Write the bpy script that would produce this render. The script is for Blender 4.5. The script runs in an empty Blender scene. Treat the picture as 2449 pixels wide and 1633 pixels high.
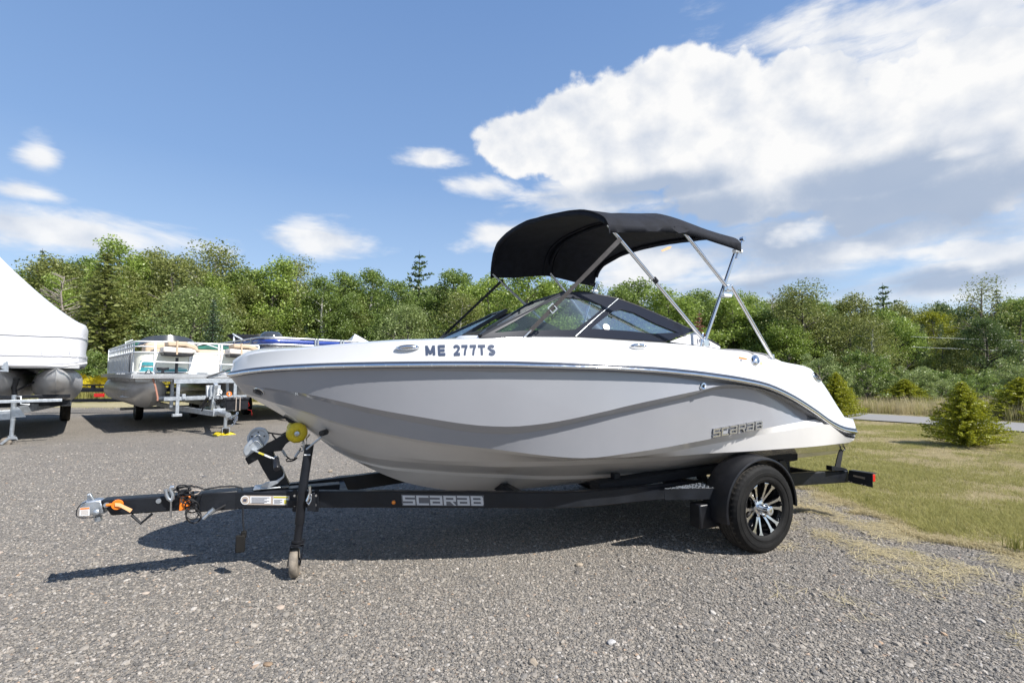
import bpy, math, random
import numpy as np
from mathutils import Vector, Matrix, noise
from mathutils.bvhtree import BVHTree
random.seed(7); rng = np.random.default_rng(7)
SC = bpy.context.scene
C = SC.collection
PI = math.pi

# ---------------------------------------------------------------- camera, sky, sun, exposure
EYE = 1.20                       # metres above the gravel
F = 1157.0                       # 17 mm on a 36 mm frame 2449 wide
PITCH = math.atan(77.5 / F)
cam_d = bpy.data.cameras.new('camera'); cam = bpy.data.objects.new('camera', cam_d); C.objects.link(cam)
cam.location = (0, 0, EYE); cam.rotation_euler = (PI/2 + PITCH, 0, 0)
cam_d.sensor_width = 36; cam_d.lens = 36 * F / 2449; cam_d.clip_end = 3000; cam_d.clip_start = 0.05
SC.camera = cam
def ray(x, y):
    u = (x - 1224.5) / F; v = (816.5 - y) / F
    return Vector((u, math.cos(PITCH) - v * math.sin(PITCH), math.sin(PITCH) + v * math.cos(PITCH)))
def azel(x, y):
    d = ray(x, y).normalized()
    return math.atan2(d.x, d.y), math.asin(d.z)

SUN_EL = math.radians(47); SUN_AZ = math.atan2(.85, -.53)     # from the right, behind the camera
sun_d = bpy.data.lights.new('sun', 'SUN'); sun_o = bpy.data.objects.new('sun', sun_d); C.objects.link(sun_o)
sun_d.energy = 4.5; sun_d.angle = math.radians(.55); sun_d.color = (1.0, .965, .915)
sdir = Vector((math.sin(SUN_AZ)*math.cos(SUN_EL), math.cos(SUN_AZ)*math.cos(SUN_EL), math.sin(SUN_EL)))
sun_o.rotation_euler = (-sdir).to_track_quat('-Z', 'Y').to_euler()
SC.view_settings.view_transform = 'Standard'; SC.view_settings.look = 'None'
SC.view_settings.exposure = 0.8; SC.view_settings.gamma = 1; SC.view_settings.use_curve_mapping = False
SC.cycles.max_bounces = 8; SC.cycles.transparent_max_bounces = 12
SC.cycles.use_denoising = True

class NT:
    """small wrapper to write node trees as expressions"""
    def __init__(s, tree): s.t = tree; s.n = tree.nodes; s.l = tree.links
    def node(s, typ, ins=None, **kw):
        nd = s.n.new(typ)
        for k, v in kw.items(): setattr(nd, k, v)
        if ins:
            for k, v in ins.items(): s.put(nd.inputs[k], v)
        return nd
    def put(s, sock, v):
        if isinstance(v, bpy.types.NodeSocket): s.l.new(v, sock)
        elif isinstance(v, bpy.types.Node): s.l.new(v.outputs[0], sock)
        elif v is not None:
            if hasattr(sock, 'default_value') and hasattr(sock.default_value, '__len__') and len(sock.default_value) == 4 and len(v) == 3: v = (*v, 1)
            sock.default_value = v
    def m(s, op, a, b=None, c=None, clamp=False):
        nd = s.n.new('ShaderNodeMath'); nd.operation = op; nd.use_clamp = clamp
        s.put(nd.inputs[0], a)
        if b is not None: s.put(nd.inputs[1], b)
        if c is not None: s.put(nd.inputs[2], c)
        return nd.outputs[0]
    def step(s, v, a, b, lo=0., hi=1.):
        nd = s.n.new('ShaderNodeMapRange'); nd.interpolation_type = 'SMOOTHSTEP'
        s.put(nd.inputs[0], v)
        for i, q in enumerate((a, b, lo, hi)): s.put(nd.inputs[i+1], q)
        return nd.outputs[0]
    def mix(s, f, a, b, mode='MIX'):
        nd = s.n.new('ShaderNodeMix'); nd.data_type = 'RGBA'; nd.blend_type = mode
        s.put(nd.inputs[0], f); s.put(nd.inputs[6], a); s.put(nd.inputs[7], b)
        return nd.outputs[2]
    def noise(s, vec, scale, detail=3, rough=.5, dist=0., out=0):
        nd = s.node('ShaderNodeTexNoise', {'Scale': scale, 'Detail': detail, 'Roughness': rough, 'Distortion': dist})
        if vec is not None: s.put(nd.inputs['Vector'], vec)
        return nd.outputs[out]
    def vor(s, vec, scale, feature='F1', out=0, rand=1.):
        nd = s.node('ShaderNodeTexVoronoi', None, feature=feature)
        nd.inputs['Scale'].default_value = scale; nd.inputs['Randomness'].default_value = rand
        if vec is not None: s.put(nd.inputs['Vector'], vec)
        return nd.outputs[out]
    def ramp(s, f, stops):
        nd = s.n.new('ShaderNodeValToRGB'); s.put(nd.inputs[0], f); el = nd.color_ramp.elements
        while len(el) < len(stops): el.new(.5)
        for e, (p, c) in zip(el, stops): e.position = p; e.color = (*c, 1) if len(c) == 3 else c
        return nd.outputs[0]

world = bpy.data.worlds.new('World'); SC.world = world; world.use_nodes = True; world.cycles.sampling_method = 'MANUAL'; world.cycles.sample_map_resolution = 512
wt = NT(world.node_tree); wt.n.clear()
skyn = wt.node('ShaderNodeTexSky', None, sky_type='NISHITA', sun_disc=False)
skyn.sun_elevation = SUN_EL; skyn.sun_rotation = SUN_AZ; skyn.air_density = 1.05; skyn.dust_density = .25; skyn.ozone_density = 2.2
tc = wt.node('ShaderNodeTexCoord'); sx = wt.node('ShaderNodeSeparateXYZ', {0: tc.outputs['Generated']})
AZ = wt.m('ARCTAN2', sx.outputs[0], sx.outputs[1]); EL = wt.m('ARCSINE', sx.outputs[2])
PV = wt.node('ShaderNodeCombineXYZ', {0: AZ, 1: wt.m('MULTIPLY', EL, 1.25), 2: 0.37}).outputs[0]
def blob(x, y, rx, ry):
    a, e = azel(x, y); a2, _ = azel(x + rx, y); a1, _ = azel(x - rx, y); _, e2 = azel(x, y - ry); _, e1 = azel(x, y + ry)
    ra = (a2 - a1) / 2; re = (e2 - e1) / 2
    dx = wt.m('DIVIDE', wt.m('SUBTRACT', AZ, a), ra); dy = wt.m('DIVIDE', wt.m('SUBTRACT', EL, e), re)
    r2 = wt.m('ADD', wt.m('MULTIPLY', dx, dx), wt.m('MULTIPLY', dy, dy))
    return wt.m('SUBTRACT', 1.0, wt.m('SQRT', r2))
def union(bs):
    r = blob(*bs[0])
    for b in bs[1:]: r = wt.m('MAXIMUM', r, blob(*b))
    return wt.m('MAXIMUM', r, -1.5)
nA = wt.noise(PV, 5.5, 7, .62); nB = wt.noise(PV, 17, 6, .62)
warp = wt.node('ShaderNodeVectorMath', {0: PV, 1: wt.node('ShaderNodeVectorMath', {0: wt.noise(PV, 9, 3, .5, 0, 1), 1: (.05, .05, 0)}, operation='MULTIPLY').outputs[0]}, operation='ADD').outputs[0]
vA = wt.vor(warp, 11, 'SMOOTH_F1'); vB = wt.vor(warp, 27, 'SMOOTH_F1'); vC = wt.vor(warp, 58, 'SMOOTH_F1')
PS = wt.node('ShaderNodeCombineXYZ', {0: AZ, 1: wt.m('MULTIPLY', EL, 3.2), 2: 1.7}).outputs[0]
nS = wt.noise(PS, 6, 7, .6, .3); nS2 = wt.noise(PS, 2.4, 5, .55)
puff = wt.m('ADD', wt.m('MULTIPLY', wt.m('SUBTRACT', nA, .5), 1.5), wt.m('ADD', wt.m('MULTIPLY', wt.m('SUBTRACT', .33, vA), .55), wt.m('ADD', wt.m('MULTIPLY', wt.m('SUBTRACT', .33, vB), .5),
    wt.m('ADD', wt.m('MULTIPLY', wt.m('SUBTRACT', .33, vC), .3), wt.m('MULTIPLY', wt.m('SUBTRACT', nB, .5), .8)))))
# the tall cumulus head, hard edged at its left and top
hard = union([(1310, 345, 185, 105), (1400, 290, 160, 100), (1490, 310, 220, 160), (1640, 275, 240, 185), (1840, 350, 340, 230), (1500, 400, 260, 75), (2240, 330, 460, 270)])
dh = wt.step(wt.m('ADD', hard, wt.m('MULTIPLY', puff, .40)), .0, .15)
# the veil and the far grey layers, soft edged
soft = union([(2330, 60, 860, 330), (1950, 30, 330, 120), (2150, 330, 620, 330), (2150, 520, 720, 260), (1900, 640, 620, 150), (2330, 640, 520, 120), (1560, 640, 230, 90), (1200, 560, 150, 40), (200, 556, 480, 60), (760, 562, 150, 52),
              (1035, 382, 95, 30), (1160, 445, 120, 46), (60, 458, 120, 30), (1420, 480, 280, 60), (100, 375, 70, 52)])
ds = wt.step(wt.m('ADD', soft, wt.m('ADD', wt.m('MULTIPLY', wt.m('SUBTRACT', nS, .5), 2.6), wt.m('MULTIPLY', wt.m('SUBTRACT', nS2, .5), 1.2))), -.05, .85)
# plain scattered cloud for the rest of the dome (behind the camera)
back = wt.step(wt.m('MULTIPLY', sx.outputs[1], -1.0), .1, .5)
sc_ = wt.m('MULTIPLY', wt.step(wt.noise(tc.outputs['Generated'], 2.6, 8, .6), .5, .66), back)
# grey bodies
grey = union([(1980, 540, 460, 110), (2300, 480, 480, 130), (1640, 530, 300, 80), (2100, 430, 340, 70), (1540, 455, 240, 45), (2300, 660, 360, 40), (1850, 690, 300, 35)])
gv = wt.m('ADD', grey, wt.m('ADD', wt.m('MULTIPLY', wt.m('SUBTRACT', nA, .5), 1.6), wt.m('MULTIPLY', wt.m('SUBTRACT', vA, .33), .5)))
whites = union([(2150, 606, 230, 40), (2320, 596, 240, 52), (1900, 555, 120, 44), (2330, 352, 150, 34), (1500, 645, 160, 40), (1650, 640, 100, 30), (2440, 250, 120, 60)])
wd_ = wt.m('MULTIPLY', wt.step(wt.m('ADD', whites, wt.m('ADD', wt.m('MULTIPLY', puff, .75), wt.m('MULTIPLY', wt.m('SUBTRACT', nS, .5), 1.6))), .0, .75), .9)
gf = wt.m('MULTIPLY', wt.step(gv, -.25, .7), wt.m('SUBTRACT', 1.0, wd_))
cover = wt.m('MAXIMUM', wt.m('MAXIMUM', wt.m('MAXIMUM', dh, wd_), wt.m('MULTIPLY', ds, .92)), wt.m('MULTIPLY', sc_, .9))
cover = wt.m('MULTIPLY', cover, wt.step(EL, -.05, .0))
PV2 = wt.node('ShaderNodeVectorMath', {0: PV, 1: (-.03, -.05, 0)}, operation='ADD').outputs[0]
relief = wt.m('SUBTRACT', wt.noise(PV, 9, 8, .6), wt.noise(PV2, 9, 8, .6))
relief2 = wt.m('SUBTRACT', wt.vor(PV, 14, 'SMOOTH_F1'), wt.vor(PV2, 14, 'SMOOTH_F1'))
lit = wt.m('ADD', .74, wt.m('ADD', wt.m('MULTIPLY', relief, 1.9), wt.m('ADD', wt.m('MULTIPLY', relief2, -.9), wt.m('MULTIPLY', wt.m('SUBTRACT', wt.vor(PV, 34, 'SMOOTH_F1'), wt.vor(PV2, 34, 'SMOOTH_F1')), -.35))), clamp=True)
ccol = wt.mix(lit, (.56, .61, .70), (.85, .85, .85))
ccol = wt.mix(wt.m('MULTIPLY', gf, .92), ccol, (.34, .42, .56))
low = wt.step(EL, .0, .22, 1., 0.)
air = wt.ramp(wt.m('DIVIDE', EL, PI/2, clamp=True), [(0, (3.0, 3.75, 4.7)), (.10, (2.05, 2.9, 4.2)), (.24, (1.22, 2.05, 3.65)), (.5, (.76, 1.45, 3.0)), (1, (.5, 1.15, 2.9))])
bg1 = wt.node('ShaderNodeBackground', {0: wt.mix(.78, skyn.outputs[0], air), 1: .115})
bg2 = wt.node('ShaderNodeBackground', {0: ccol, 1: .66})
mx = wt.node('ShaderNodeMixShader', {0: cover, 1: bg1.outputs[0], 2: bg2.outputs[0]})
wt.l.new(mx.outputs[0], wt.node('ShaderNodeOutputWorld').inputs[0])

# ---------------------------------------------------------------- materials
def mat(name, col=(.5, .5, .5), rough=.5, metal=0., coat=0., var=.0, vscale=8., bump=0., bscale=60., rvar=0., spec=.5, coat_rough=.05):
    m = bpy.data.materials.new(name); m.use_nodes = True; t = NT(m.node_tree)
    b = t.n['Principled BSDF']; b.inputs['Base Color'].default_value = (*col, 1); b.inputs['Roughness'].default_value = rough
    b.inputs['Metallic'].default_value = metal; b.inputs['Coat Weight'].default_value = coat; b.inputs['Coat Roughness'].default_value = coat_rough
    b.inputs['Specular IOR Level'].default_value = spec
    o = t.node('ShaderNodeTexCoord').outputs['Object']
    if var:
        n = t.noise(o, vscale, 6, .6)
        t.put(b.inputs['Base Color'], t.mix(t.step(n, .3, .7), tuple(max(0, c*(1-var)) for c in col), tuple(min(1, c*(1+var)) for c in col)))
    if rvar:
        n2 = t.noise(o, vscale*1.7, 5, .65)
        t.put(b.inputs['Roughness'], t.step(n2, .3, .75, max(.02, rough-rvar), min(1, rough+rvar)))
    if bump:
        bn = t.node('ShaderNodeBump', {'Strength': min(1, bump), 'Distance': .004, 'Height': t.noise(o, bscale, 4, .6)})
        t.put(b.inputs['Normal'], bn.outputs[0])
    return m
M = {}
M['gelcoat'] = mat('white_gelcoat', (.57, .57, .57), .18, coat=.4, var=.015, vscale=3, rvar=.04)
M['hullgrey'] = mat('grey_gelcoat', (.27, .275, .295), .22, coat=.8, var=.03, vscale=2, rvar=.05)
M['cream'] = mat('hull_cream', (.70, .68, .66), .22, coat=.7, var=.03, vscale=3, rvar=.05)
M['chrome'] = mat('chrome', (.78, .79, .80), .12, 1., rvar=.06, vscale=12)
M['steel'] = mat('stainless_tube', (.74, .75, .77), .17, 1., rvar=.05, vscale=20)
M['black'] = mat('black_trim', (.012, .013, .017), .35, var=.2, vscale=10)
M['pinstripe'] = mat('dark_stripe', (.05, .06, .085), .25, coat=.5)
M['canvas'] = mat('black_canvas', (.010, .0115, .017), .82, var=.25, vscale=14, bump=.5, bscale=260, spec=.25)
M['strap'] = mat('grey_strap', (.06, .055, .055), .75, var=.2, vscale=30, bump=.5, bscale=300)
M['strapd'] = mat('dark_strap', (.012, .012, .014), .7, bump=.5, bscale=300)
M['frame'] = mat('black_powder_coat', (.009, .0105, .014), .42, spec=.35, var=.3, vscale=5, rvar=.12, bump=.25, bscale=90)
M['plastic'] = mat('black_plastic', (.009, .0095, .012), .42, spec=.35, var=.25, vscale=9, rvar=.12)
M['rubber'] = mat('tyre_rubber', (.0085, .008, .0075), .7, spec=.25, var=.35, vscale=14, bump=.4, bscale=90)
M['tread'] = mat('dusty_tread', (.026, .022, .018), .85, var=.4, vscale=22, bump=.5, bscale=120)
M['greywheel'] = mat('worn_grey_rubber', (.20, .17, .135), .8, var=.35, vscale=18, bump=.5, bscale=60)
M['rimblack'] = mat('gloss_black_alloy', (.01, .01, .011), .22, coat=.8)
M['machined'] = mat('machined_alloy', (.72, .72, .72), .22, 1., rvar=.07, vscale=30)
M['zinc'] = mat('zinc_plate', (.50, .53, .56), .38, .85, var=.12, vscale=20, rvar=.1, bump=.2, bscale=70)
M['galv'] = mat('galvanised_steel', (.46, .49, .52), .45, .65, var=.16, vscale=14, rvar=.12, bump=.2, bscale=60)
M['alu'] = mat('aluminium_sheet', (.62, .62, .62), .42, .6, var=.08, vscale=3, rvar=.06, bump=.04, bscale=12)
M['yellow'] = mat('yellow_poly', (.62, .47, .012), .4, var=.12, vscale=20)
M['orange'] = mat('orange_plastic', (.82, .20, .015), .4)
M['peach'] = mat('peach_label', (.78, .42, .2), .6)
M['amber'] = mat('amber_lens', (.85, .24, .01), .15, coat=.6)
M['red'] = mat('red_lens', (.55, .012, .01), .2, coat=.8)
M['sticker'] = mat('white_sticker', (.72, .72, .72), .5)
M['tan'] = mat('tan_sticker', (.42, .35, .29), .5)
M['ylabel'] = mat('yellow_label', (.55, .48, .06), .5)
M['ink'] = mat('dark_ink', (.06, .065, .1), .5)
M['letter'] = mat('blue_grey_vinyl', (.045, .06, .10), .4)
M['silverletter'] = mat('silver_vinyl', (.55, .56, .58), .35, .3)
M['letterback'] = mat('grey_outline_vinyl', (.12, .12, .13), .4)
M['vinylgrey'] = mat('grey_upholstery', (.42, .41, .40), .55, var=.06, bump=.2, bscale=200)
M['vinyltan'] = mat('tan_upholstery', (.52, .40, .28), .55, var=.08, bump=.2, bscale=150)
M['vinylpale'] = mat('pale_upholstery', (.60, .55, .50), .5, var=.08, bump=.2, bscale=150)
M['white'] = mat('white_paint', (.74, .76, .77), .35, var=.04)
M['creampanel'] = mat('cream_fence_panel', (.78, .77, .66), .35, var=.05, vscale=3)
M['teal'] = mat('teal_graphic', (.05, .27, .30), .35, var=.1)
M['green'] = mat('green_canvas', (.01, .10, .07), .75, var=.3, bump=.5, bscale=120)
M['blue'] = mat('blue_stripe', (.015, .045, .26), .25, coat=.6)
M['silverpanel'] = mat('brushed_silver_panel', (.26, .26, .27), .3, .8, var=.12, vscale=3, rvar=.1)
M['wrap'] = mat('white_shrink_wrap', (.62, .62, .645), .42, coat=.2, var=.02, vscale=3, bump=1., bscale=4)
M['darkmetal'] = mat('dark_machinery', (.02, .02, .022), .5, .3, var=.4)
M['wood'] = mat('grey_bunk_carpet', (.012, .012, .014), .9, bump=.5, bscale=200)
M['smoke'] = mat('smoked_acrylic', (.04, .045, .05), .12, coat=.8)
def glass_mat(name, tint, op, refl=.42):
    m = bpy.data.materials.new(name); m.use_nodes = True; t = NT(m.node_tree); t.n.clear()
    tr = t.node('ShaderNodeBsdfTransparent', {0: tint}); gl = t.node('ShaderNodeBsdfGlossy', {0: (1, 1, 1), 'Roughness': .02}); di = t.node('ShaderNodeBsdfDiffuse', {0: (.2, .25, .26)})
    a = t.node('ShaderNodeMixShader', {0: op, 1: tr.outputs[0], 2: di.outputs[0]})
    fr = t.node('ShaderNodeFresnel', {'IOR': 1.5}); b = t.node('ShaderNodeMixShader', {0: t.m('MULTIPLY', fr.outputs[0], refl), 1: a.outputs[0], 2: gl.outputs[0]})
    t.l.new(b.outputs[0], t.node('ShaderNodeOutputMaterial').inputs[0]); return m
M['glass'] = glass_mat('clear_tinted_glass', (.72, .82, .80), .06)
M['frit'] = glass_mat('dark_tinted_glass_border', (.02, .022, .03), .02, 1.)
M['frit'] = mat('dark_glass_border', (.016, .018, .026), .12, spec=.3)

# ---------------------------------------------------------------- mesh helpers
class MB:
    def __init__(s): s.v = []; s.f = []
    def add(s, vs, fs):
        o = len(s.v); s.v += [tuple(p) for p in vs]; s.f += [tuple(i + o for i in f) for f in fs]; return s
    def box(s, c, size, ax=None):
        c = Vector(c); hx, hy, hz = [q / 2 for q in size]
        X, Y, Z = ax if ax else (Vector((1, 0, 0)), Vector((0, 1, 0)), Vector((0, 0, 1)))
        vs = [c + X*(hx*i) + Y*(hy*j) + Z*(hz*k) for i in (-1, 1) for j in (-1, 1) for k in (-1, 1)]
        return s.add(vs, [(0, 1, 3, 2), (4, 6, 7, 5), (0, 4, 5, 1), (2, 3, 7, 6), (0, 2, 6, 4), (1, 5, 7, 3)])
    def bar(s, a, b, w, h, up=(0, 0, 1)):
        a = Vector(a); b = Vector(b); d = (b - a); L = d.length; d.normalize(); up = Vector(up)
        y = up.cross(d); y = y.normalized() if y.length > 1e-5 else Vector((0, 1, 0)); z = d.cross(y)
        return s.box((a + b) / 2, (L, w, h), (d, y, z))
    def tube(s, pts, r, n=8, cap=True, closed=False):
        pts = [Vector(p) for p in pts]; N = len(pts); rings = []; prev = None
        rr = r if isinstance(r, (list, tuple)) else [r] * N
        for i, p in enumerate(pts):
            if closed: t = pts[(i+1) % N] - pts[i-1]
            else: t = pts[min(i+1, N-1)] - pts[max(i-1, 0)]
            t.normalize()
            if prev is None:
                ref = Vector((0, 0, 1)) if abs(t.z) < .9 else Vector((1, 0, 0)); u = t.cross(ref).normalized()
            else:
                u = prev - t * prev.dot(t); u.normalize()
            prev = u; w = t.cross(u)
            rings.append([p + (u*math.cos(2*PI*k/n) + w*math.sin(2*PI*k/n)) * rr[i] for k in range(n)])
        vs = [q for R in rings for q in R]; fs = []
        for i in range(N if closed else N-1):
            a = i*n; b = ((i+1) % N)*n
            fs += [(a+k, a+(k+1) % n, b+(k+1) % n, b+k) for k in range(n)]
        if cap and not closed: fs += [tuple(range(n))[::-1], tuple(range((N-1)*n, N*n))]
        return s.add(vs, fs)
    def prism(s, poly, off):
        poly = [Vector(p) for p in poly]; off = Vector(off); n = len(poly)
        vs = poly + [p + off for p in poly]
        return s.add(vs, [tuple(range(n)), tuple(range(n, 2*n))[::-1]] + [(i, i+n, (i+1) % n + n, (i+1) % n) for i in range(n)])
    def grid(s, rows, closed=False):
        n = len(rows[0]); vs = [p for r in rows for p in r]; fs = []
        for i in range(len(rows)-1):
            for j in range(n if closed else n-1):
                fs.append((i*n+j, i*n+(j+1) % n, (i+1)*n+(j+1) % n, (i+1)*n+j))
        return s.add(vs, fs)
    def lathe(s, c, axis, prof, n=32, u0=None, mod=None):
        c = Vector(c); ax = Vector(axis).normalized(); ref = Vector((0, 0, 1)) if abs(ax.z) < .9 else Vector((1, 0, 0))
        u = (u0 or ax.cross(ref)).normalized(); w = ax.cross(u); rows = []
        for (r, h) in prof:
            rows.append([c + ax*h + (u*math.cos(2*PI*k/n) + w*math.sin(2*PI*k/n)) * (r * (mod(k, r, h) if mod else 1)) for k in range(n)])
        return s.grid(rows, True)
    def disc(s, c, axis, r, h, n=20):
        return s.lathe(c, axis, [(1e-4, 0), (r*.93, 0), (r, -h*.12), (r, -h), (1e-4, -h)], n)
    def mesh(s, name):
        me = bpy.data.meshes.new(name); me.from_pydata(s.v, [], s.f); me.update(); return me
    def build(s, name, m, parent=None, smooth=None, bevel=0., **props):
        me = s.mesh(name); me.materials.append(M[m] if isinstance(m, str) else m)
        o = bpy.data.objects.new(name, me); C.objects.link(o)
        if parent is not None: o.parent = parent
        if smooth is not None:
            for p in me.polygons: p.use_smooth = True
            me.set_sharp_from_angle(angle=math.radians(smooth))
        if bevel:
            b = o.modifiers.new('bevel', 'BEVEL'); b.width = bevel; b.segments = 2; b.limit_method = 'ANGLE'; b.angle_limit = math.radians(40)
            if smooth is None:
                for p in me.polygons: p.use_smooth = True
                me.set_sharp_from_angle(angle=math.radians(30))
        for k, v in props.items(): o[k] = v
        return o
def thing(name, label, cat, loc=(0, 0, 0), rz=0, group=None):
    o = bpy.data.objects.new(name, None); C.objects.link(o); o.empty_display_size = .2
    o.location = loc; o.rotation_euler = (0, 0, rz); o['label'] = label; o['category'] = cat
    if group: o['group'] = group
    return o
def tag(o, label, cat, group=None):
    o['label'] = label; o['category'] = cat
    if group: o['group'] = group
    return o
def interp(xs, ys, q):
    """monotone cubic interpolation"""
    xs = np.array(xs, float); ys = np.array(ys, float); q = np.atleast_1d(np.array(q, float))
    h = np.diff(xs); d = np.diff(ys) / h; m = np.zeros_like(xs)
    m[1:-1] = np.where(d[:-1]*d[1:] > 0, 2*d[:-1]*d[1:]/(d[:-1]+d[1:]+1e-12), 0); m[0] = d[0]; m[-1] = d[-1]
    i = np.clip(np.searchsorted(xs, q) - 1, 0, len(h)-1); t = (q - xs[i]) / h[i]; t = np.clip(t, 0, 1)
    return (2*t**3-3*t**2+1)*ys[i] + (t**3-2*t**2+t)*h[i]*m[i] + (-2*t**3+3*t**2)*ys[i+1] + (t**3-t**2)*h[i]*m[i+1]
def sstep(a, b, x): 
    t = min(1, max(0, (x-a)/(b-a))); return t*t*(3-2*t)

# ---------------------------------------------------------------- the lie of the land
def hgt(x, y):
    right = sstep(-3, 4, x)
    zr = -.028 * max(0, y - 8.5) if y < 40 else -.028 * 31.5 + .03 * (y - 40)
    zl = .03 * max(0, y - 20) if y < 60 else 1.2
    return right * max(zr, -1.5) + (1 - right) * zl
def gp(x, y, z=0.):
    """ground point seen at picture position x, y"""
    d = ray(x, y); k = .5
    for _ in range(60):
        p = d * k; h = hgt(p.x, p.y) + z
        kn = (h - EYE) / d.z; k = .5*k + .5*min(kn, 400) if kn > 0 else k*1.2
    return Vector((d.x*k, d.y*k, h))

# ================================================================ the main boat (local frame: x to the stern, -y to the camera side)
TH = math.radians(24); OB = Vector((1.234, 4.31, 0))
BA = Vector((math.cos(TH), math.sin(TH), 0)); BN = Vector((math.sin(TH), -math.cos(TH), 0))
BM = Matrix.Translation(OB) @ Matrix.Rotation(TH, 4, 'Z'); BMI = BM.inverted()
EYEV = Vector((0, 0, EYE))
def bp(x, y, t):
    """point of the plane t metres to the camera side of the boat's centreline, boat coordinates"""
    d = ray(x, y); k = (t + OB.dot(BN)) / d.dot(BN); return BMI @ (EYEV + d * k)
def bq(x, y, n, d0):
    """point on the boat-frame plane n.p = d0"""
    o = BMI @ EYEV; d = BMI.to_3x3() @ ray(x, y); n = Vector(n); return o + d * ((d0 - n.dot(o)) / n.dot(d))
def gshape(x, xm, p):
    x = max(0., min(1., x / xm)); return (1 - (1 - x) ** 2) ** p
class Line:
    """a fore and aft line of the hull: picture points, half breadth law -> s, t, z"""
    def __init__(s, px, B, xm=.62, p=.72, tail=1., s0=None, Lg=4.5, end=None):
        s.B, s.xm, s.p, s.tail, s.Lg, s.end = B, xm, p, tail, Lg, end
        first = bp(px[0][0], px[0][1], 0); s.s0 = first.x if s0 is None else s0
        S, Z = [], []
        for x, y in px:
            t = s.B * .5
            for _ in range(40):
                q = bp(x, y, t); t = .5*t + .5*s.T(q.x)
            if not S or q.x > S[-1] + .004: S.append(q.x); Z.append(q.z)
        s.S, s.Z = S, Z
    def T(s, x):
        v = s.B * gshape((x - s.s0) / s.Lg, s.xm, s.p)
        v *= 1 - (1 - s.tail) * sstep(.0, 1.2, x)
        return v
    def pt(s, u, side=1):
        a = s.S[0]; b = s.S[-1] if s.end is None else s.end
        x = a + (b - a) * u; z = float(interp(s.S, s.Z, [min(x, s.S[-1])])[0])
        t = s.T(x)
        if u == 0: t = 0.0 if s.s0 >= a - .02 else t
        return Vector((x, -t * side, z))
class LineV(Line):
    def T(s, x):
        return Line.T(s, x) * (1 + .075*sstep(-1.3, .7, x))
RT = [(549,892),(562,890),(590,885),(634,880),(700,875),(798,871),(947,868),(1100,867),(1200,867),(1288,869),(1420,873),(1560,880),(1650,888),(1730,898),(1768,904),(1828,917),(1887,942),(1947,979),(1991,1010),(2021,1023),(2046,1027)]
def shift(pl, a, b=None, c=None):
    n = len(pl) - 1; b = a if b is None else b; c = b if c is None else c
    return [(x, y + (a + (b - a) * min(1, i/(n/2)) if i < n/2 else b + (c - b) * (i - n/2)/(n/2))) for i, (x, y) in enumerate(pl)]
L_rt = Line(RT, 1.10, tail=.93)
L_rb = Line(shift(RT, 8, 10, 9), 1.10, tail=.93)
Fpx = [(551,902),(565,900),(592,896),(634,892),(700,888),(798,887),(947,886),(1100,888),(1200,890),(1288,889),(1420,889),(1560,895),(1650,904),(1730,914),(1768,919),(1828,929),(1887,953),(1947,990),(1983,1013),(2021,1034),(2045,1040)]
L_f = Line(Fpx, 1.065, tail=.93)
L_a = Line([(562,915),(600,922),(649,929),(732,942),(798,956),(887,976),(1036,1002),(1100,1012),(1156,1018),(1220,1020),(1291,1014),(1458,981),(1500,970.6),(1589,951),(1679,932),(1745,919),(1790,924),(1828,932),(1887,956),(1947,993),(1983,1016),(2021,1037),(2045,1043)], 1.085, tail=.93, p=.76)
L_a2 = Line([(563,917),(600,925),(649,934),(732,950),(798,966),(887,989),(1036,1019),(1100,1030),(1156,1036),(1220,1038),(1302,1028),(1422,1001),(1500,984),(1649,949),(1730,929),(1798,929),(1857,944),(1917,976),(1955,1000),(1990,1022),(2021,1040),(2045,1046)], 1.035, tail=.93, p=.78)
L_p = LineV([(583,940),(620,951),(649,961),(723,982),(813,1012),(917,1036),(1036,1057),(1200,1076),(1302,1089),(1380,1095),(1409,1095),(1500,1084),(1583,1071),(1700,1049),(1813,1027),(1900,1011),(1962,1001),(1990,1024),(2021,1043),(2043,1049)], .985, tail=.94, p=.86, xm=.57)
class LineQ(Line):
    def T(s, x): return Line.T(s, x) * (1 + .17*sstep(-.6, .8, x))
L_q = LineQ([(584,941),(620,952.5),(649,963),(723,985),(813,1016),(917,1041),(1036,1063),(1200,1083),(1302,1094),(1409,1097),(1500,1093),(1583,1083),(1700,1062),(1828,1038),(1935,1020),(1977,1013),(2010,1036),(2021,1046),(2041,1053)], .945, tail=.94, p=.88, xm=.58)
L_c = LineQ([(740,1030),(768,1047),(800,1065),(869,1082),(977,1095),(1036,1101),(1200,1104),(1353,1102),(1430,1099),(1506,1096),(1608,1091),(1710,1083),(1768,1080),(1887,1072),(1988,1063),(2032,1058)], .92, tail=.95, p=.92, xm=.60)
L_c2 = Line([(748,1036),(775,1053),(820,1076),(900,1096),(1000,1106),(1100,1112),(1200,1116),(1353,1113),(1500,1106),(1608,1100),(1710,1092),(1768,1088),(1887,1080),(1988,1070),(2026,1066)], .84, tail=.95, p=.95, xm=.62)
L_s1 = Line([(798,1074),(850,1098),(930,1116),(1018,1124),(1100,1130),(1200,1134),(1327,1138),(1430,1135),(1557,1127.5),(1730,1108),(1830,1096),(1950,1083),(2010,1077)], .56, tail=.96, p=1., xm=.7)
L_s2 = Line([(800,1076),(852,1102),(930,1122),(1018,1131),(1100,1137),(1200,1142),(1327,1146),(1430,1143),(1557,1135),(1730,1116),(1830,1103),(1950,1090),(2008,1083)], .50, tail=.96, p=1., xm=.7)
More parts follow.
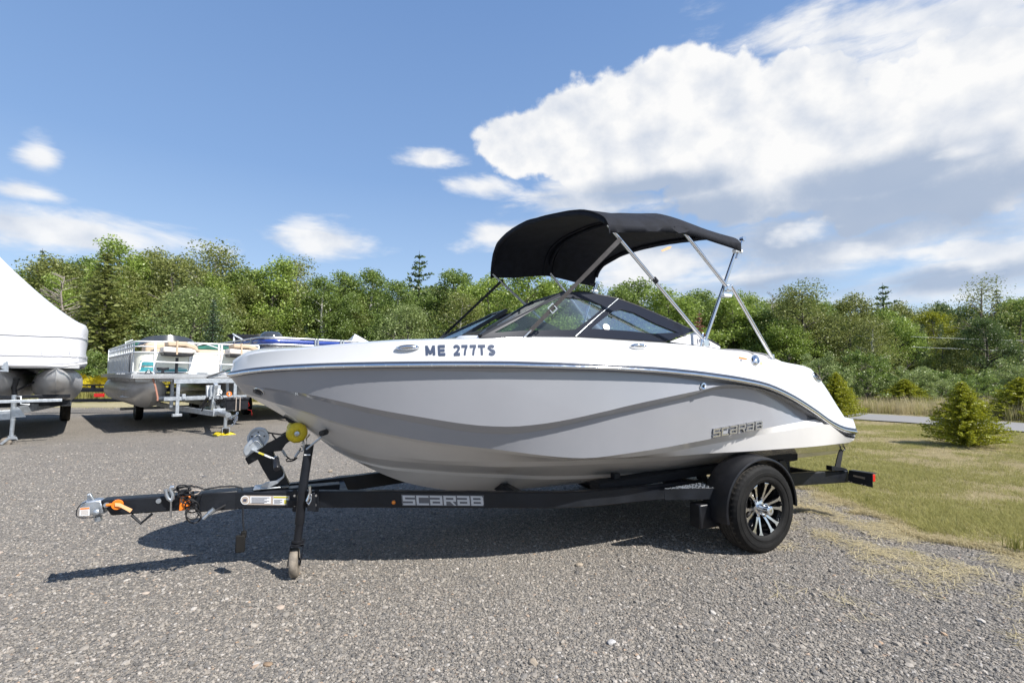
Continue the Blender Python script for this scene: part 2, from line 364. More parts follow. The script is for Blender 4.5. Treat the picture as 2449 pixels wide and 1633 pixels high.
class Keel:
    px = [(551,900),(560,915),(568.5,928),(588,940),(607,951),(649,980),(676,999),(707,1013),(738,1028),(768,1051),(798,1073),(857,1105),(917,1134),(977,1155),(1036,1167),(1096,1174),(1150,1175),(1200,1173),(1251,1169),(1327,1162),(1389,1155)]
    P = [bp(x, y, 0) for x, y in px]
    P = P + [Vector((.3, 0, P[-1].z + .005)), Vector((1.12, 0, P[-1].z + .02))]
KP = Keel.P
class Under:
    """line b kept at least d below line a"""
    def __init__(s, b, a, d): s.b, s.a, s.d = b, a, d
    def pt(s, u, side=1):
        p = s.b.pt(u, side)
        if p.x >= s.a.S[0]: p.z = min(p.z, float(interp(s.a.S, s.a.Z, [min(p.x, s.a.S[-1])])[0]) - s.d)
        return p
L_a2 = Under(L_a2, L_a, .006)
def keel_at(x):
    return float(interp([p.x for p in KP], [p.z for p in KP], [x])[0])
hull_root = thing('bowrider_boat', 'white and grey bowrider boat with black folding canopy, on the black trailer', 'boat', OB, TH)
NC = 64; US = [(i / (NC-1)) ** 1.5 for i in range(NC)]
def row(L, side, us=US): return [L.pt(u, side) for u in us]
def keel_row(s_from, s_to): return [Vector((s_from + (s_to-s_from)*u, 0, keel_at(s_from + (s_to-s_from)*u))) for u in US]
def loft(lines, side, extra=None):
    rows = [row(l, side) for l in lines]
    if extra: rows.append(extra)
    return rows if side > 0 else rows
mb_side, mb_bot = MB(), MB()
keel_lo = keel_row(-3.22, 1.12)
for side in (1, -1):
    r = loft([L_rb, L_f, L_a, L_a2, L_p], side); r = r if side < 0 else r[::-1]; mb_side.grid(r)
    r = loft([L_p, L_q, L_c, L_c2, L_s1, L_s2], side, keel_row(bp(800,1076,0).x, 1.12)); r = r if side < 0 else r[::-1]; mb_bot.grid(r)
# stem piece below the side panels: closes the bow between the paint line and the keel
for side in (1, -1):
    up = [L_p.pt(u * .16, side) for u in [i/20 for i in range(21)]]
hull = mb_side.build('hull_side', 'hullgrey', hull_root, smooth=24)
bottom = mb_bot.build('hull_bottom', 'cream', hull_root, smooth=22)
tr = MB()
for side in (1, -1):
    pts = [l.pt(1, side) for l in (L_rb, L_f, L_a, L_a2, L_p, L_q, L_c, L_c2, L_s1, L_s2)]
    x0 = min(p.x for p in pts); row1 = pts; row2 = [Vector((x0 - .02, 0, p.z)) for p in pts]
    tr.grid([row1, row2] if side < 0 else [row2, row1])
tr.build('transom', 'gelcoat', hull_root)

# deck moulding above the rub rail
Mpx = [(553,884),(575,878),(600,871),(634,866),(679,862),(800,857),(947,854),(1100,852),(1200,852),(1296,853),(1420,856),(1560,861),(1649,868),(1730,876),(1798,888),(1850,900),(1900,925),(1950,962),(1992,1000),(2021,1013),(2046,1020)]
Dpx = [(556,876),(566,866),(589,851),(612,845),(661,839),(708,836),(848,823),(947,816),(1066,812),(1149,810),(1254,808),(1373,807.5),(1492,815),(1594,821),(1679,828),(1720,835),(1800,849),(1850,860),(1890,869),(1923,875),(1940,882),(1962,908),(1988,947),(2004,975),(2012,995),(2030,999),(2040,1001)]
L_m = Line(Mpx, 1.075, tail=.93)
L_d = Line(Dpx, .98, tail=.90, p=.68, xm=.60)
class Inner:
    def __init__(s, f, dz): s.f, s.dz = f, dz
    def pt(s, u, side=1):
        p = L_d.pt(u, side); return Vector((p.x, p.y * s.f, p.z + s.dz))
dk = MB()
def cock(x): return sstep(-2.72, -2.62, x) * (1 - sstep(.20, .30, x))
def centre(u):
    p = L_d.pt(u, 1); c = cock(p.x); return c
rowsU = US
for side in (1, -1):
    rws = [row(L_rt, side), row(L_m, side), row(L_d, side)]
    r1 = [Vector((p.x, p.y*.90, p.z + .012)) for p in rws[2]]
    r2 = [Vector((p.x, p.y*.84, p.z + .012)) for p in rws[2]]
    r3 = []; r4 = []; r5 = []
    for p in rws[2]:
        c = cock(p.x); r3.append(Vector((p.x, p.y*(.84 - .03*c - .3*(1-c)), p.z + .02 - .12*c)))
        zf = .72 + .25*(1 - sstep(-2.6, -1.9, p.x))
        r4.append(Vector((p.x, p.y*(.70*c + .3*(1-c)), (p.z + .03)*(1-c) + zf*c)))
        r5.append(Vector((p.x, 0, (p.z + .035)*(1-c) + zf*c)))
    rws += [r1, r2, r3, r4, r5]
    dk.grid(rws if side < 0 else rws[::-1])
# stern closure of the deck
for side in (1, -1):
    a = [L_rt.pt(1, side), L_m.pt(1, side), L_d.pt(1, side)]
    b = [Vector((p.x, 0, p.z)) for p in a]
    dk.grid([a, b] if side < 0 else [b, a])
deck = dk.build('deck', 'gelcoat', hull_root, smooth=26)
def bvh(*obs):
    V, P = [], []
    for o in obs:
        k = len(V); V += [v.co.copy() for v in o.data.vertices]; P += [[i + k for i in p.vertices] for p in o.data.polygons]
    return BVHTree.FromPolygons(V, P)
def crisp(o, n, skip=()):
    at = o.data.attributes.get('sharp_edge') or o.data.attributes.new('sharp_edge', 'BOOLEAN', 'EDGE')
    for e in o.data.edges:
        a_, b_ = e.vertices
        if a_ // n == b_ // n and (a_ // n) not in skip: at.data[e.index].value = True
for o_ in (hull, bottom, deck):
    me_ = o_.data; sgn_ = sum(p.normal.y * (1 if p.center.y > 0 else -1) * p.area for p in me_.polygons)
    if sgn_ < 0: me_.flip_normals()
crisp(hull, NC); crisp(bottom, NC)
B_all = bvh(hull, bottom, deck)
def hit(x, y, tree=None, off=.002):
    o = BMI @ EYEV; d = (BMI.to_3x3() @ ray(x, y)).normalized()
    loc, nrm, i, dist = (tree or B_all).ray_cast(o, d)
    if loc is None: return bp(x, y, .93), Vector((0, -1, 0))
    if nrm.dot(d) > 0: nrm = -nrm
    return loc + nrm * off, nrm

# rub rail: chrome half round with a dark stripe above and screws
def rail_pts(f, dt=0.0, n=90, side=1):
    out = []
    for i in range(n):
        u = (i/(n-1)) ** 1.5; a, b = L_rt.pt(u, side), L_rb.pt(u, side); p = a.lerp(b, f)
        nx = L_rt.pt(min(1, u+.01), side) - L_rt.pt(max(0, u-.01), side); nn = Vector((nx.y, -nx.x, 0)); nn = nn.normalized() if nn.length > 1e-6 else Vector((-1, 0, 0))
        if nn.y * side > 0: nn = -nn
        out.append(p + nn * dt)
    return out
rr = MB(); st = MB()
for side in (1, -1):
    a = rail_pts(.62, .004, side=side); rr.tube(a, .0125, 8)
    st.tube(rail_pts(-.02, .002, side=side), .009, 6); st.tube(rail_pts(1.02, -.002, side=side), .008, 6)
rail = rr.build('rub_rail', 'chrome', hull_root, smooth=60)
st.build('rail_gasket', 'pinstripe', hull_root, smooth=60)
pts = rail_pts(.62, .015, 240)
for i in range(16, 236, 7):
    s_ = MB(); s_.disc(pts[i], (0, -1, 0), .006, .006, 8); s_.build('screw', 'steel', rail, smooth=40)

# ---- decals and fittings on the hull
def on_quad(q, u, v):
    (x0, y0), (x1, y1), (x2, y2), (x3, y3) = q     # lower left, lower right, upper right, upper left
    return ((1-u)*(1-v)*x0 + u*(1-v)*x1 + u*v*x2 + (1-u)*v*x3, (1-u)*(1-v)*y0 + u*(1-v)*y1 + u*v*y2 + (1-u)*v*y3)
def text_mesh(txt, offset=.012, extr=0):
    cu = bpy.data.curves.new('t', 'FONT'); cu.body = txt; cu.offset = offset; cu.extrude = extr; cu.resolution_u = 4
    o = bpy.data.objects.new('t', cu); C.objects.link(o); dg = bpy.context.evaluated_depsgraph_get()
    me = bpy.data.meshes.new_from_object(o.evaluated_get(dg)); bpy.data.objects.remove(o); bpy.data.curves.remove(cu)
    return me
def put_text(txt, quad, name, m, parent, tree=None, off=.003, offset=.012, planar=None):
    me = text_mesh(txt, offset); xs = [v.co.x for v in me.vertices]; ys = [v.co.y for v in me.vertices]
    x0, x1, y0, y1 = min(xs), max(xs), min(ys), max(ys)
    for v in me.vertices:
        px = on_quad(quad, (v.co.x-x0)/(x1-x0), (v.co.y-y0)/(y1-y0))
        if planar: v.co = planar(*px)
        else:
            p, n = hit(px[0], px[1], tree, off); v.co = p
    me.materials.append(M[m]); o = bpy.data.objects.new(name, me); C.objects.link(o); o.parent = parent; return o
# registration: one mesh per character group keeps the spacing of the photograph
regq = lambda xa, xb: ((xa+1.6, 850.2 - (xa-1016)*.004), (xb, 849.8 - (xb-1016)*.004), (xb-1.5, 826.6 - (xb-1016)*.004), (xa, 827 - (xa-1016)*.004))
def ribbon(pts, w):
    """flat stroke with mitred joints in the letter's own plane"""
    L, Rr = [], []
    for i, (x, y) in enumerate(pts):
        d = []
        if i: d.append(Vector((x-pts[i-1][0], y-pts[i-1][1])).normalized())
        if i < len(pts)-1: d.append(Vector((pts[i+1][0]-x, pts[i+1][1]-y)).normalized())
        t = sum(d, Vector((0, 0))).normalized(); n = Vector((-t.y, t.x)); k = w/2 / max(.35, n.dot(Vector((-d[0].y, d[0].x)))); L.append((x + n.x*k, y + n.y*k)); Rr.append((x - n.x*k, y - n.y*k))
    return L, Rr
arc_ = lambda cx, cy, rx, ry, a0, a1, n=9: [(cx + rx*math.cos(math.radians(a0 + (a1-a0)*i/n)), cy + ry*math.sin(math.radians(a0 + (a1-a0)*i/n))) for i in range(n+1)]
RG = {'M': [[(.12,0),(.12,1)], [(.12,.98),(.5,.12)], [(.88,.98),(.5,.12)], [(.88,0),(.88,1)]], 'E': [[(.13,0),(.13,1)], [(.1,.91),(1,.91)], [(.1,.5),(.93,.5)], [(.1,.09),(1,.09)]],
      '2': [arc_(.5,.72,.37,.21,170,-20) + [(.6,.38),(.22,.12)], [(.05,.09),(.97,.09)]], '7': [[(0,.91),(1,.91)], [(.85,.9),(.58,.5),(.45,0)]], 'T': [[(0,.91),(1,.91)], [(.5,.9),(.5,0)]],
      'S': [arc_(.5,.72,.36,.19,20,180) + arc_(.5,.27,.37,.19,90,-160)]}
for ch, xa, xb in (('M', 1017, 1041.5), ('E', 1047, 1065.5), ('2', 1083.5, 1101), ('7', 1103.5, 1119.5), ('7', 1123.5, 1140), ('T', 1143, 1161.5), ('S', 1166, 1185)):
    b = MB(); q = regq(xa, xb)
    for k, st_ in enumerate(RG[ch]):
        Lf, Rf = ribbon(st_, .30 if ch != 'M' else .25)
        # bars are thinner than stems in height because the cell is taller than wide
        rws = [[hit(*on_quad(q, *p), None, .003 + .0003*k)[0] for p in Lf], [hit(*on_quad(q, *p), None, .003 + .0003*k)[0] for p in Rf]]
        b.grid(rws)
    b.build('registration_letter', 'letter', hull_root)
# brand emblem letters, angular: each letter as strokes in a unit cell
GL = {'S': [[(1,1),(0,1),(0,.5),(1,.5),(1,0),(0,0)]], 'C': [[(1,1),(0,1),(0,0),(1,0)]],
      'a': [[(0,1),(1,1),(1,0),(0,0),(0,.5),(1,.5)]], 'r': [[(0,0),(0,1),(1,1),(1,.5),(.15,.5)], [(.55,.5),(1,0)]], 'B': [[(0,0),(0,1)], [(0,1),(.92,1),(1,.86),(1,.62),(.86,.5),(1,.38),(1,.14),(.92,0),(0,0),(0,.5),(.86,.5)]]}
def glyph_polys(ch, w=.2):
    out = []
    for st_ in GL[ch]:
        for (x0, y0), (x1, y1) in zip(st_, st_[1:]):
            hx = w*.5; hy = w*.5 * 1.0
            if abs(y0-y1) < 1e-6: xa, xb = min(x0, x1)-hx, max(x0, x1)+hx; out.append([(xa, y0-hy), (xb, y0-hy), (xb, y0+hy), (xa, y0+hy)])
            elif abs(x0-x1) < 1e-6: ya, yb = min(y0, y1)-hy, max(y0, y1)+hy; out.append([(x0-hx, ya), (x0+hx, ya), (x0+hx, yb), (x0-hx, yb)])
            else: out.append([(x0-hx, y0), (x0+hx, y0), (x1+hx, y1-hy), (x1-hx, y1-hy)])
    return out
def emblem(quads, mapper, name, m, parent, thick, w=.22):
    """quads: list of (letter, quad of picture points)"""
    for ch, q in quads:
        b = MB(); k = 0
        for poly in glyph_polys(ch, w):
            ps = [mapper(*on_quad(q, (.11 + .78*u), (.11 + .78*v))) for u, v in poly]
            nrm = ps[0][1]; off = nrm * (thick + .0004 * k); k += 1
            base = [p for p, n in ps]; b.prism([p + off for p in base], -off)
        b.build(name, m, parent)
def row_of(txt, xa, ya, xb, yb, h, gap=.1, lean=0.):
    n = len(txt); out = []
    for i, ch in enumerate(txt):
        u0 = (i + gap/2) / n; u1 = (i + 1 - gap/2) / n
        f = lambda u: (xa + (xb-xa)*u, ya + (yb-ya)*u)
        a, b = f(u0), f(u1); out.append((ch, (a, b, (b[0]+lean, b[1]-h*.98), (a[0]+lean, a[1]-h))))
    return out
emblem(row_of('SCarab'.replace('b', 'B'), 1701, 1046, 1821, 1025, 21, .1, 1.5), lambda x, y: hit(x, y, off=.0), 'emblem_letter', 'machined', hull_root, .012, .2)
emblem(row_of('SCarab'.replace('b', 'B'), 1701, 1046, 1821, 1025, 21, .1, 1.5), lambda x, y: hit(x, y, off=.0), 'emblem_backing', 'letterback', hull_root, .004, .26)
def oval(x, y, rx, ry, tilt=0., n=24, off=.0):
    out = []
    for k in range(n):
        a = 2*PI*k/n; u, v = rx*math.cos(a), ry*math.sin(a); c, s_ = math.cos(tilt), math.sin(tilt)
        p, nn = hit(x + u*c - v*s_, y + u*s_ + v*c, off=off); out.append(p)
    _, nn = hit(x, y); return out, nn
def fitting(x, y, rx, ry, tilt, name, m1, m2, h=.012, inner=.72, parent=None):
    o1, nn = oval(x, y, rx, ry, tilt); c = sum(o1, Vector()) / len(o1)
    b = MB(); rows = [o1, [p + nn*h*.6 for p in o1], [c + (p-c)*.9 + nn*h for p in o1], [c + (p-c)*inner + nn*h*.9 for p in o1]]
    b.grid(rows, True); a = b.build(name, m1, hull_root, smooth=50)
    b = MB(); rows = [[c + (p-c)*inner + nn*h*.75 for p in o1], [c + (p-c)*inner*.6 + nn*h*1.25 for p in o1], [c + nn*h*1.4 + (p-c)*.01 for p in o1]]
    b.grid(rows, True); b.build(name + '_cap', m2, a, smooth=50); return a, c, nn, o1
fitting(975, 833, 29, 6.2, -.06, 'cleat', 'chrome', 'steel', .02)
fitting(1525, 830.5, 20, 5, .03, 'cleat', 'chrome', 'steel', .02)
fitting(1803.5, 863, 8, 12.5, -.5, 'fuel_cap', 'chrome', 'steel', .02)
fitting(1952, 902, 6, 13.5, -.62, 'grab_light', 'chrome', 'smoke', .01)
fitting(1679.5, 924, 6.5, 8.5, .2, 'drain_outlet', 'chrome', 'black', .014, .5)
a, c, nn, o1 = fitting(619, 935.5, 14, 7.2, .42, 'bow_vent', 'chrome', 'black', .006, .9)
for k in range(8):
    x = 609 + k*2.9; b = MB(); y = 931.5 + k*1.15
    p0, _ = hit(x, y - 3.4, off=.012); p1, _ = hit(x + .3, y + 5.2, off=.012); b.tube([p0, p1], .0022, 5); b.build('vent_slat', 'chrome', a)
def patch(quad, name, m, parent=None, off=.003, tree=None, nu=4):
    b = MB(); rows = [[hit(*on_quad(quad, i/nu, j/2), tree, off)[0] for i in range(nu+1)] for j in range(3)]
    b.grid(rows); return b.build(name, m, parent or hull_root)
patch(((1766.5,857),(1785.5,860.5),(1786,857.5),(1767,853.5)), 'warning_label', 'orange')
patch(((1770,862.5),(1774,863.4),(1774,860.8),(1770,860)), 'small_label', 'ink')
patch(((1817,871.5),(1822,873),(1823,866),(1818,865)), 'small_label', 'peach')

# ---- windscreen
LW, UP = .80, .72
def wp(x, y):       # side glass plane leaning inwards (t = .77 at the coaming, .65 at its top)
    return bq(x, y, (0, -1, .36), .77 + .36*1.40)
WN = Vector((0, -1, .36)).normalized()
ws = thing('windscreen_part', '', '')
bpy.data.objects.remove(ws)
def slab(pts, name, m, parent, th=.008, n=None, bevel=0):
    n = n or WN; b = MB(); b.prism([p + n*th/2 for p in pts], -n*th); return b.build(name, m, parent, bevel=bevel)
A_ = (1151,806); topc = [(1349,701),(1360,700),(1390,700.5),(1425,706),(1475,716),(1530,735),(1594,762),(1659,790)]
outer = [A_, (1250,752), (1349,701)] 
# outline of the dark bordered side screen, front pane and rear pane, each with a clear opening
def ring(outer_px, inner_px, name, m, parent, pl, th=.012, n=None):
    """flat frame between two outlines of equal point count"""
    n = n or WN; o = [pl(*p) for p in outer_px]; i_ = [pl(*p) for p in inner_px]; b = MB(); N = len(o)
    f = [o, [p + n*th for p in o], [p + n*th for p in i_], i_, o]
    b.grid([list(r) for r in f], True); return b.build(name, m, parent, smooth=30)
fo = [(1148,808),(1215,770),(1290,727),(1345,702),(1400,701),(1474,716),(1448,740),(1415,768),(1374,806.5),(1300,807),(1225,808)]
fi = [(1180,797.5),(1230,770),(1288,735),(1340,712),(1395,717),(1437,731),(1440,738),(1410,763),(1372,790.5),(1300,791.5),(1250,792.5)]
wf = ring(fo, fi, 'side_screen_border', 'frit', hull_root, wp)
wpane = slab([wp(*p) for p in fi], 'side_screen_glass', 'glass', wf, .005)
ro = [(1376,806.5),(1417,768),(1450,740),(1477,717.5),(1530,736),(1594,764),(1657,793),(1620,806),(1590,818),(1500,813.5)]
ri = [(1411,787.5),(1440,764),(1466,745),(1484,741.5),(1515,750),(1565,775),(1622,798),(1606,797),(1561,799.5),(1500,793)]
wr = ring(ro, ri, 'rear_screen_border', 'frit', hull_root, wp)
slab([wp(*p) for p in ri], 'rear_screen_glass', 'glass', wr, .005)
b = MB(); b.tube([wp(1374.5,806) + WN*.014, wp(1416,768)+WN*.014, wp(1449,739.5)+WN*.014, wp(1476,716)+WN*.014], .0028, 6); b.build('screen_divider', 'galv', hull_root, smooth=60)
b = MB(); b.tube([wp(x, y) + WN*.006 for x, y in ((1345,701),(1400,700),(1474,715),(1530,735),(1594,763),(1657,792),(1720,827))], .007, 6); b.build('top_trim', 'black', hull_root, smooth=60)
b = MB(); b.tube([wp(x, y) + WN*.006 for x, y in ((1150,808.5),(1254,808.5),(1373,808.5),(1492,815.5),(1594,821.5),(1679,829),(1722,837))], .006, 6); b.build('base_trim', 'black', hull_root, smooth=60)
wing = slab([wp(*p) for p in ((1600,818),(1658,795),(1721,829.5),(1721,838),(1679,829))], 'side_wing', 'gelcoat', hull_root, .012)
slab([wp(*p) + WN*.008 for p in ((1601,770),(1606,768),(1640,803),(1634,805))], 'wing_rib', 'black', hull_root, .006)
put_text('195 G', ((1667,824),(1697,828),(1694,814),(1665,811)), 'model_lettering', 'ink', wing, planar=lambda x, y: wp(x, y) + WN*.009, offset=.02)
# mirror the side screen on the far side
def mirror_copy(o, parent):
    me = o.data.copy()
    for v in me.vertices: v.co.y = -v.co.y
    me.flip_normals(); c = o.copy(); c.data = me; c.parent = parent; C.objects.link(c); return c
for o in list(hull_root.children):
    if o.name.split('.')[0] in ('side_screen_border', 'rear_screen_border', 'screen_divider', 'top_trim', 'base_trim', 'side_wing'):
        c = mirror_copy(o, hull_root)
        for ch in o.children:
            if ch.name.startswith(('side_screen_glass', 'rear_screen_glass')): mirror_copy(ch, c)
# front panes: near one and far one, the walk-through between them standing open
def quad_frame(A, B, Cc, D, name):
    A, B, Cc, D = map(Vector, (A, B, Cc, D)); n = (B-A).cross(D-A).normalized(); b = MB(); r = .016
    for p, q in ((A, B), (B, Cc), (Cc, D), (D, A)): b.bar(p, q, .028, .02, n)
    fr = b.build(name, 'black', hull_root, bevel=.004)
    ins = [p.lerp((A+B+Cc+D)/4, .02) for p in (A, B, Cc, D)]
    g = MB(); g.prism([p + n*.002 for p in ins], -n*.004); g.build(name.replace('frame', 'glass'), 'glass', fr)
    return fr
nA_, nB_ = wp(1149, 803), wp(1349, 700)
nC, nD = bp(1275, 723, .25), bp(1162, 791, .25)
quad_frame(nA_, nB_, nC, nD, 'front_screen_frame')
mir = lambda v: Vector((v.x, -v.y, v.z))
fD, fC_ = mir(nD), mir(nC)
quad_frame(mir(nA_), mir(nB_), fC_, fD, 'front_screen_frame')
b = MB(); b.bar(nC, nD, .03, .03); b.bar(fC_, fD, .03, .03); b.bar(nD + Vector((.02, 0, 0)), fD + Vector((.02, 0, 0)), .04, .03); b.build('screen_post', 'black', hull_root, bevel=.004)
# consoles and dash below the glass, seats in the cockpit
con = MB()
for side in (1, -1):
    con = MB(); con.prism([(-1.72, -.30*side, .95), (-1.25, -.30*side, .95), (-1.25, -.30*side, 1.28), (-1.45, -.30*side, 1.36), (-1.66, -.30*side, 1.35)], (0, -.32*side, 0)); con.build('console', 'gelcoat', hull_root, bevel=.02)
b = MB(); b.prism([(-1.44, -.3, 1.37), (-1.24, -.3, 1.31), (-1.24, -.3, 1.24), (-1.44, -.3, 1.28)], (0, -.33, 0)); b.build('dashboard', 'black', hull_root, bevel=.01)
b = MB(); w_ = [Vector((-1.17, -.5 + .16*math.cos(a), 1.28 + .15*math.sin(a))) + Vector((.05*math.sin(a), 0, 0)) for a in [2*PI*k/20 for k in range(20)]]; b.tube(w_, .013, 6, closed=True)
for k in (0, 7, 13): b.tube([w_[k], Vector((-1.19, -.5, 1.28))], .009, 5)
b.build('steering_wheel', 'black', hull_root, smooth=50)
def cushion(name, c, size, m='vinylgrey', r=.05, ax=None):
    b = MB(); b.box(c, size, ax); return b.build(name, m, hull_root, bevel=r)
for yy in (-.5, .5):
    cushion('helm_seat', (-.62, yy, 1.03), (.46, .46, .14)); cushion('seat_back', (-.40, yy, 1.22), (.12, .46, .38), r=.045)
    cushion('seat_base', (-.62, yy, .84), (.36, .36, .24), 'gelcoat', .02)
cushion('rear_bench', (.02, 0, 1.0), (.42, 1.30, .14))
cushion('bow_cushion', (-2.30, .30, 1.08), (.6, .26, .1)); cushion('bow_cushion', (-2.30, -.30, 1.08), (.6, .26, .1))
# stern sunpad: rolled bolster over the engine hatch
b = MB(); sa = bp(1762, 843, .70); sb = bp(1872, 858, .70)
prof = []
rowsb = []
for i in range(15):
    u = i/14; x = .22 + .56*u; zc = float(interp(L_d.S, L_d.Z, [x])[0]) + .02; r_ = .10*(math.sin(PI*min(1, max(0, .06 + u*.94)))**.35)
    rowsb.append([Vector((x, .72*math.cos(a), zc + r_*max(0, math.sin(a))**.45)) for a in [PI*k/18 for k in range(19)]])
b.grid(rowsb); b.build('sun_pad', 'vinylgrey', hull_root, smooth=50)
for x in (.42, .60):
    zc = float(interp(L_d.S, L_d.Z, [x])[0]) + .02; b = MB()
    b.tube([Vector((x, .73*math.cos(a), zc + .103*max(0, math.sin(a))**.45)) for a in [PI*k/18 for k in range(19)]], .005, 5); b.build('pad_seam', 'vinylgrey', hull_root, smooth=50)
# gelcoat nub by the screen corner
b = MB(); c = bp(1128, 808, .55); b.lathe(c - Vector((0, 0, .04)), (0, 0, 1), [(.12, 0), (.115, .03), (.08, .05), (.001, .056)], 24); b.build('deck_hatch', 'gelcoat', hull_root, smooth=40)

# ---- canopy on its folding frame
TB = .95
sf, sm_, sr = -1.11, -.52, .05
def can_z(s, t):
    """canopy height over the boat: s along, t across"""
    ed = float(interp([sf, sm_, sr], [2.14, 2.204, 2.145], [s])[0])
    pr = float(interp([-.95, -.93, -.88, -.73, -.45, -.175, .1, .357, .6, .725, .857, .92, .95], [.03, .13, .22, .300, .330, .322, .29, .246, .195, .159, .096, .05, 0], [t])[0])
    sag = .018*math.sin(PI*((s-sf)/(sm_-sf) if s < sm_ else (s-sm_)/(sr-sm_)))
    return ed + pr*float(interp([sf, sm_, sr], [1, .97, .80], [s])[0]) - sag
def can_s(s, t):
    a = min(1, abs(t)/TB); return s + (-.07*(1-a**2) - .05*(t < 0)*a) * (1 - sstep(sf, sf+.3, s))
cv = MB(); rows = []
ts = [TB * math.sin(PI*(k/40 - .5)) for k in range(41)]
skirt = []
for i in range(25):
    s = sf + (sr - sf)*i/24; f = i/24
    r_ = [Vector((can_s(s, t) , -t, can_z(s, t))) for t in ts]
    dr = .055 + .03*math.sin(PI*min(1, abs(s-sm_)/.55))
    if s > sm_: dr = .055 - .02*math.sin(PI*(s-sm_)/(sr-sm_))
    else: dr = .055 - .02*math.sin(PI*(s-sf)/(sm_-sf))
    r_ = [r_[0] + Vector((0, .0, -dr*.45))] + r_ + [r_[-1] + Vector((0, 0, -dr))]
    rows.append(r_)
# hems front and rear
h0 = [p + Vector((.014, 0, -.032)) for p in rows[0]]; h1 = [p + Vector((.0, 0, -.045)) for p in rows[-1]]
cv.grid([h0] + rows + [h1])
can = cv.build('canopy', 'canvas', hull_root, smooth=35)
sd = can.modifiers.new('thickness', 'SOLIDIFY'); sd.thickness = .004
tx = bpy.data.textures.new('wrinkle', 'CLOUDS'); tx.noise_scale = .35
dm = can.modifiers.new('wrinkle', 'DISPLACE'); dm.texture = tx; dm.strength = .022; dm.texture_coords = 'LOCAL'; dm.mid_level = .5
for s in (sm_ - .05, sm_ + .05):
    b = MB(); b.tube([Vector((can_s(s, t) + (.035 if s < -1 else 0)*(0), -t*.995, can_z(s, t) - .012)) for t in ts], .008, 5); b.build('canopy_seam', 'canvas', can, smooth=60)
mount = {1: bp(1686, 817, .87)}; mount[-1] = mir(mount[1])
joint = {1: bp(1741, 689, .94)}; joint[-1] = mir(joint[1])
bfoot = {1: bp(1848, 857, .84)}; bfoot[-1] = mir(bfoot[1])
def bow(s, leg_foot, name, dz=-.022):
    arc = [Vector((can_s(s, t) + .014, -t*.985, can_z(s, t) + dz)) for t in ts[::-1]]      # sewn into a sleeve of the canvas
    b = MB(); b.tube(arc[3:-3], .0165, 8); b.build('pole_sleeve', 'canvas', can, smooth=60)
    for side in (1, -1):
        e = min((arc[0], arc[-1]), key=lambda p: abs(p.y + TB*side)); b = MB(); b.tube([leg_foot[side], e + Vector((0, .012*side, .03))], .0125, 8); b.build(name, 'steel', hull_root, smooth=60)
pole1 = bow(sf, mount, 'canopy_pole'); pole3 = bow(sr - .012, mount, 'canopy_pole')
jm = {k: joint[k] for k in joint}; pole2 = bow(sm_, jm, 'canopy_pole')
for side in (1, -1):
    b = MB(); b.tube([joint[side] + Vector((.03, 0, .02)), bfoot[side]], .0125, 8); o = b.build('canopy_brace', 'steel', hull_root, smooth=60)
    b = MB(); b.bar(bfoot[side] + Vector((-.01, 0, .03)), bfoot[side] - Vector((0, 0, .03)), .022, .03); b.build('brace_foot', 'steel', o, bevel=.003)
    # second short pole strapped to the rear bow, with nylon straps
    m_ = mount[side]; top = Vector((sr, -TB*.985*side, can_z(sr, TB*.985))); d_ = (top - m_)
    b = MB(); b.tube([top + Vector((.035, 0, .02)), top - d_*.18 + Vector((.03, 0, 0))], .010, 7); o = b.build('folded_pole', 'steel', hull_root, smooth=60)
    b = MB(); b.lathe(top + Vector((.035, 0, .02)), (0, 1, 0), [(.001, -.016), (.018, -.016), (.018, .016), (.001, .016)], 10); b.build('pole_hinge', 'steel', o, smooth=40)
    for fr in (.90, .52):
        c = m_ + d_*fr if fr > .6 else m_ + (joint[side]-m_)*.86
        b = MB(); b.box(c + Vector((.015, 0, 0)), (.075, .034, .022)); b.build('pole_strap', 'white', hull_root, bevel=.004)
    b = MB(); b.box(joint[side], (.045, .035, .05)); b.build('pole_joint', 'steel', hull_root, bevel=.008)
    b = MB(); b.box(m_ + Vector((0, 0, -.01)), (.05, .03, .05)); b.box(m_ + Vector((-.03, -.01*side, -.055)), (.09, .03, .02)); b.tube([m_ + Vector((-.02, 0, .06)), m_ + Vector((-.05, -.01*side, -.05))], .009, 6); b.build('pole_mount', 'chrome', hull_root, bevel=.005)
    b = MB(); f1 = Vector((sf, -TB*.985*side, can_z(sf, TB*.985))); q = m_.lerp(f1, .52); b.tube([q, q + (f1-m_).normalized()*.035], .017, 8); b.build('pole_clip', 'black', hull_root, smooth=50)
# webbing straps from the front bow to the deck
def strap(p, q, w, name, m, n=(0, -1, .15), sag=0.):
    p, q = Vector(p), Vector(q); d = (q-p).normalized(); y = Vector(n).normalized(); z = d.cross(y).normalized(); b = MB(); rows = []
    for i in range(9):
        u = i/8; c = p.lerp(q, u) + Vector((0, 0, -sag*math.sin(PI*u))); ww = w if callable(w) is False else w(u)
        tw = .5*math.sin(u*2.2); zz = z*math.cos(tw) + y*math.sin(tw)
        rows.append([c + zz*ww/2 + y*.001, c - zz*ww/2 + y*.001, c - zz*ww/2 - y*.001, c + zz*ww/2 - y*.001])
    b.grid(rows, True); return b.build(name, m, hull_root)
f1 = bp(1485, 571, .94); e1 = bp(1258, 802, .84)
s1 = strap(f1, e1 + (f1-e1).normalized()*.03, .03, 'canopy_strap', 'strap')
b = MB(); c = f1.lerp(e1, .735); d_ = (e1-f1).normalized(); z_ = d_.cross(Vector((0, -1, 0))).normalized()
for k in (-1, 1): b.bar(c + d_*.02*k - z_*.024, c + d_*.02*k + z_*.024, .006, .006); b.bar(c + z_*.022*k - d_*.022, c + z_*.022*k + d_*.022, .006, .006)
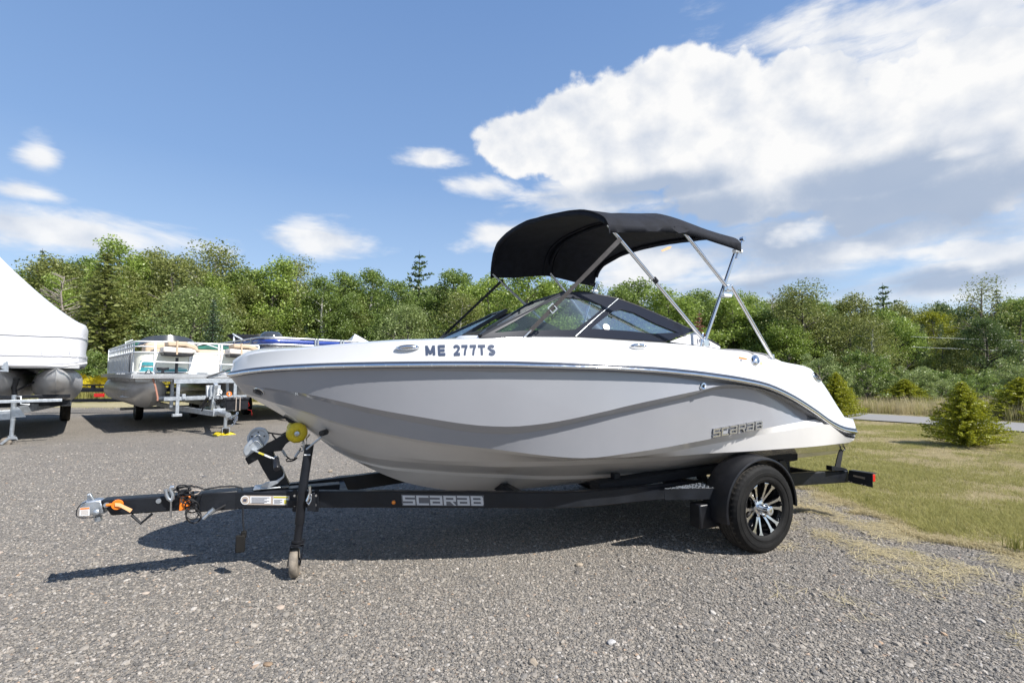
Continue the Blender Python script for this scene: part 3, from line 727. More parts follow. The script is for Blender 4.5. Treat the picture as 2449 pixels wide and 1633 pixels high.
b.build('strap_buckle', 'galv', s1)
b = MB(); b.tube([e1 + (f1-e1).normalized()*.045, e1, e1 + Vector((-.02, 0, -.015)), e1 + Vector((-.012, 0, -.04)), e1 + Vector((.015, 0, -.035))], .0045, 6); b.build('strap_hook', 'galv', s1, smooth=60)
f2 = bp(1203, 669, -.92); e2 = bp(1040, 822, -.80); strap(f2, e2, .028, 'canopy_strap', 'strapd', (.4, -1, .3))
# small registration sticker on the screen and tag under the canopy
b = MB(); c0 = wp(1449, 783) + WN*.006; u_ = Vector((1, 0, 0)); v_ = WN.cross(u_).normalized(); b.prism([c0 + u_*.027*math.cos(a) + v_*.025*math.sin(a) for a in [2*PI*k/20 for k in range(20)]], WN*.001); b.build('round_sticker', 'sticker', wr)
b = MB(); b.prism([bp(*p, -.3) for p in ((1581,599),(1598,590),(1606,589),(1604,594),(1594,598),(1584,602))], (0, .002, 0)); b.build('care_label', 'peach', can)
# the tie-down strap arm seen ahead of the bow

# ================================================================ the trailer under the boat (same local frame)
trl = thing('boat_trailer', 'black single axle boat trailer with lettered rail and alloy wheels, under the bowrider', 'trailer', OB, TH)
RZ0 = .493
def rz(s): return RZ0 - .024*(s + 3.22)            # top of the frame rails
def rp(x, y, dz=0.):                               # picture point on the level of the rail tops
    return bq(x, y, (.024, 0, 1), RZ0 + dz - .024*3.22)
near_px = [(560,1175),(701,1174.5),(860,1174.5),(1050,1175.5),(1200,1176.5),(1300,1177),(1378,1176),(1430,1173),(1480,1168.6),(1583,1160),(1692,1148),(1880,1133.5),(2029,1124.8)]
NR = [rp(*p) for p in near_px]
NR[0] = Vector((NR[0].x, -.05, NR[0].z))
for p in NR[9:]: p.y = min(p.y, p.y)
def rail_mesh(pts, h=.10, w=.05):
    b = MB(); rows = []
    for i, p in enumerate(pts):
        t = pts[min(i+1, len(pts)-1)] - pts[max(i-1, 0)]; t.z = 0; t.normalize(); n = Vector((t.y, -t.x, 0))
        if n.y > 0: n = -n
        o = p; r_ = .006
        rows.append([o + Vector((0, 0, -r_)), o - n*r_, o - n*(w-r_), o - n*w - Vector((0, 0, r_)), o - n*w - Vector((0, 0, h-r_)), o - n*(w-r_) - Vector((0, 0, h)), o - n*r_ - Vector((0, 0, h)), o - Vector((0, 0, h-r_))])
    b.grid(rows, True); b.f += [tuple(range(8))[::-1], tuple(range((len(pts)-1)*8, len(pts)*8))]; return b
def smooth_pts(pts, n=50):
    s = [p.x for p in pts]; q = np.linspace(s[0], s[-1], n)
    return [Vector((a, b_, c)) for a, b_, c in zip(q, interp(s, [p.y for p in pts], q), interp(s, [p.z for p in pts], q))]
NRS = smooth_pts(NR)
nrail = rail_mesh(NRS).build('side_rail', 'frame', trl, smooth=40)
fr_b = rail_mesh([Vector((p.x, -p.y, p.z)) for p in NRS]); 
def flipn(b): b.f = [f[::-1] for f in b.f]; return b
# the far rail faces the other way: its web stands inside
fr_ = MB(); rows = []
for i, p in enumerate(NRS):
    q = Vector((p.x, -p.y, p.z)); rows.append([q, q + Vector((0, -.05, 0)), q + Vector((0, -.05, -.10)), q + Vector((0, 0, -.10))])
fr_.grid(rows, True); fr_.build('side_rail', 'frame', trl)
# tongue: inner tube drawn out of the frame, coupler at its tip
def tp(x, y, t=.05): return bp(x, y, t)
tz = rz(-3.6)
tg = MB(); a = tp(239, 1197); bq_ = tp(482, 1180); a2 = tp(250, 1235); b2 = tp(482, 1216)
s0_, s1_ = a.x, -3.1
h_ = .092
tg.prism([(s0_, -.045, a.z), (s1_ + .2, -.045, rz(-3)), (s1_ + .2, -.045, rz(-3) - h_), (s0_ + .05, -.045, a.z - h_ + .004)], (0, .09, 0))
tg.build('tongue', 'frame', trl, bevel=.008)
sl = MB(); sl.prism([(tp(482,1180).x, -.052, rz(-3.25) + .008), (NR[0].x + .02, -.052, rz(-3.2) + .006), (NR[0].x + .02, -.052, rz(-3.2) - .104), (tp(470,1220).x, -.052, rz(-3.25) - .10)], (0, .104, 0)); sl.build('tongue_sleeve', 'frame', trl, bevel=.006)
ct = MB(); ct.box((-2.95, 0, rz(-2.95) - .05), (.7, .09, .092)); ct.build('center_beam', 'frame', trl, bevel=.004)
def cross(s, name='crossmember', h=.07, w=.05, dz=-.02):
    y = float(interp([p.x for p in NRS], [p.y for p in NRS], [s])[0]); b = MB(); b.box((s, 0, rz(s) - h/2 + dz), (w, -2*y - .02, h)); return b.build(name, 'frame', trl, bevel=.003)
cross(-2.58); cross(-1.5, dz=-.03); cross(-.75, dz=-.03); cross(.55, dz=-.03); cross(1.2, dz=-.02)
b = MB(); b.tube([(0, -.95, .33), (0, .95, .33)], .032, 10); b.box((0, 0, .33), (.06, 1.7, .06)); b.build('axle', 'frame', trl, bevel=.003)
# coupler
cp = MB()
cpo = [tp(x, y) for x, y in ((192,1203),(200,1201),(225,1197),(240,1197),(248,1230),(222,1233),(191,1233),(187,1226),(188,1213))]
cp.prism([p + Vector((0, .012, 0)) for p in cpo], (0, .07, 0)); coup = cp.build('coupler', 'zinc', trl, bevel=.008)
b = MB(); b.prism([tp(x, y, .01) for x, y in ((208,1182),(216,1180),(226,1199),(218,1201),(208,1194))], (0, .02, 0)); b.prism([tp(x, y, .03) for x, y in ((212,1183),(216,1181),(227,1197),(223,1200))], (0, .01, 0)); b.tube([tp(211,1183,.04), tp(211,1183,-.03)], .006, 6); b.build('coupler_latch', 'zinc', coup, bevel=.002)
b = MB(); b.prism([tp(x, y, .062) for x, y in ((191,1214),(214,1212.5),(214,1232),(190,1233))], (0, .002, 0)); b.build('warning_sticker', 'sticker', coup)
b = MB(); b.prism([tp(x, y, .064) for x, y in ((192,1214.5),(213.5,1213),(213.5,1216.5),(191.6,1218))], (0, .001, 0)); b.build('orange_stripe', 'orange', coup)
for k in range(5):
    b = MB(); y = 1219.6 + k*2.4; b.prism([tp(x, yy, .0635) for x, yy in ((193, y+.3),(211, y-.3),(211, y+.5),(193, y+1.1))], (0, .001, 0)); b.build('print_line', 'tan', coup)
b = MB(); b.prism([tp(x, y, .02) for x, y in ((222,1233),(238,1231),(241,1246),(226,1248))], (0, .03, 0)); b.lathe(tp(231,1224,.055), (0, -1, 0), [(.017, 0), (.015, .012), (.001, .016)], 14); b.build('latch_plate', 'zinc', coup, bevel=.002)
b = MB(); b.tube([tp(x, y, .05) for x, y in ((206,1200),(192,1206),(184,1218),(182,1228),(184,1235),(196,1238),(222,1237),(246,1232))], .0028, 5); b.build('safety_cable', 'black', coup, smooth=60)
b = MB(); b.tube([tp(x, y, .06) for x, y in ((228,1229),(224,1240),(220,1252),(219,1262))], .002, 5); b.build('wire', 'chrome', coup, smooth=60)
for x, y in ((254,1207.5), (379,1198)):
    b = MB(); b.disc(tp(x, y, .049), (0, -1, 0), .014, .010, 12); b.build('bolt', 'zinc', trl, smooth=40)
for x, y in ((334,1227.5),(342.5,1226.5)):
    b = MB(); b.disc(tp(x, y, .048), (0, -1, 0), .0032, .002, 8); b.build('rivet', 'chrome', trl)
b = MB(); b.tube([tp(254,1207.5,.062), tp(268,1206,.062)], .008, 6); b.lathe(tp(281,1206,.06), (0, -1, 0), [(.001, -.006), (.026, -.006), (.028, .0), (.026, .008), (.001, .008)], 18); ot = b.build('lock_ring', 'orange', trl, smooth=40)
b = MB(); b.grid([[tp(275,1202,.074), tp(287,1202.5,.076), tp(298,1208,.078), tp(317,1217,.074)], [tp(275,1210,.076), tp(284,1211,.078), tp(293,1215,.08), tp(311,1225,.076)]]); b.build('lock_tag', 'peach', ot)
b = MB(); b.tube([tp(314,1230,.03), tp(337,1251,.03), tp(364,1228,.03)], .008, 6); b.build('chain_bracket', 'frame', trl)
# hook hanging over the tongue
b = MB(); b.tube([tp(x, y, .07) for x, y in ((396,1170),(398,1183),(402,1192),(409,1197),(414,1192),(413,1180),(407,1170),(410,1164),(416,1165))], .010, 8); b.build('chain_hook', 'zinc', trl, smooth=60)
b = MB(); b.tube([tp(409,1198,.075), tp(408.5,1237,.075)], .006, 6); b.build('hook_pin', 'chrome', trl, smooth=60)
# coiled wiring and brake line round the tongue
r2 = random.Random(3)
for k in range(11):
    cx = 438 + k*2.4 + r2.uniform(-2, 2); cy = 1166 + k*5.6 + r2.uniform(-2, 3) if k < 9 else 1222 + r2.uniform(0, 12); rx = 14 + r2.uniform(-2, 5); ry = 5 + r2.uniform(0, 4) + (8 if k > 7 else 0); ph = r2.uniform(0, 6)
    ptsw = [tp(cx + rx*math.cos(a), cy + ry*math.sin(a), .075 + .03*math.sin(a + ph)) for a in [2*PI*j/22 for j in range(22)]]
    b = MB(); b.tube(ptsw, .0042, 5, closed=True); b.build('cable_coil', 'strapd', trl, smooth=60)
for pts_ in (((416,1172),(432,1166),(446,1162),(470,1163),(486,1168)), ((400,1178),(420,1170),(440,1164),(458,1160),(468,1165)), ((486,1170),(530,1163),(560,1162),(578,1166),(580,1172))):
    b = MB(); b.tube([tp(x, y, .04) for x, y in pts_], .005, 6); b.build('wiring', 'strapd', trl, smooth=60)
b = MB(); b.tube([tp(x, y, .08) for x, y in ((452,1178),(462,1184),(474,1180),(480,1173),(468,1171),(456,1174))], .004, 5, closed=True); b.build('brass_ring', 'tan', trl, smooth=60)
b = MB(); b.prism([tp(x, y, .06) for x, y in ((431,1187),(455,1185),(453,1218),(427,1222))], (0, .015, 0)); b.build('orange_cover', 'orange', trl, bevel=.004)
b = MB(); b.tube([tp(x, y, .07) for x, y in ((468,1217),(474,1226),(484,1238),(497,1230),(510,1218))], .006, 6); b.build('wiring', 'strapd', trl, smooth=60)
b = MB(); b.tube([tp(486,1240,.08), tp(508,1219,.08)], .011, 8); b.tube([tp(500,1227,.08), tp(512,1217,.08)], .015, 8); b.build('wiring_plug', 'zinc', trl, smooth=50)
b = MB(); b.tube([tp(540,1207,.07), tp(525,1215,.075), tp(508,1224,.08)], .007, 6); b.build('wiring', 'strapd', trl, smooth=60)
b = MB(); b.tube([tp(x, y, .09) for x, y in ((581,1214),(581,1240),(583,1268))], .004, 6); cab = b.build('hanging_cable', 'strapd', trl, smooth=60)
b = MB(); b.box(tp(575, 1299, .09), (.05, .03, .10)); b.box(tp(583, 1277, .09), (.03, .025, .04)); b.build('cable_plug', 'rubber', cab, bevel=.006)
# rail decals: plate with maker's sticker, brand lettering, marker lights
rail_tree = bvh(nrail)
def rh(x, y, off=.002):
    p, n = hit(x, y, rail_tree, off)
    if p is None: q = bp(x, y, .6); return q, Vector((0, -1, 0))
    return p, n
def rquad(q, name, m, parent, off=.002, nu=5):
    b = MB(); rows = [[rh(*on_quad(q, i/nu, j/2), off)[0] for i in range(nu+1)] for j in range(3)]; b.grid(rows); return b.build(name, m, parent)
st_ = rquad(((584,1206),(692,1207.5),(693,1185),(584,1184)), 'maker_sticker', 'tan', nrail, .0025, 10)
b = MB(); o_ = [rh(586.5 + 10.5*math.cos(a), 1195 + 10.8*math.sin(a), .0035)[0] for a in [2*PI*k/22 for k in range(22)]]; b.add(o_, [tuple(range(22))]); b.build('round_logo', 'sticker', st_)
b = MB(); o_ = [rh(586.5 + 8.6*math.cos(a), 1195 + 8.8*math.sin(a), .0042)[0] for a in [2*PI*k/22 for k in range(22)]]; b.add(o_, [tuple(range(22))]); b.build('round_logo', 'tan', st_)
rquad(((581.5,1198.5),(590,1198.5),(591.5,1192),(583,1192)), 'round_logo', 'ink', st_, .005, 2)
rquad(((599,1202),(648,1203.5),(648.5,1186.5),(599,1186)), 'text_panel', 'sticker', st_, .0035)
rquad(((653,1205),(690,1206),(690.5,1185.5),(654,1185)), 'text_panel', 'sticker', st_, .0035)
rquad(((655,1190),(689.5,1190.5),(690,1186.5),(655,1186)), 'yellow_panel', 'ylabel', st_, .0045)
rquad(((680,1204),(689,1204.5),(689,1194.5),(680,1194)), 'yellow_panel', 'ylabel', st_, .0045)
for k in range(6):
    y = 1188.6 + k*2.5; rquad(((602,y+.9),(645 - (k % 3)*6,y+1.2),(645 - (k % 3)*6,y+.1),(602,y-.2)), 'print_line', 'ink', st_, .0045)
for k in range(4):
    y = 1194 + k*2.7; rquad(((656,y+1),(676 - (k % 2)*5,y+1.2),(676 - (k % 2)*5,y+.1),(656,y-.1)), 'print_line', 'ink', st_, .0045)
def rail_map(off): return lambda x, y: (rh(x, y, off)[0], Vector((0, -1, 0)))
bk = row_of('SCarab'.replace('b', 'B'), 960, 1206.5, 1159, 1208.5, 25, .0, -2)
bkk = rquad(((962,1208.5),(1158,1209.5),(1157,1184),(959.5,1182)), 'lettering_backing', 'letterback', nrail, .0015, 12)
emblem(row_of('SCarab'.replace('b', 'B'), 963, 1207, 1158, 1208.5, 23.5, .07, -2), rail_map(.003), 'rail_letter', 'silverletter', nrail, .0012, .24)
def lamp(p, n, r, parent, m='amber'):
    b = MB(); b.lathe(p, n, [(r*1.25, 0), (r*1.25, .005), (r, .006)], 14); o = b.build('marker_lamp', 'black', parent, smooth=40)
    b = MB(); b.lathe(p, n, [(r, .004), (r*.9, .014), (r*.5, .019), (.0005, .02)], 14); b.build('lamp_lens', m, o, smooth=60)
p, n = rh(941, 1200); lamp(p, Vector((0, -1, 0)), .012, nrail)
# jack
def jp(x, y): return bp(x, y, .235)
def pipe(a, b_, r, name, m, n=14, parent=None):
    b = MB(); b.tube([a, b_], r, n); return b.build(name, m, parent or trl, smooth=50)
jr = .024
jt = pipe(jp(740,1063), jp(721,1188), .026, 'jack_tube', 'frame'); 
pipe(jp(723,1175), jp(716.5,1252), .0265, 'jack_outer_tube', 'plastic', parent=jt)
pipe(jp(717,1250), jp(711.5,1292), .0225, 'jack_leg', 'plastic', parent=jt)
b = MB(); b.lathe(jp(712,1290), (jp(712,1290)-jp(740,1063)), [(.02, 0), (.031, .004), (.031, .014), (.022, .018), (.034, .022), (.034, .034), (.02, .036)], 18); b.build('jack_collar', 'plastic', jt, smooth=40)
rquad_ = ((727,1087),(742,1087),(742,1084.5),(727,1084.5))
b = MB(); b.prism([jp(x, y) + Vector((0, -.0275, 0)) for x, y in rquad_], (0, .001, 0)); b.build('jack_label', 'sticker', jt)
b = MB(); b.tube([jp(733,1073) + Vector((0, -.02, 0)), jp(768,1042) + Vector((0, -.05, 0))], .0062, 8); cr = b.build('jack_crank', 'zinc', jt, smooth=60)
b = MB(); c = jp(766.5,1034) + Vector((0, -.06, 0)); b.lathe(c, Vector((.6, .75, .1)), [(.001, 0), (.017, .002), (.018, .03), (.018, .05), (.014, .055), (.001, .057)], 16); b.build('crank_grip', 'black', cr, smooth=40)
wc = bp(704, 1347, .21); wr_ = .086
lean = math.radians(4)
jw = thing('dummy', '', ''); bpy.data.objects.remove(jw)
wax = (Vector((math.cos(math.radians(64)), -math.sin(math.radians(64))*1, .10))).normalized()   # castor turned well off the hull's line
wax = (BM.inverted().to_3x3() @ Vector((.95, .30, .06))).normalized()
b = MB(); wc.z = .084; b.lathe(wc, wax, [(.02, -.022), (.05, -.022), (.074, -.024), (.083, -.016), (.085, 0), (.083, .016), (.074, .024), (.05, .022), (.02, .022)], 36); jwh = b.build('jack_wheel', 'greywheel', trl, smooth=50)
b = MB(); b.lathe(wc, wax, [(.001, -.032), (.022, -.032), (.022, .032), (.001, .032)], 14); b.build('wheel_hub', 'black', jwh, smooth=40)
fk = MB(); up = (jp(712,1296) - wc); side_ = up.cross(wax).normalized()
for k in (-1, 1):
    o = wc + wax*.034*k; fk.prism([o - side_*.022 - up.normalized()*.02, o + side_*.022 - up.normalized()*.02, o + side_*.03 + up*.85, o + up - side_*.0 + side_*.03, o + up - side_*.03], wax*.004*k)
fk.prism([wc + up*.96 - side_*.032 - wax*.038, wc + up*.96 + side_*.032 - wax*.038, wc + up*.96 + side_*.032 + wax*.038, wc + up*.96 - side_*.032 + wax*.038], up.normalized()*.006)
fk.build('jack_fork', 'plastic', trl, bevel=.002)
b = MB(); 
for x0, x1 in ((700, 711), (752, 764)): b.prism([rh(min(x, 763), max(1178, min(y, 1208)), .004)[0] + Vector((0, 0, (1178-y)*.0026 if y < 1178 else ((1208-y)*.0026 if y > 1208 else 0))) for x, y in ((x0,1222),(x1,1222),(x1,1170),(x0,1170))], (0, -.006, 0))
jb0 = MB(); jb0.prism([bp(x, y, .205) for x, y in ((735,1183),(753,1177),(756,1222),(735,1221))], (0, -.006, 0)); jb0.build('swivel_plate', 'frame', trl, bevel=.002); b.prism([rh(720,1200,.004)[0] + Vector((a_, 0, c_)) for a_, c_ in ((-.08,-.02),(.13,-.02),(.13,.02),(-.08,.02))], (0, -.004, 0)); jb = b.build('jack_bracket', 'frame', trl, bevel=.002)
for x, y in ((706,1184),(706,1207),(757.5,1183.5),(756,1206.5)):
    p, n = rh(x, y, .011); b = MB(); b.disc(p, (0, -1, 0), .0078, .008, 8); b.build('bolt', 'chrome', jb, smooth=40)
b = MB(); b.tube([bp(x, y, .28) for x, y in ((741,1163),(742,1175),(738,1190),(734,1198))], .009, 8); b.tube([bp(x, y, .28) for x, y in ((733,1192),(742,1190),(746,1182),(744,1196),(738,1206),(733,1200))], .006, 6); b.build('swivel_pin', 'chrome', jb, smooth=60)
# winch stand with roller
def wpn(x, y, t=.04): return bp(x, y, t)
b = MB(); b.prism([wpn(*p) for p in ((616,1098),(628,1122),(647,1153),(647,1160),(693,1160),(681,1135),(664,1106),(651,1079),(640,1070),(608,1088))], (0, .08, 0)); ws_ = b.build('winch_post', 'frame', trl, bevel=.004)
b = MB(); b.prism([wpn(*p, .046) for p in ((586,1096),(594,1111),(617,1098),(651,1080),(672.5,1077.6),(677,1071),(684,1061),(694,1054),(688,1034),(660,1049),(631.6,1063))], (0, .006, 0)); b.prism([wpn(*p, -.04) for p in ((586,1096),(594,1111),(617,1098),(651,1080),(672.5,1077.6),(677,1071),(684,1061),(694,1054),(688,1034),(660,1049),(631.6,1063))], (0, -.006, 0)); b.prism([wpn(*p) for p in ((586,1096),(588,1099),(690,1038),(688,1034))], (0, .08, 0)); b.build('winch_arm', 'frame', ws_, bevel=.002)
b = MB(); b.prism([wpn(*p, .08) for p in ((622,1162),(636,1153),(660,1149),(676,1139),(679,1130),(672,1115),(660,1107),(659,1104),(663,1106),(676,1116),(681,1129),(680,1141),(664,1156),(644,1165),(626,1166))], (0, .012, 0)); b.box(wpn(640, 1163, .02), (.15, .12, .008)); b.build('base_plate', 'zinc', ws_, bevel=.002)
wd = wpn(617, 1047.6, .06); wr = .060
b = MB(); b.lathe(wd + Vector((0, .012, 0)), (0, -1, 0), [(.001, 0), (.045, 0), (.047, .006), (.052, .008), (.060, .008), (.060, 0), (.060, -.06), (.052, -.06), (.05, -.02), (.02, -.02)], 32); wh = b.build('winch_drum', 'galv', ws_, smooth=35)
for k in range(5):
    a = 2*PI*k/5 + .3; b = MB(); b.disc(wd + Vector((.036*math.cos(a), .0035, .036*math.sin(a))), (0, -1, 0), .005, .004, 8); b.build('drum_hole', 'black', wh)
b = MB(); hp = ((617,1043),(631,1066),(631.6,1068),(587,1092),(581,1082),(585,1068),(598,1052),(610,1043)); b.prism([wpn(*p, .085) for p in hp], (0, .03, 0)); b.build('winch_housing', 'galv', ws_, bevel=.006)
b = MB(); b.tube([wpn(*p, .088) for p in ((597,1064),(604,1057),(611,1053),(618,1055),(622,1060),(626,1065))], .0025, 5); b.tube([wpn(*p, .088) for p in ((607,1046),(612,1040),(620,1039),(626,1044))], .0025, 5); b.build('housing_edge', 'chrome', ws_, smooth=60)
ha, hb = wpn(601, 1074, .10), wpn(660, 1098, .12)
b = MB(); b.bar(ha, hb, .008, .024, (0, -1, 0)); b.f = b.f; wha = b.build('winch_handle', 'zinc', ws_, bevel=.002)
b = MB(); b.bar(ha.lerp(hb, .30) + Vector((0, -.008, 0)), ha.lerp(hb, .52) + Vector((0, -.009, 0)), .008, .016, (0, -1, 0)); b.build('yellow_print', 'ylabel', wha)
b = MB(); b.bar(ha.lerp(hb, .55) + Vector((0, -.008, 0)), ha.lerp(hb, .82) + Vector((0, -.009, 0)), .008, .016, (0, -1, 0)); b.build('white_print', 'sticker', wha)
b = MB(); b.lathe(hb + Vector((.0, .0, -.002)), Vector((.12, -1, -.55)), [(.001, -.004), (.017, -.004), (.019, .02), (.019, .085), (.016, .09), (.001, .09)], 18); b.build('handle_grip', 'black', wha, smooth=40)
b = MB(); b.tube([wpn(656,1099,.12), wpn(658, 1092, .12), wpn(664, 1091, .12), wpn(666, 1098, .12)], .006, 6); b.build('grip_collar', 'zinc', wha, smooth=60)
# yellow rollers either side of the stand's head
for c, off_ in ((bp(710, 1035, .16), 0), (bp(710, 1035, .16) + Vector((0, .26, 0)), 1)):
    def lob(k, r, h): return 1 - .02*(k % 3 == 0)
    b = MB(); b.lathe(c, (0, -1, 0), [(.012, .03), (.03, .034), (.050, .024), (.060, .008), (.062, -.01), (.058, -.05), (.045, -.08), (.012, -.085)], 36, mod=lob); ro_ = b.build('bow_roller', 'yellow', ws_, smooth=30)
    b = MB()
    for k in range(16): a = 2*PI*k/16; d_ = Vector((math.cos(a), 0, math.sin(a))); b.bar(c + d_*.02 + Vector((0, -.035, 0)), c + d_*.046 + Vector((0, -.029, 0)), .004, .003)
    b.build('roller_rib', 'yellow', ro_)
    b = MB(); b.lathe(c + Vector((0, -.034, 0)), (0, -1, 0), [(.016, 0), (.014, .010), (.001, .014)], 14); b.build('roller_nut', 'zinc', ro_, smooth=50)
b = MB(); b.tube([bp(710,1035,.16), bp(710,1035,.16) + Vector((0, .30, 0))], .012, 8); b.build('roller_shaft', 'zinc', ws_, smooth=50)
b = MB(); b.prism([bp(*p, .05) for p in ((677,997),(690,1000),(735,1023),(720,1021),(705,1014),(690,1010))], (0, .1, 0)); b.build('bow_stop', 'strapd', ws_)
b = MB(); b.tube([wpn(638,1034,.03), wpn(652,1036,.03), wpn(673,1039,.03), wpn(690,1031,.03)], .005, 6); b.build('winch_strap', 'strapd', ws_, smooth=60)
b = MB(); b.tube([wpn(652,1035,.03), wpn(652,1040,.03), wpn(658,1048,.03), wpn(661,1050,.03)], .005, 6); b.build('strap_loop', 'strap', ws_, smooth=60)
# safety cable hanging from the bow eye
def cab_(pts, r, name, m): 
    b = MB(); b.tube([bp(x, y, .10) for x, y in pts], r, 6); return b.build(name, m, ws_, smooth=60)
cab_(((674,1074),(680,1083),(686,1092),(694,1098),(702,1098),(698,1102),(686,1103),(684,1099),(692,1094)), .0045, 'bow_cable', 'strapd')
cab_(((702,1100),(708,1090),(714,1080),(720,1072)), .0045, 'bow_cable', 'strapd'); cab_(((694,1103),(704,1100),(711,1094)), .0045, 'bow_cable', 'strapd')
cab_(((675,1076),(684,1090)), .0085, 'cable_ferrule', 'galv'); cab_(((706,1092),(716,1078)), .0085, 'cable_ferrule', 'galv')
cab_(((718,1070),(717,1076),(722,1079),(726,1075),(724,1067),(720,1066)), .0045, 'snap_link', 'zinc')
cab_(((726,1074),(727,1060),(726,1050),(724,1049),(723,1062)), .004, 'snap_link', 'zinc'); cab_(((733,1062),(733,1048),(738,1042),(741,1038)), .0045, 'bow_eye', 'chrome')
# bunks and their uprights
for side in (1, -1):
    b = MB(); y0 = -.50*side
    b.prism([(-.98, y0-.0, .40), (1.02, y0, .47), (1.02, y0, .545), (-.98, y0, .455)], (0, -.13*side, 0)); b.build('bunk', 'wood', trl, bevel=.01)
    b = MB(); b.prism([(.98, y0 + .0, .56), (-.2, y0, .53), (-.2, y0, .545), (.98, y0, .575)], (0, -.22*side, 0)); 
    for s in (-.8, .18, .95): 
        u = MB(); u.box((s, -.56*side, (rz(s) + .43)/2 - .04), (.05, .05, .22)); u.build('bunk_upright', 'frame', trl, bevel=.003)
ob = MB(); ob.prism([bp(*p, .70) for p in ((1740,1108),(1888,1098),(1896,1089),(1893,1082),(1760,1096))], (0, .09, 0)); ob.build('bunk', 'wood', trl, bevel=.004)
ou = MB(); ou.prism([bp(*p, .70) for p in ((1864,1102),(1877,1100),(1889,1132),(1875,1132))], (0, .05, 0)); ou.build('bunk_upright', 'frame', trl, bevel=.003)
ou = MB(); ou.prism([bp(*p, .60) for p in ((1672,1126),(1688,1124),(1693,1147),(1678,1148))], (0, .05, 0)); ou.build('bunk_upright', 'frame', trl, bevel=.003)
ou = MB(); ou.prism([bp(*p, .60) for p in ((1575,1135),(1592,1133),(1660,1160),(1600,1162))], (0, .05, 0)); ou.build('bunk_upright', 'frame', trl, bevel=.003)
# ---- wheels
WS, WO = .042, 1.085       # axle station, outer face
TR = .298; CZ = .286; KT = TR/.321
def tyre(side):
    cy = -side*(WO - .09); c = Vector((WS, cy, CZ)); ax = (0, -side, 0)
    N = 144
    def mod(k, r, h):
        if r > .281 and abs(h) > .052: return 1 - (.012 if (k % 3 == 0) else 0)
        return 1
    prof = [(.190, -.078), (.196, -.088), (.215, -.094), (.250, -.098), (.280, -.094), (.300, -.084), (.3125, -.070), (.3175, -.056), (.3185, -.045), (.3125, -.0445), (.3125, -.0405), (.3195, -.040), (.3208, -.016), (.3145, -.0155), (.3145, -.0115), (.321, -.011), (.321, .011), (.3145, .0115), (.3145, .0155), (.3208, .016),
            (.3195, .040), (.3125, .0405), (.3125, .0445), (.3185, .045), (.3175, .056), (.3125, .070), (.303, .083), (.293, .090), (.2915, .0925), (.284, .0945), (.268, .0965), (.2665, .0985), (.252, .099), (.243, .0975), (.2425, .0945), (.238, .0940), (.222, .0945), (.2205, .097), (.212, .096), (.200, .090), (.196, .084), (.190, .078)]
    prof = [(r*KT, h) for r, h in prof]; b = MB(); b.lathe(c, ax, prof, N, mod=mod); root = thing('x', '', ''); bpy.data.objects.remove(root)
    w = bpy.data.objects.new('wheel', None); C.objects.link(w); w.parent = trl
    ty = b.build('tyre', 'rubber', w, smooth=28); 
    # dusty tread faces get the tread material
    ty.data.materials.append(M['tread'])
    for p in ty.data.polygons:
        q = p.center - c; rr_ = math.hypot(q.x, q.z)
        if rr_ > .3155*KT - .002 and abs(q.y) < .075: p.material_index = 1
    return w, c, Vector(ax)
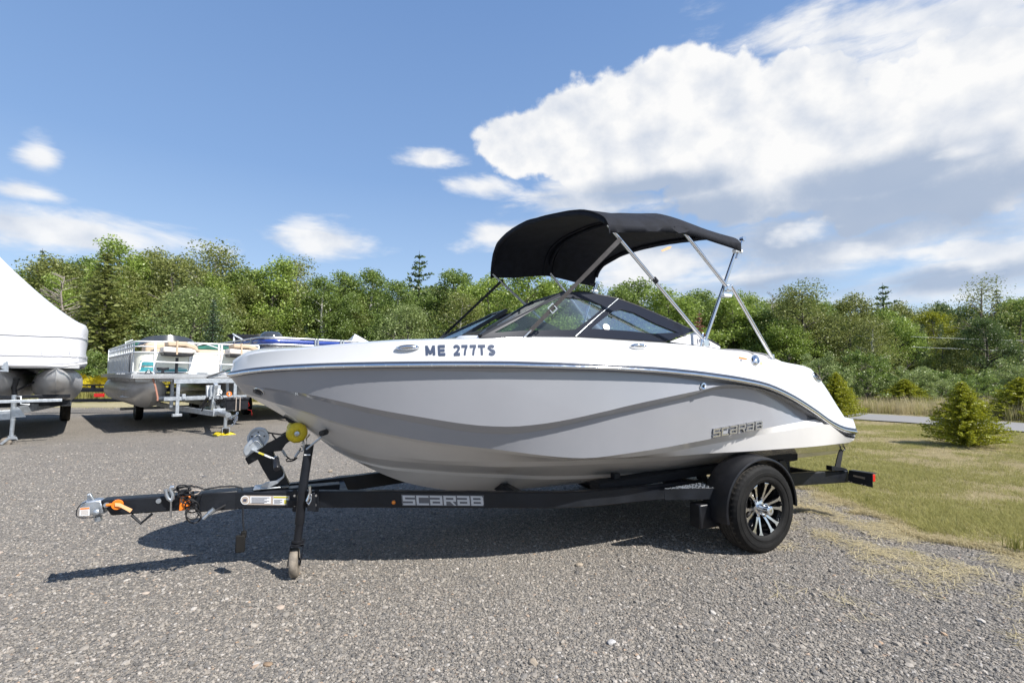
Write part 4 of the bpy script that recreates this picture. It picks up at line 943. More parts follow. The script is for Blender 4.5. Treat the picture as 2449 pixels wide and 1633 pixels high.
for side in (1, -1):
    w, c, ax = tyre(side); U = Vector((1, 0, 0)); V = Vector((0, 0, 1))
    b = MB(); b.lathe(c, ax, [(.196, .080), (.198, .086), (.194, .091), (.188, .088), (.184, .076), (.178, .06), (.166, .02), (.164, -.07), (.10, -.07), (.09, -.02), (.001, -.02)], 48); rim = b.build('rim', 'rimblack', w, smooth=35)
    for k in range(12):
        pair = k//2; a = 2*PI*pair/6 + (.20 if k % 2 else -.20) + .12; a0 = 2*PI*pair/6 + (.10 if k % 2 else -.10) + .12
        def pp(r, an, h): return c + (U*math.cos(an) + V*math.sin(an))*r + ax*h
        rs = [(.040, a0, .013, .040), (.08, a0 + (a-a0)*.45, .0085, .055), (.12, a0 + (a-a0)*.8, .008, .066), (.155, a, .010, .074), (.172, a, .020, .078), (.178, a, .021, .076)]
        b = MB(); rows = []
        for r, an, hw, h in rs:
            d = Vector((0, 0, 0)); tn = (-U*math.sin(an) + V*math.cos(an)); o = pp(r, an, h)
            rows.append([o - tn*hw, o + tn*hw, o + tn*hw*.8 - ax*.022, o - tn*hw*.8 - ax*.022])
        b.grid(rows, True); s_ = b.build('spoke', 'machined', rim, smooth=30)
        s_.data.materials.append(M['rimblack'])
        for p in s_.data.polygons:
            if p.index % 4: p.material_index = 1
    b = MB(); b.lathe(c, ax, [(.045, .02), (.046, .044), (.030, .048), (.0295, .118), (.0315, .119), (.0315, .124), (.027, .128), (.001, .129)], 30, mod=lambda k, r, h: 1 - (.05 if (k % 2 and .05 < h < .117) else 0)); b.build('hub_cap', 'chrome', rim, smooth=40)
    b = MB(); b.disc(c + ax*.1285, ax, .023, .002, 24); b.build('cap_centre', 'galv', rim)
    for k in range(5):
        a = 2*PI*k/5 + .2; o = c + (U*math.cos(a) + V*math.sin(a))*.057; b = MB(); b.lathe(o, ax, [(.011, .03), (.011, .062), (.008, .066), (.001, .066)], 6); b.build('lug_nut', 'chrome', rim, smooth=30)
    # fender
    FR = .335; a0, a1 = math.radians(-4), math.radians(192)
    b = MB(); rows = []; y_in, y_out = c.y - ax.y*.10, c.y + ax.y*.085
    y_in = -side*(.87); y_out = -side*(WO - .005)
    for k in range(49):
        a = a0 + (a1-a0)*k/48; d = Vector((math.cos(a), 0, math.sin(a))); e = 1.0 + (.02 if 0 else 0)
        fl = FR * (1 + .06*max(0, -math.cos(a))**2)
        o = Vector((WS, 0, CZ + .01))
        def q(r, y): return o + d*r + Vector((0, y, 0))
        sgn = 1 if y_out > y_in else -1
        rows.append([q(fl - .01, y_in), q(fl, y_in + sgn*.01), q(fl + .008, (y_in+y_out)/2), q(fl, y_out - sgn*.028), q(fl - .002, y_out - sgn*.016), q(fl - .004, y_out - sgn*.004), q(fl - .014, y_out), q(fl - .022, y_out - sgn*.004), q(fl - .018, y_out - sgn*.012), q(fl - .006, y_out - sgn*.03), q(fl - .006, y_in + sgn*.01)])
    b.grid(rows, True); b.f += [tuple(range(11)), tuple(range(48*11, 49*11))]
    fe = b.build('fender', 'plastic', trl, smooth=45)
    # triangular step in front of it
    if side > 0:
        s_px = [(1589,1168),(1738,1176.5)]; sa_ = bp(1589, 1168.5, .845); sb_ = bp(1738, 1176.5, .99); si = bp(1690, 1156, .84)
    zt = sa_.z; A = Vector((sa_.x, sa_.y*side, zt)); Bc = Vector((sb_.x, sb_.y*side, zt - .0)); Ci = Vector((sb_.x - .02, -.80*side, zt)); 
    b = MB(); b.prism([A, Bc, Ci], (0, 0, -.006)); b.prism([A, Bc, Bc + Vector((0, .004*side, 0)), A + Vector((0, .004*side, 0))], (0, 0, -.075)); b.prism([Bc, Ci, Ci + Vector((-.004, 0, 0)), Bc + Vector((-.004, 0, 0))], (0, 0, -.075)); stp = b.build('fender_step', 'frame', trl, bevel=.0015)
    for i in range(12):
        for j in range(9):
            u = (i + .5 + .5*(j % 2))/12; v = (j + .5)/9
            p = A.lerp(Bc, u); q_ = A.lerp(Ci, u); o = p.lerp(q_, v) + Vector((0, 0, .001))
            if u > .97 or (p-q_).length*.11 < .006 and j % 3: continue
            dd = Vector((.008, .006 if (i+j) % 2 else -.006, 0)); tb = MB(); tb.bar(o - dd, o + dd, .0035, .003); tb.build('tread_lug', 'galv', stp)
    if side > 0:
        p1 = bp(1714, 1187.5, .975); lamp(p1 + Vector((0, -.004, 0)), Vector((0, -1, 0)), .011, stp)
    b = MB(); b.box((WS - .33, -.90*side, .25), (.24, .10, .16)); b.build('fender_brace', 'plastic', trl, bevel=.01)
# rear frame plate with the tail lamp, transom strap
for side in (1, -1):
    f = (lambda v: v) if side > 0 else mir
    e0 = bp(2029, 1124.8, .80); e1_ = bp(2090, 1132, .98); z0 = e0.z; P_ = [Vector((e0.x, e0.y, z0)), Vector((e1_.x - .02, e1_.y, z0)), Vector((e1_.x - .02, e1_.y, z0 - .125)), Vector((e0.x, e0.y, z0 - .115))]
    P_ = [bp(2030,1125,.79), bp(2087,1133,.965), bp(2087,1165.5,.965), bp(2027,1152,.79)]
    b = MB(); b.prism([f(p) for p in P_], (.004, 0, 0)); b.prism([f(P_[0]), f(P_[1]), f(P_[1] + Vector((.06, 0, .0))), f(P_[0] + Vector((.06, 0, .0)))], (0, 0, .004)); pl = b.build('tail_bracket', 'frame', trl, bevel=.001)
    lo = lambda u, v: P_[0].lerp(P_[1], u).lerp(P_[3].lerp(P_[2], u), v)
    nn_ = (P_[1]-P_[0]).cross(P_[3]-P_[0]).normalized(); nn_ = nn_ if nn_.y < 0 else -nn_
    b = MB(); b.prism([f(lo(u, v) + nn_*.002) for u, v in ((.22,.3),(.70,.33),(.70,.5),(.22,.45))], f(nn_*.006)); b.build('side_plate', 'greywheel', pl, bevel=.001)
    for u, v in ((.05,.9),(.16,.93),(.58,.93),(.72,.95)):
        b = MB(); w__ = .035; b.prism([f(lo(u+a_, v+c_) + nn_*.002) for a_, c_ in ((-w__,-.025),(w__,-.025),(w__,.025),(-w__,.025))], f(nn_*.001)); b.build('plate_slot', 'tan', pl)
    tl = lo(1, 0) + Vector((.012, 0, 0)); b = MB()
    b.prism([f(q_) for q_ in (bp(2088,1134,.965), bp(2094,1134,.965), bp(2094,1152,.965), bp(2088,1152,.965))], (0, .09*side, 0)); b.build('tail_lamp', 'red', pl, bevel=.004)
    b = MB(); b.prism([f(bp(*p, .80)) for p in ((1990,1114),(1990,1125.5),(2028,1125),(2026,1121),(2014,1117))], (0, .05*side, 0)); b.build('strap_bracket', 'frame', trl, bevel=.002)
    s_ = MB(); s_.prism([f(bp(*p, .80)) for p in ((1998,1116),(2010,1118),(2017.5,1076),(2009,1074),(2004,1090))], (0, .008*side, 0)); tsx = s_.build('transom_strap', 'strapd', trl)
    b = MB(); b.tube([f(bp(x, y, .80)) for x, y in ((2013,1076),(2009,1070),(2013,1065),(2019,1069),(2021,1074),(2017,1077))], .0055, 6, closed=True); b.tube([f(bp(2017,1067,.80)), f(bp(2014,1061,.80))], .0055, 6); b.build('strap_hook', 'black', tsx, smooth=60)
    g = MB(); g.prism([f(bp(*p, .80)) for p in ((1878,1142),(1895,1140),(1894,1161),(1888,1156))], (0, .01*side, 0)); g.build('rail_gusset', 'frame', trl)

# ================================================================ ground
def lerp(a, b, t): return a + (b-a)*t
GE = [(3.6, 1.2), (3.30, 3.0), (3.10, 3.6), (3.05, 4.3), (3.0, 5.1), (2.6, 5.7), (1.6, 6.3), (.2, 8.6), (-1.5, 11.5), (-3.5, 14.2), (-6, 15.6), (-12, 16.6), (-24, 17.5)]   # edge between gravel (near, left) and lawn
GEX = [p[0] for p in GE]; 
def lawn_side(x, y):
    """signed distance to the edge line, positive on the lawn"""
    best = 1e9; sg = 1
    for (x0, y0), (x1, y1) in zip(GE, GE[1:]):
        dx, dy = x1-x0, y1-y0; t = max(0, min(1, ((x-x0)*dx + (y-y0)*dy)/(dx*dx+dy*dy))); px, py = x0+dx*t, y0+dy*t
        d = math.hypot(x-px, y-py)
        if d < best: best = d; sg = 1 if (dx*(y-y0) - dy*(x-x0)) < 0 else -1
    return best*sg
def axis(fine, far, n1, n2):
    a = list(np.linspace(-fine, fine, n1)); b = list(fine * (far/fine) ** (np.arange(1, n2+1)/n2)); return [-q for q in b[::-1]] + a + b
def sheet(name, m, xs, ys, dz=0., keep=None, **props):
    vid = {}; V = []; Fc = []
    X = [[(x, y) for x in xs] for y in ys]
    for j in range(len(ys)-1):
        for i in range(len(xs)-1):
            if keep and not keep((xs[i]+xs[i+1])/2, (ys[j]+ys[j+1])/2): continue
            f = []
            for a, b_ in ((i, j), (i+1, j), (i+1, j+1), (i, j+1)):
                if (a, b_) not in vid:
                    vid[(a, b_)] = len(V); V.append((xs[a], ys[b_], hgt(xs[a], ys[b_]) + dz))
                f.append(vid[(a, b_)])
            Fc.append(f)
    me = bpy.data.meshes.new(name); me.from_pydata(V, [], Fc); me.materials.append(m); 
    for p in me.polygons: p.use_smooth = True
    o = bpy.data.objects.new(name, me); C.objects.link(o)
    for k, v in props.items(): o[k] = v
    return o
def gravel_mat():
    m = bpy.data.materials.new('gravel'); m.use_nodes = True; t = NT(m.node_tree); b = t.n['Principled BSDF']
    o = t.node('ShaderNodeTexCoord').outputs['Object']; wob = t.node('ShaderNodeVectorMath', {0: o, 1: t.node('ShaderNodeVectorMath', {0: t.noise(o, 30, 2, .5, 0, 1), 1: (.012, .012, .0)}, operation='MULTIPLY').outputs[0]}, operation='ADD').outputs[0]
    c1 = t.vor(wob, 62, out=1); d1 = t.vor(wob, 62); c2 = t.vor(wob, 150, out=1); d2 = t.vor(wob, 150)
    s1 = t.node('ShaderNodeSeparateColor', {0: c1}); s2 = t.node('ShaderNodeSeparateColor', {0: c2})
    pal = [(0, (.08, .074, .066)), (.3, (.15, .138, .122)), (.6, (.225, .20, .168)), (.85, (.295, .258, .21)), (.96, (.38, .35, .31)), (1, (.30, .20, .13))]
    k1 = t.ramp(s1.outputs[0], pal); k2 = t.ramp(s2.outputs[0], pal)
    col = t.mix(t.step(t.noise(o, 9, 4, .6), .4, .62), k2, k1)
    col = t.mix(t.m('MULTIPLY', t.step(t.noise(o, .55, 5, .6), .42, .66), .5), col, (.26, .235, .20))       # dusty fines
    col = t.mix(t.m('MULTIPLY', t.step(t.noise(o, 1.7, 5, .65), .55, .75), .45), col, (.12, .117, .115))
    t.put(b.inputs['Base Color'], col); b.inputs['Roughness'].default_value = .92
    h = t.m('ADD', t.m('MULTIPLY', d1, -1.1), t.m('ADD', t.m('MULTIPLY', d2, -.5), t.m('MULTIPLY', t.noise(o, 240, 2, .6), .3)))
    t.put(b.inputs['Normal'], t.node('ShaderNodeBump', {'Strength': .9, 'Distance': .014, 'Height': h}).outputs[0]); return m
def lawn_mat():
    m = bpy.data.materials.new('lawn'); m.use_nodes = True; t = NT(m.node_tree); b = t.n['Principled BSDF']
    o = t.node('ShaderNodeTexCoord').outputs['Object']
    st = t.node('ShaderNodeMapping', {0: o, 3: (.7, 2.2, 1)}).outputs[0]
    n1 = t.noise(st, .55, 6, .62); n2 = t.noise(o, 18, 5, .7); n3 = t.noise(o, 90, 3, .6)
    dry = t.mix(n3, (.30, .255, .15), (.46, .40, .26)); grn = t.mix(n3, (.17, .18, .07), (.28, .28, .12))
    col = t.mix(t.step(t.m('ADD', n1, t.m('MULTIPLY', t.m('SUBTRACT', n2, .5), .55)), .22, .58), grn, dry)
    col = t.mix(t.m('MULTIPLY', t.step(t.noise(o, 2.3, 5, .7), .66, .76), .4), col, (.15, .115, .08))
    t.put(b.inputs['Base Color'], col); b.inputs['Roughness'].default_value = .95; b.inputs['Specular IOR Level'].default_value = .15
    t.put(b.inputs['Normal'], t.node('ShaderNodeBump', {'Strength': 1., 'Distance': .03, 'Height': t.m('ADD', t.noise(o, 60, 4, .7), t.noise(o, 9, 3, .6))}).outputs[0]); return m
M['gravel'] = gravel_mat(); M['lawn'] = lawn_mat()
xs = axis(14, 900, 57, 22); ys = [-40, -12, -4] + list(np.linspace(-1, 30, 63)) + list(np.linspace(31, 70, 20)) + [90, 130, 200, 350, 600, 1200]
sheet('ground', M['gravel'], xs, ys, kind='structure')
fx = list(np.arange(-5, 9, .07)); fy = list(np.arange(1.2, 16, .07))
def edge_noise(x, y): return .10*noise.noise((x*2.3, y*2.3, 0)) + .06*noise.noise((x*9, y*9, 3)) + .05*noise.noise((x*31, y*31, 5))
nearl = lambda x, y: lawn_side(x, y) + edge_noise(x, y)*2.2 > .16
sheet('lawn_edge', M['lawn'], fx, fy, .006, lambda x, y: nearl(x, y) and x < 8.96 and y < 15.9, kind='structure')
lx = axis(9, 900, 55, 22); ly = list(np.linspace(1.2, 40, 80)) + list(np.linspace(41, 70, 15)) + [90, 130, 200, 350, 600, 1200]
sheet('lawn', M['lawn'], lx, ly, .004, lambda x, y: lawn_side(x, y) > .55, kind='structure')
def road_mat():
    m = bpy.data.materials.new('road'); m.use_nodes = True; t = NT(m.node_tree); b = t.n['Principled BSDF']
    o = t.node('ShaderNodeTexCoord').outputs['Object']
    t.put(b.inputs['Base Color'], t.mix(t.noise(o, 60, 4, .7), t.mix(t.noise(o, .8, 4), (.14, .135, .13), (.20, .195, .185)), (.27, .26, .25))); b.inputs['Roughness'].default_value = .9; return m
M['road'] = road_mat()
ra, rb_ = [gp(1990, 1001.5), gp(2049, 1005), gp(2160, 1012), gp(2300, 1023), gp(2449, 1035.5), gp(2700, 1062)], [gp(1960, 987), gp(2041, 990), gp(2160, 996), gp(2300, 1004), gp(2449, 1014.5), gp(2700, 1036)]
b = MB(); E1 = ra[0] - (ra[2]-ra[0])*2.2; E2 = rb_[0] - (rb_[2]-rb_[0])*1.6
NA = [E1] + ra; NB = [E2] + rb_; rows = []
for i in range(len(NA)-1):
    for k in range(6):
        p = NA[i].lerp(NA[i+1], k/6); q = NB[i].lerp(NB[i+1], k/6); rows.append([p.lerp(q, j/5) for j in range(6)])
rows = [[Vector((p.x, p.y, hgt(p.x, p.y) + .035)) for p in r] for r in rows]; b.grid([r[::-1] for r in rows]); b.build('road', M['road'], None, smooth=60, kind='structure')

# ---------------------------------------------------------------- scatter by instancing
def proto(name, verts, faces, m, smooth=False):
    me = bpy.data.meshes.new(name); me.from_pydata([tuple(v) for v in verts], [], faces); me.materials.append(m)
    if smooth:
        for p in me.polygons: p.use_smooth = True
    return bpy.data.objects.new(name, me)          # kept out of the scene; only instanced
def scatter(name, pts, rots, scls, protos, **props):
    """point cloud mesh + geometry nodes picking one prototype per point"""
    root = None; parent = None; objs = []
    idx = rng.integers(0, len(protos), len(pts)) if len(protos) > 1 else np.zeros(len(pts), int)
    me = bpy.data.meshes.new(name); me.vertices.add(len(pts)); me.vertices.foreach_set('co', np.asarray(pts, np.float32).ravel())
    for nm, arr, ty, key in (('rot', rots, 'FLOAT_VECTOR', 'vector'), ('scl', scls, 'FLOAT_VECTOR', 'vector')):
        at = me.attributes.new(nm, ty, 'POINT'); at.data.foreach_set(key, np.asarray(arr, np.float32).ravel())
    at = me.attributes.new('pick', 'INT', 'POINT'); at.data.foreach_set('value', idx.astype(np.int32))
    o = bpy.data.objects.new(name, me); C.objects.link(o)
    ng = bpy.data.node_groups.new(name, 'GeometryNodeTree'); ng.interface.new_socket('Geometry', in_out='INPUT', socket_type='NodeSocketGeometry'); ng.interface.new_socket('Geometry', in_out='OUTPUT', socket_type='NodeSocketGeometry')
    N = ng.nodes; L = ng.links; gi = N.new('NodeGroupInput'); go = N.new('NodeGroupOutput'); jn = N.new('GeometryNodeJoinGeometry')
    def attr(nm, ty):
        a = N.new('GeometryNodeInputNamedAttribute'); a.data_type = ty; a.inputs[0].default_value = nm; return a.outputs[0]
    for k, p in enumerate(protos):
        oi = N.new('GeometryNodeObjectInfo'); oi.inputs[0].default_value = p; oi.inputs['As Instance'].default_value = True
        ip = N.new('GeometryNodeInstanceOnPoints'); L.new(gi.outputs[0], ip.inputs['Points'])
        cmp = N.new('FunctionNodeCompare'); cmp.data_type = 'INT'; cmp.operation = 'EQUAL'; L.new(attr('pick', 'INT'), cmp.inputs[2]); cmp.inputs[3].default_value = k
        L.new(cmp.outputs[0], ip.inputs['Selection']); L.new(oi.outputs['Geometry'], ip.inputs['Instance'])
        er = N.new('FunctionNodeEulerToRotation'); L.new(attr('rot', 'FLOAT_VECTOR'), er.inputs[0]); L.new(er.outputs[0], ip.inputs['Rotation'])
        L.new(attr('scl', 'FLOAT_VECTOR'), ip.inputs['Scale']); L.new(ip.outputs[0], jn.inputs[0])
    L.new(jn.outputs[0], go.inputs[0]); md = o.modifiers.new('scatter', 'NODES'); md.node_group = ng
    for k, v in props.items(): o[k] = v
    return o
def stone_mat():
    m = bpy.data.materials.new('stones'); m.use_nodes = True; t = NT(m.node_tree); b = t.n['Principled BSDF']; oi = t.node('ShaderNodeObjectInfo')
    c = t.ramp(oi.outputs['Random'], [(0, (.07, .066, .06)), (.28, (.14, .13, .117)), (.55, (.20, .18, .152)), (.76, (.265, .232, .19)), (.92, (.33, .295, .25)), (.975, (.43, .40, .36)), (1, (.33, .21, .12))])
    o = t.node('ShaderNodeTexCoord').outputs['Object']; c = t.mix(t.m('MULTIPLY', t.noise(o, 1.5, 4, .6), .35), c, (.25, .23, .21)); t.put(b.inputs['Base Color'], c); b.inputs['Roughness'].default_value = .85; return m
M['stones'] = stone_mat()
import bmesh
def stone_proto(seed):
    r = random.Random(seed); bm = bmesh.new(); bmesh.ops.create_icosphere(bm, subdivisions=1, radius=1)
    for v in bm.verts: v.co *= r.uniform(.72, 1.18)
    V = [v.co.copy() for v in bm.verts]; Fx = [[v.index for v in f.verts] for f in bm.faces]; bm.free(); return proto('stone', V, Fx, M['stones'])
stones = [stone_proto(k) for k in range(4)]
def gravel_points(n, ymin, ymax, smin, smax, power):
    P, S, Rr = [], [], []
    while len(P) < n:
        k = n; y = ymin + (ymax-ymin)*rng.random(k)**power; x = (rng.random(k)*2-1) * (y*1.12 + .25)
        for a, b_ in zip(x, y):
            if len(P) >= n: break
            if b_ > 4.2 or a > 2.7:
                d = lawn_side(a, b_) + edge_noise(a, b_)
                if d > -.3 and rng.random() < min(1, (d + .3)/.75): continue
            P.append((a, b_, hgt(a, b_) + .001)); s = smin + (smax-smin)*rng.random()**2.6; S.append((s, s*rng.uniform(.65, 1), s*rng.uniform(.35, .7))); Rr.append((rng.uniform(-.4, .4), rng.uniform(-.4, .4), rng.uniform(0, 6.28)))
    return P, Rr, S
P1 = gravel_points(170000, 1.55, 7.5, .0035, .0115, 1.35)
scatter('gravel_stones', *P1, stones, kind='stuff')
P2 = gravel_points(2600, 1.6, 9, .012, .024, 1.3); scatter('larger_gravel', *P2, stones, kind='stuff')
# a few stones large enough to point at
for x, y, w, lab in ((1462, 1537, .045, 'pale grey flat stone lying alone in the foreground gravel'), (1385, 1352, .055, 'tan broken stone in the gravel in front of the wheel, just beyond the shadow'), (1275, 1586, .05, 'tan rounded stone at the lower rim of the gravel'), (488, 1140, .05, 'small dark stone on the gravel beyond the trailer tongue'),
                     (790, 1128, .08, 'pale tan wedge of stone beside the black frame under the bow'), (640, 1590, .04, 'brown stone in the front gravel below the jack wheel')):
    p = gp(x, y); r = random.Random(int(x)); bm = bmesh.new(); bmesh.ops.create_icosphere(bm, subdivisions=2, radius=1)
    for v in bm.verts: v.co = Vector((v.co.x*w*.5, v.co.y*w*.36, v.co.z*w*.22)) * (1 + .35*noise.noise(v.co*1.7 + Vector((x, 0, 0))))
    me = bpy.data.meshes.new('stone'); bm.to_mesh(me); bm.free(); me.materials.append(mat('stone_%d' % x, (.30, .25, .19) if 'tan' in lab else ((.10, .10, .105) if 'dark' in lab else ((.20, .14, .09) if 'brown' in lab else (.38, .37, .36))), .85, var=.25, vscale=40))
    o = bpy.data.objects.new('stone', me); C.objects.link(o); o.location = (p.x, p.y, p.z + w*.1); o.rotation_euler = (0, 0, r.uniform(0, 3)); tag(o, lab, 'stone')

# ---------------------------------------------------------------- grass
def blade_mat(name, a, b_, tr=.35):
    m = bpy.data.materials.new(name); m.use_nodes = True; t = NT(m.node_tree); t.n.clear(); oi = t.node('ShaderNodeObjectInfo')
    o = t.node('ShaderNodeTexCoord').outputs['Object']; c = t.mix(t.m('ADD', t.m('MULTIPLY', oi.outputs['Random'], .7), t.m('MULTIPLY', t.noise(o, 9, 2), .3)), a, b_)
    d = t.node('ShaderNodeBsdfDiffuse', {0: c}); tl = t.node('ShaderNodeBsdfTranslucent', {0: c}); x = t.node('ShaderNodeMixShader', {0: tr, 1: d.outputs[0], 2: tl.outputs[0]})
    t.l.new(x.outputs[0], t.node('ShaderNodeOutputMaterial').inputs[0]); return m
M['gg'] = blade_mat('green_blades', (.22, .22, .06), (.50, .46, .20)); M['gd'] = blade_mat('dry_blades', (.42, .36, .20), (.70, .61, .40)); M['gy'] = blade_mat('goldenrod', (.42, .34, .02), (.62, .50, .04)); M['gw'] = blade_mat('white_heads', (.5, .48, .42), (.68, .66, .6))
def tuft(seed, n, h, spread, w, m, lean=.5, head=None):
    r = random.Random(seed); V, Fx = [], []
    for _ in range(n):
        a = r.uniform(0, 6.28); d = r.uniform(0, spread); x, y = d*math.cos(a), d*math.sin(a); hh = h*r.uniform(.5, 1); la = r.uniform(0, 6.28); ll = hh*lean*r.uniform(.2, 1); ww = w*r.uniform(.6, 1)
        px, py = -math.sin(la)*ww, math.cos(la)*ww; k = len(V)
        V += [(x-px, y-py, 0), (x+px, y+py, 0), (x + px*.7 + ll*.35*math.cos(la), y + py*.7 + ll*.35*math.sin(la), hh*.55), (x - px*.7 + ll*.35*math.cos(la), y - py*.7 + ll*.35*math.sin(la), hh*.55), (x + ll*math.cos(la), y + ll*math.sin(la), hh*(1 if lean < 1 else .6))]
        Fx += [(k, k+1, k+2, k+3), (k+3, k+2, k+4)]
    return proto('tuft', V, Fx, m)
tg_ = [tuft(k, 14, .055, .06, .0022, M['gg'], .8) for k in range(3)]; td_ = [tuft(9+k, 14, .045, .07, .0022, M['gd'], 1.3) for k in range(3)]
def lawn_pts(n, fy0, fy1, cond):
    P, Rr, S = [], [], []
    while len(P) < n:
        y = fy0 + (fy1-fy0)*rng.random()**1.6; x = rng.uniform(.2, 1.12)*(y + .3) + (rng.uniform(0, 2.2) if rng.random() < .2 else 0) if rng.random() < .85 else rng.uniform(-1.1, .3)*y
        if cond(x, y): P.append((x, y, hgt(x, y) + .004)); s = rng.uniform(.6, 1.25); S.append((s, s, s)); Rr.append((0, 0, rng.uniform(0, 6.28)))
    return P, Rr, S
def on_road(x, y):
    p = (x, y); v = Vector((x, y, hgt(x, y))) - EYEV; px = 1224.5 + F * v.x / (v.y*math.cos(PITCH) + v.z*math.sin(PITCH)); py = 816.5 - F * (v.z*math.cos(PITCH) - v.y*math.sin(PITCH)) / (v.y*math.cos(PITCH) + v.z*math.sin(PITCH))
    return px > 1900 and np.interp(px, [1960, 2041, 2160, 2300, 2449, 2700], [985, 988, 994, 1002, 1012, 1034]) < py < np.interp(px, [1990, 2049, 2160, 2300, 2449, 2700], [1003, 1007, 1014, 1025, 1038, 1064])
gn = lambda x, y: noise.noise((x*.55*.7, y*.55*2.0, 7)) + .5*noise.noise((x*2.5, y*2.5, 2)) + .3*noise.noise((x*9, y*9, 2))
scatter('grass', *lawn_pts(60000, 2.8, 17, lambda x, y: lawn_side(x, y) + edge_noise(x, y)*2 > .12 and rng.random() < .62*sstep(-.45, 1.1, gn(x, y)) and not on_road(x, y)), tg_, kind='stuff')
scatter('dry_grass', *lawn_pts(130000, 2.6, 17, lambda x, y: lawn_side(x, y) + edge_noise(x, y)*2.4 > .0 and rng.random() > sstep(-.2, 1.4, gn(x, y)) and not on_road(x, y)), td_, kind='stuff')
def straw(seed):
    r = random.Random(seed); V, Fx = [], []
    for _ in range(14):
        a = r.uniform(0, 3.14); x, y = r.gauss(0, .06), r.gauss(0, .06); L_ = r.uniform(.02, .07); k = len(V); c, s = math.cos(a)*L_, math.sin(a)*L_; z = r.uniform(.002, .012)
        V += [(x-c, y-s, z), (x-c+.0015, y-s-.002, z), (x+c+.0015, y+s-.002, z+.004), (x+c, y+s, z+.004)]; Fx.append((k, k+1, k+2, k+3))
    return proto('straw', V, Fx, M['gd'])
def strawpts():
    P, Rr, S = [], [], []
    while len(P) < 2400:
        i = int(rng.integers(0, 6)); t = rng.random(); x = lerp(GE[i][0], GE[i+1][0], t) + rng.normal(0, .6) + .05; y = lerp(GE[i][1], GE[i+1][1], t) + rng.normal(0, .22)
        if noise.noise((x*2.2, y*2.2, 11)) < -.05 or y < 1.3: continue
        P.append((x, y, .004)); s = rng.uniform(.6, 1.2); S.append((s, s, s)); Rr.append((0, 0, rng.uniform(0, 6.28)))
    return P, Rr, S
scatter('straw', *strawpts(), [straw(1), straw(2)], kind='stuff')
# edge weeds: taller tufts one could point at
for x, y, h, n, lab in ((2430, 1322, .16, 60, 'tall green grass tuft at the gravel edge, at the right border of the picture'), (2265, 1262, .12, 34, 'clump of cut reddish stalks and grass by the gravel edge'), (2075, 1208, .10, 46, 'green grass tuft just behind the tail lamp bracket, at the gravel edge'), (2230, 1205, .07, 40, 'low leafy green weed in the dry lawn right of the trailer'), (2180, 1325, .03, 18, 'tiny green weed growing in the gravel right of the tyre')):
    p = gp(x, y); t0 = tuft(int(x), n, h, .07 if h > .04 else .04, .0035, M['gg'], .5); C.objects.link(t0); t0.name = 'grass_tuft'; t0.location = p; tag(t0, lab, 'grass tuft')

# ================================================================ trees
def leaf_mat(name, dark, light, tr=.38, hue=.0):
    m = bpy.data.materials.new(name); m.use_nodes = True; t = NT(m.node_tree); t.n.clear(); oi = t.node('ShaderNodeObjectInfo'); ge = t.node('ShaderNodeNewGeometry')
    r = ge.outputs['Random Per Island']; f = t.m('ADD', t.m('MULTIPLY', r, .75), t.m('MULTIPLY', oi.outputs['Random'], .25))
    c = t.mix(f, dark, light); d = t.node('ShaderNodeBsdfDiffuse', {0: c}); tl = t.node('ShaderNodeBsdfTranslucent', {0: t.mix(.4, c, light)}); gl = t.node('ShaderNodeBsdfGlossy', {0: (.55, .55, .5), 'Roughness': .45})
    x = t.node('ShaderNodeMixShader', {0: tr, 1: d.outputs[0], 2: tl.outputs[0]}); y = t.node('ShaderNodeMixShader', {0: .06, 1: x.outputs[0], 2: gl.outputs[0]})
    t.l.new(y.outputs[0], t.node('ShaderNodeOutputMaterial').inputs[0]); return m
LM = {'green': leaf_mat('leaf_green', (.085, .14, .028), (.26, .34, .08)), 'bright': leaf_mat('leaf_bright', (.125, .20, .03), (.35, .44, .09)), 'olive': leaf_mat('leaf_olive', (.12, .15, .032), (.31, .33, .10)),
      'pale': leaf_mat('leaf_pale', (.12, .17, .045), (.36, .43, .16)), 'dark': leaf_mat('leaf_dark', (.05, .085, .026), (.12, .175, .052)), 'blue': leaf_mat('leaf_blue', (.035, .07, .04), (.10, .145, .08), .2),
      'lime': leaf_mat('leaf_lime', (.13, .16, .012), (.44, .44, .03)), 'rust': leaf_mat('leaf_rust', (.16, .07, .045), (.32, .13, .08), .2), 'gold': leaf_mat('leaf_gold', (.40, .33, .02), (.62, .52, .05), .3)}
M['bark'] = mat('bark_grey', (.16, .135, .115), .9, var=.3, vscale=9, bump=.6, bscale=20); M['barkd'] = mat('bark_dark', (.055, .045, .038), .9, var=.3, bump=.6, bscale=20); M['birch'] = mat('bark_pale', (.42, .40, .36), .8, var=.2, vscale=5); M['dead'] = mat('dead_wood', (.27, .235, .20), .9, var=.2)
def quads_mesh(name, cen, size, m, aspect=.6, updir=None, seed=0):
    """leaf sized quads at the given centres, random orientation"""
    r = np.random.default_rng(seed); n = len(cen); u = r.normal(size=(n, 3)); u[:, 2] *= .6; u /= np.linalg.norm(u, axis=1)[:, None]; w = r.normal(size=(n, 3)); v = np.cross(u, w); v /= np.linalg.norm(v, axis=1)[:, None]
    s = (size * r.uniform(.6, 1.3, n))[:, None]; cen = np.asarray(cen); a = u*s*.5; b_ = v*s*.5*aspect
    V = np.stack([cen-a, cen-b_, cen+a, cen+b_], 1).reshape(-1, 3).astype(np.float32)
    me = bpy.data.meshes.new(name); me.vertices.add(4*n); me.vertices.foreach_set('co', V.ravel()); me.loops.add(4*n); me.loops.foreach_set('vertex_index', np.arange(4*n, dtype=np.int32)); me.polygons.add(n); me.polygons.foreach_set('loop_start', np.arange(0, 4*n, 4, dtype=np.int32)); me.update(calc_edges=True); me.validate()
    me.materials.append(m); return me
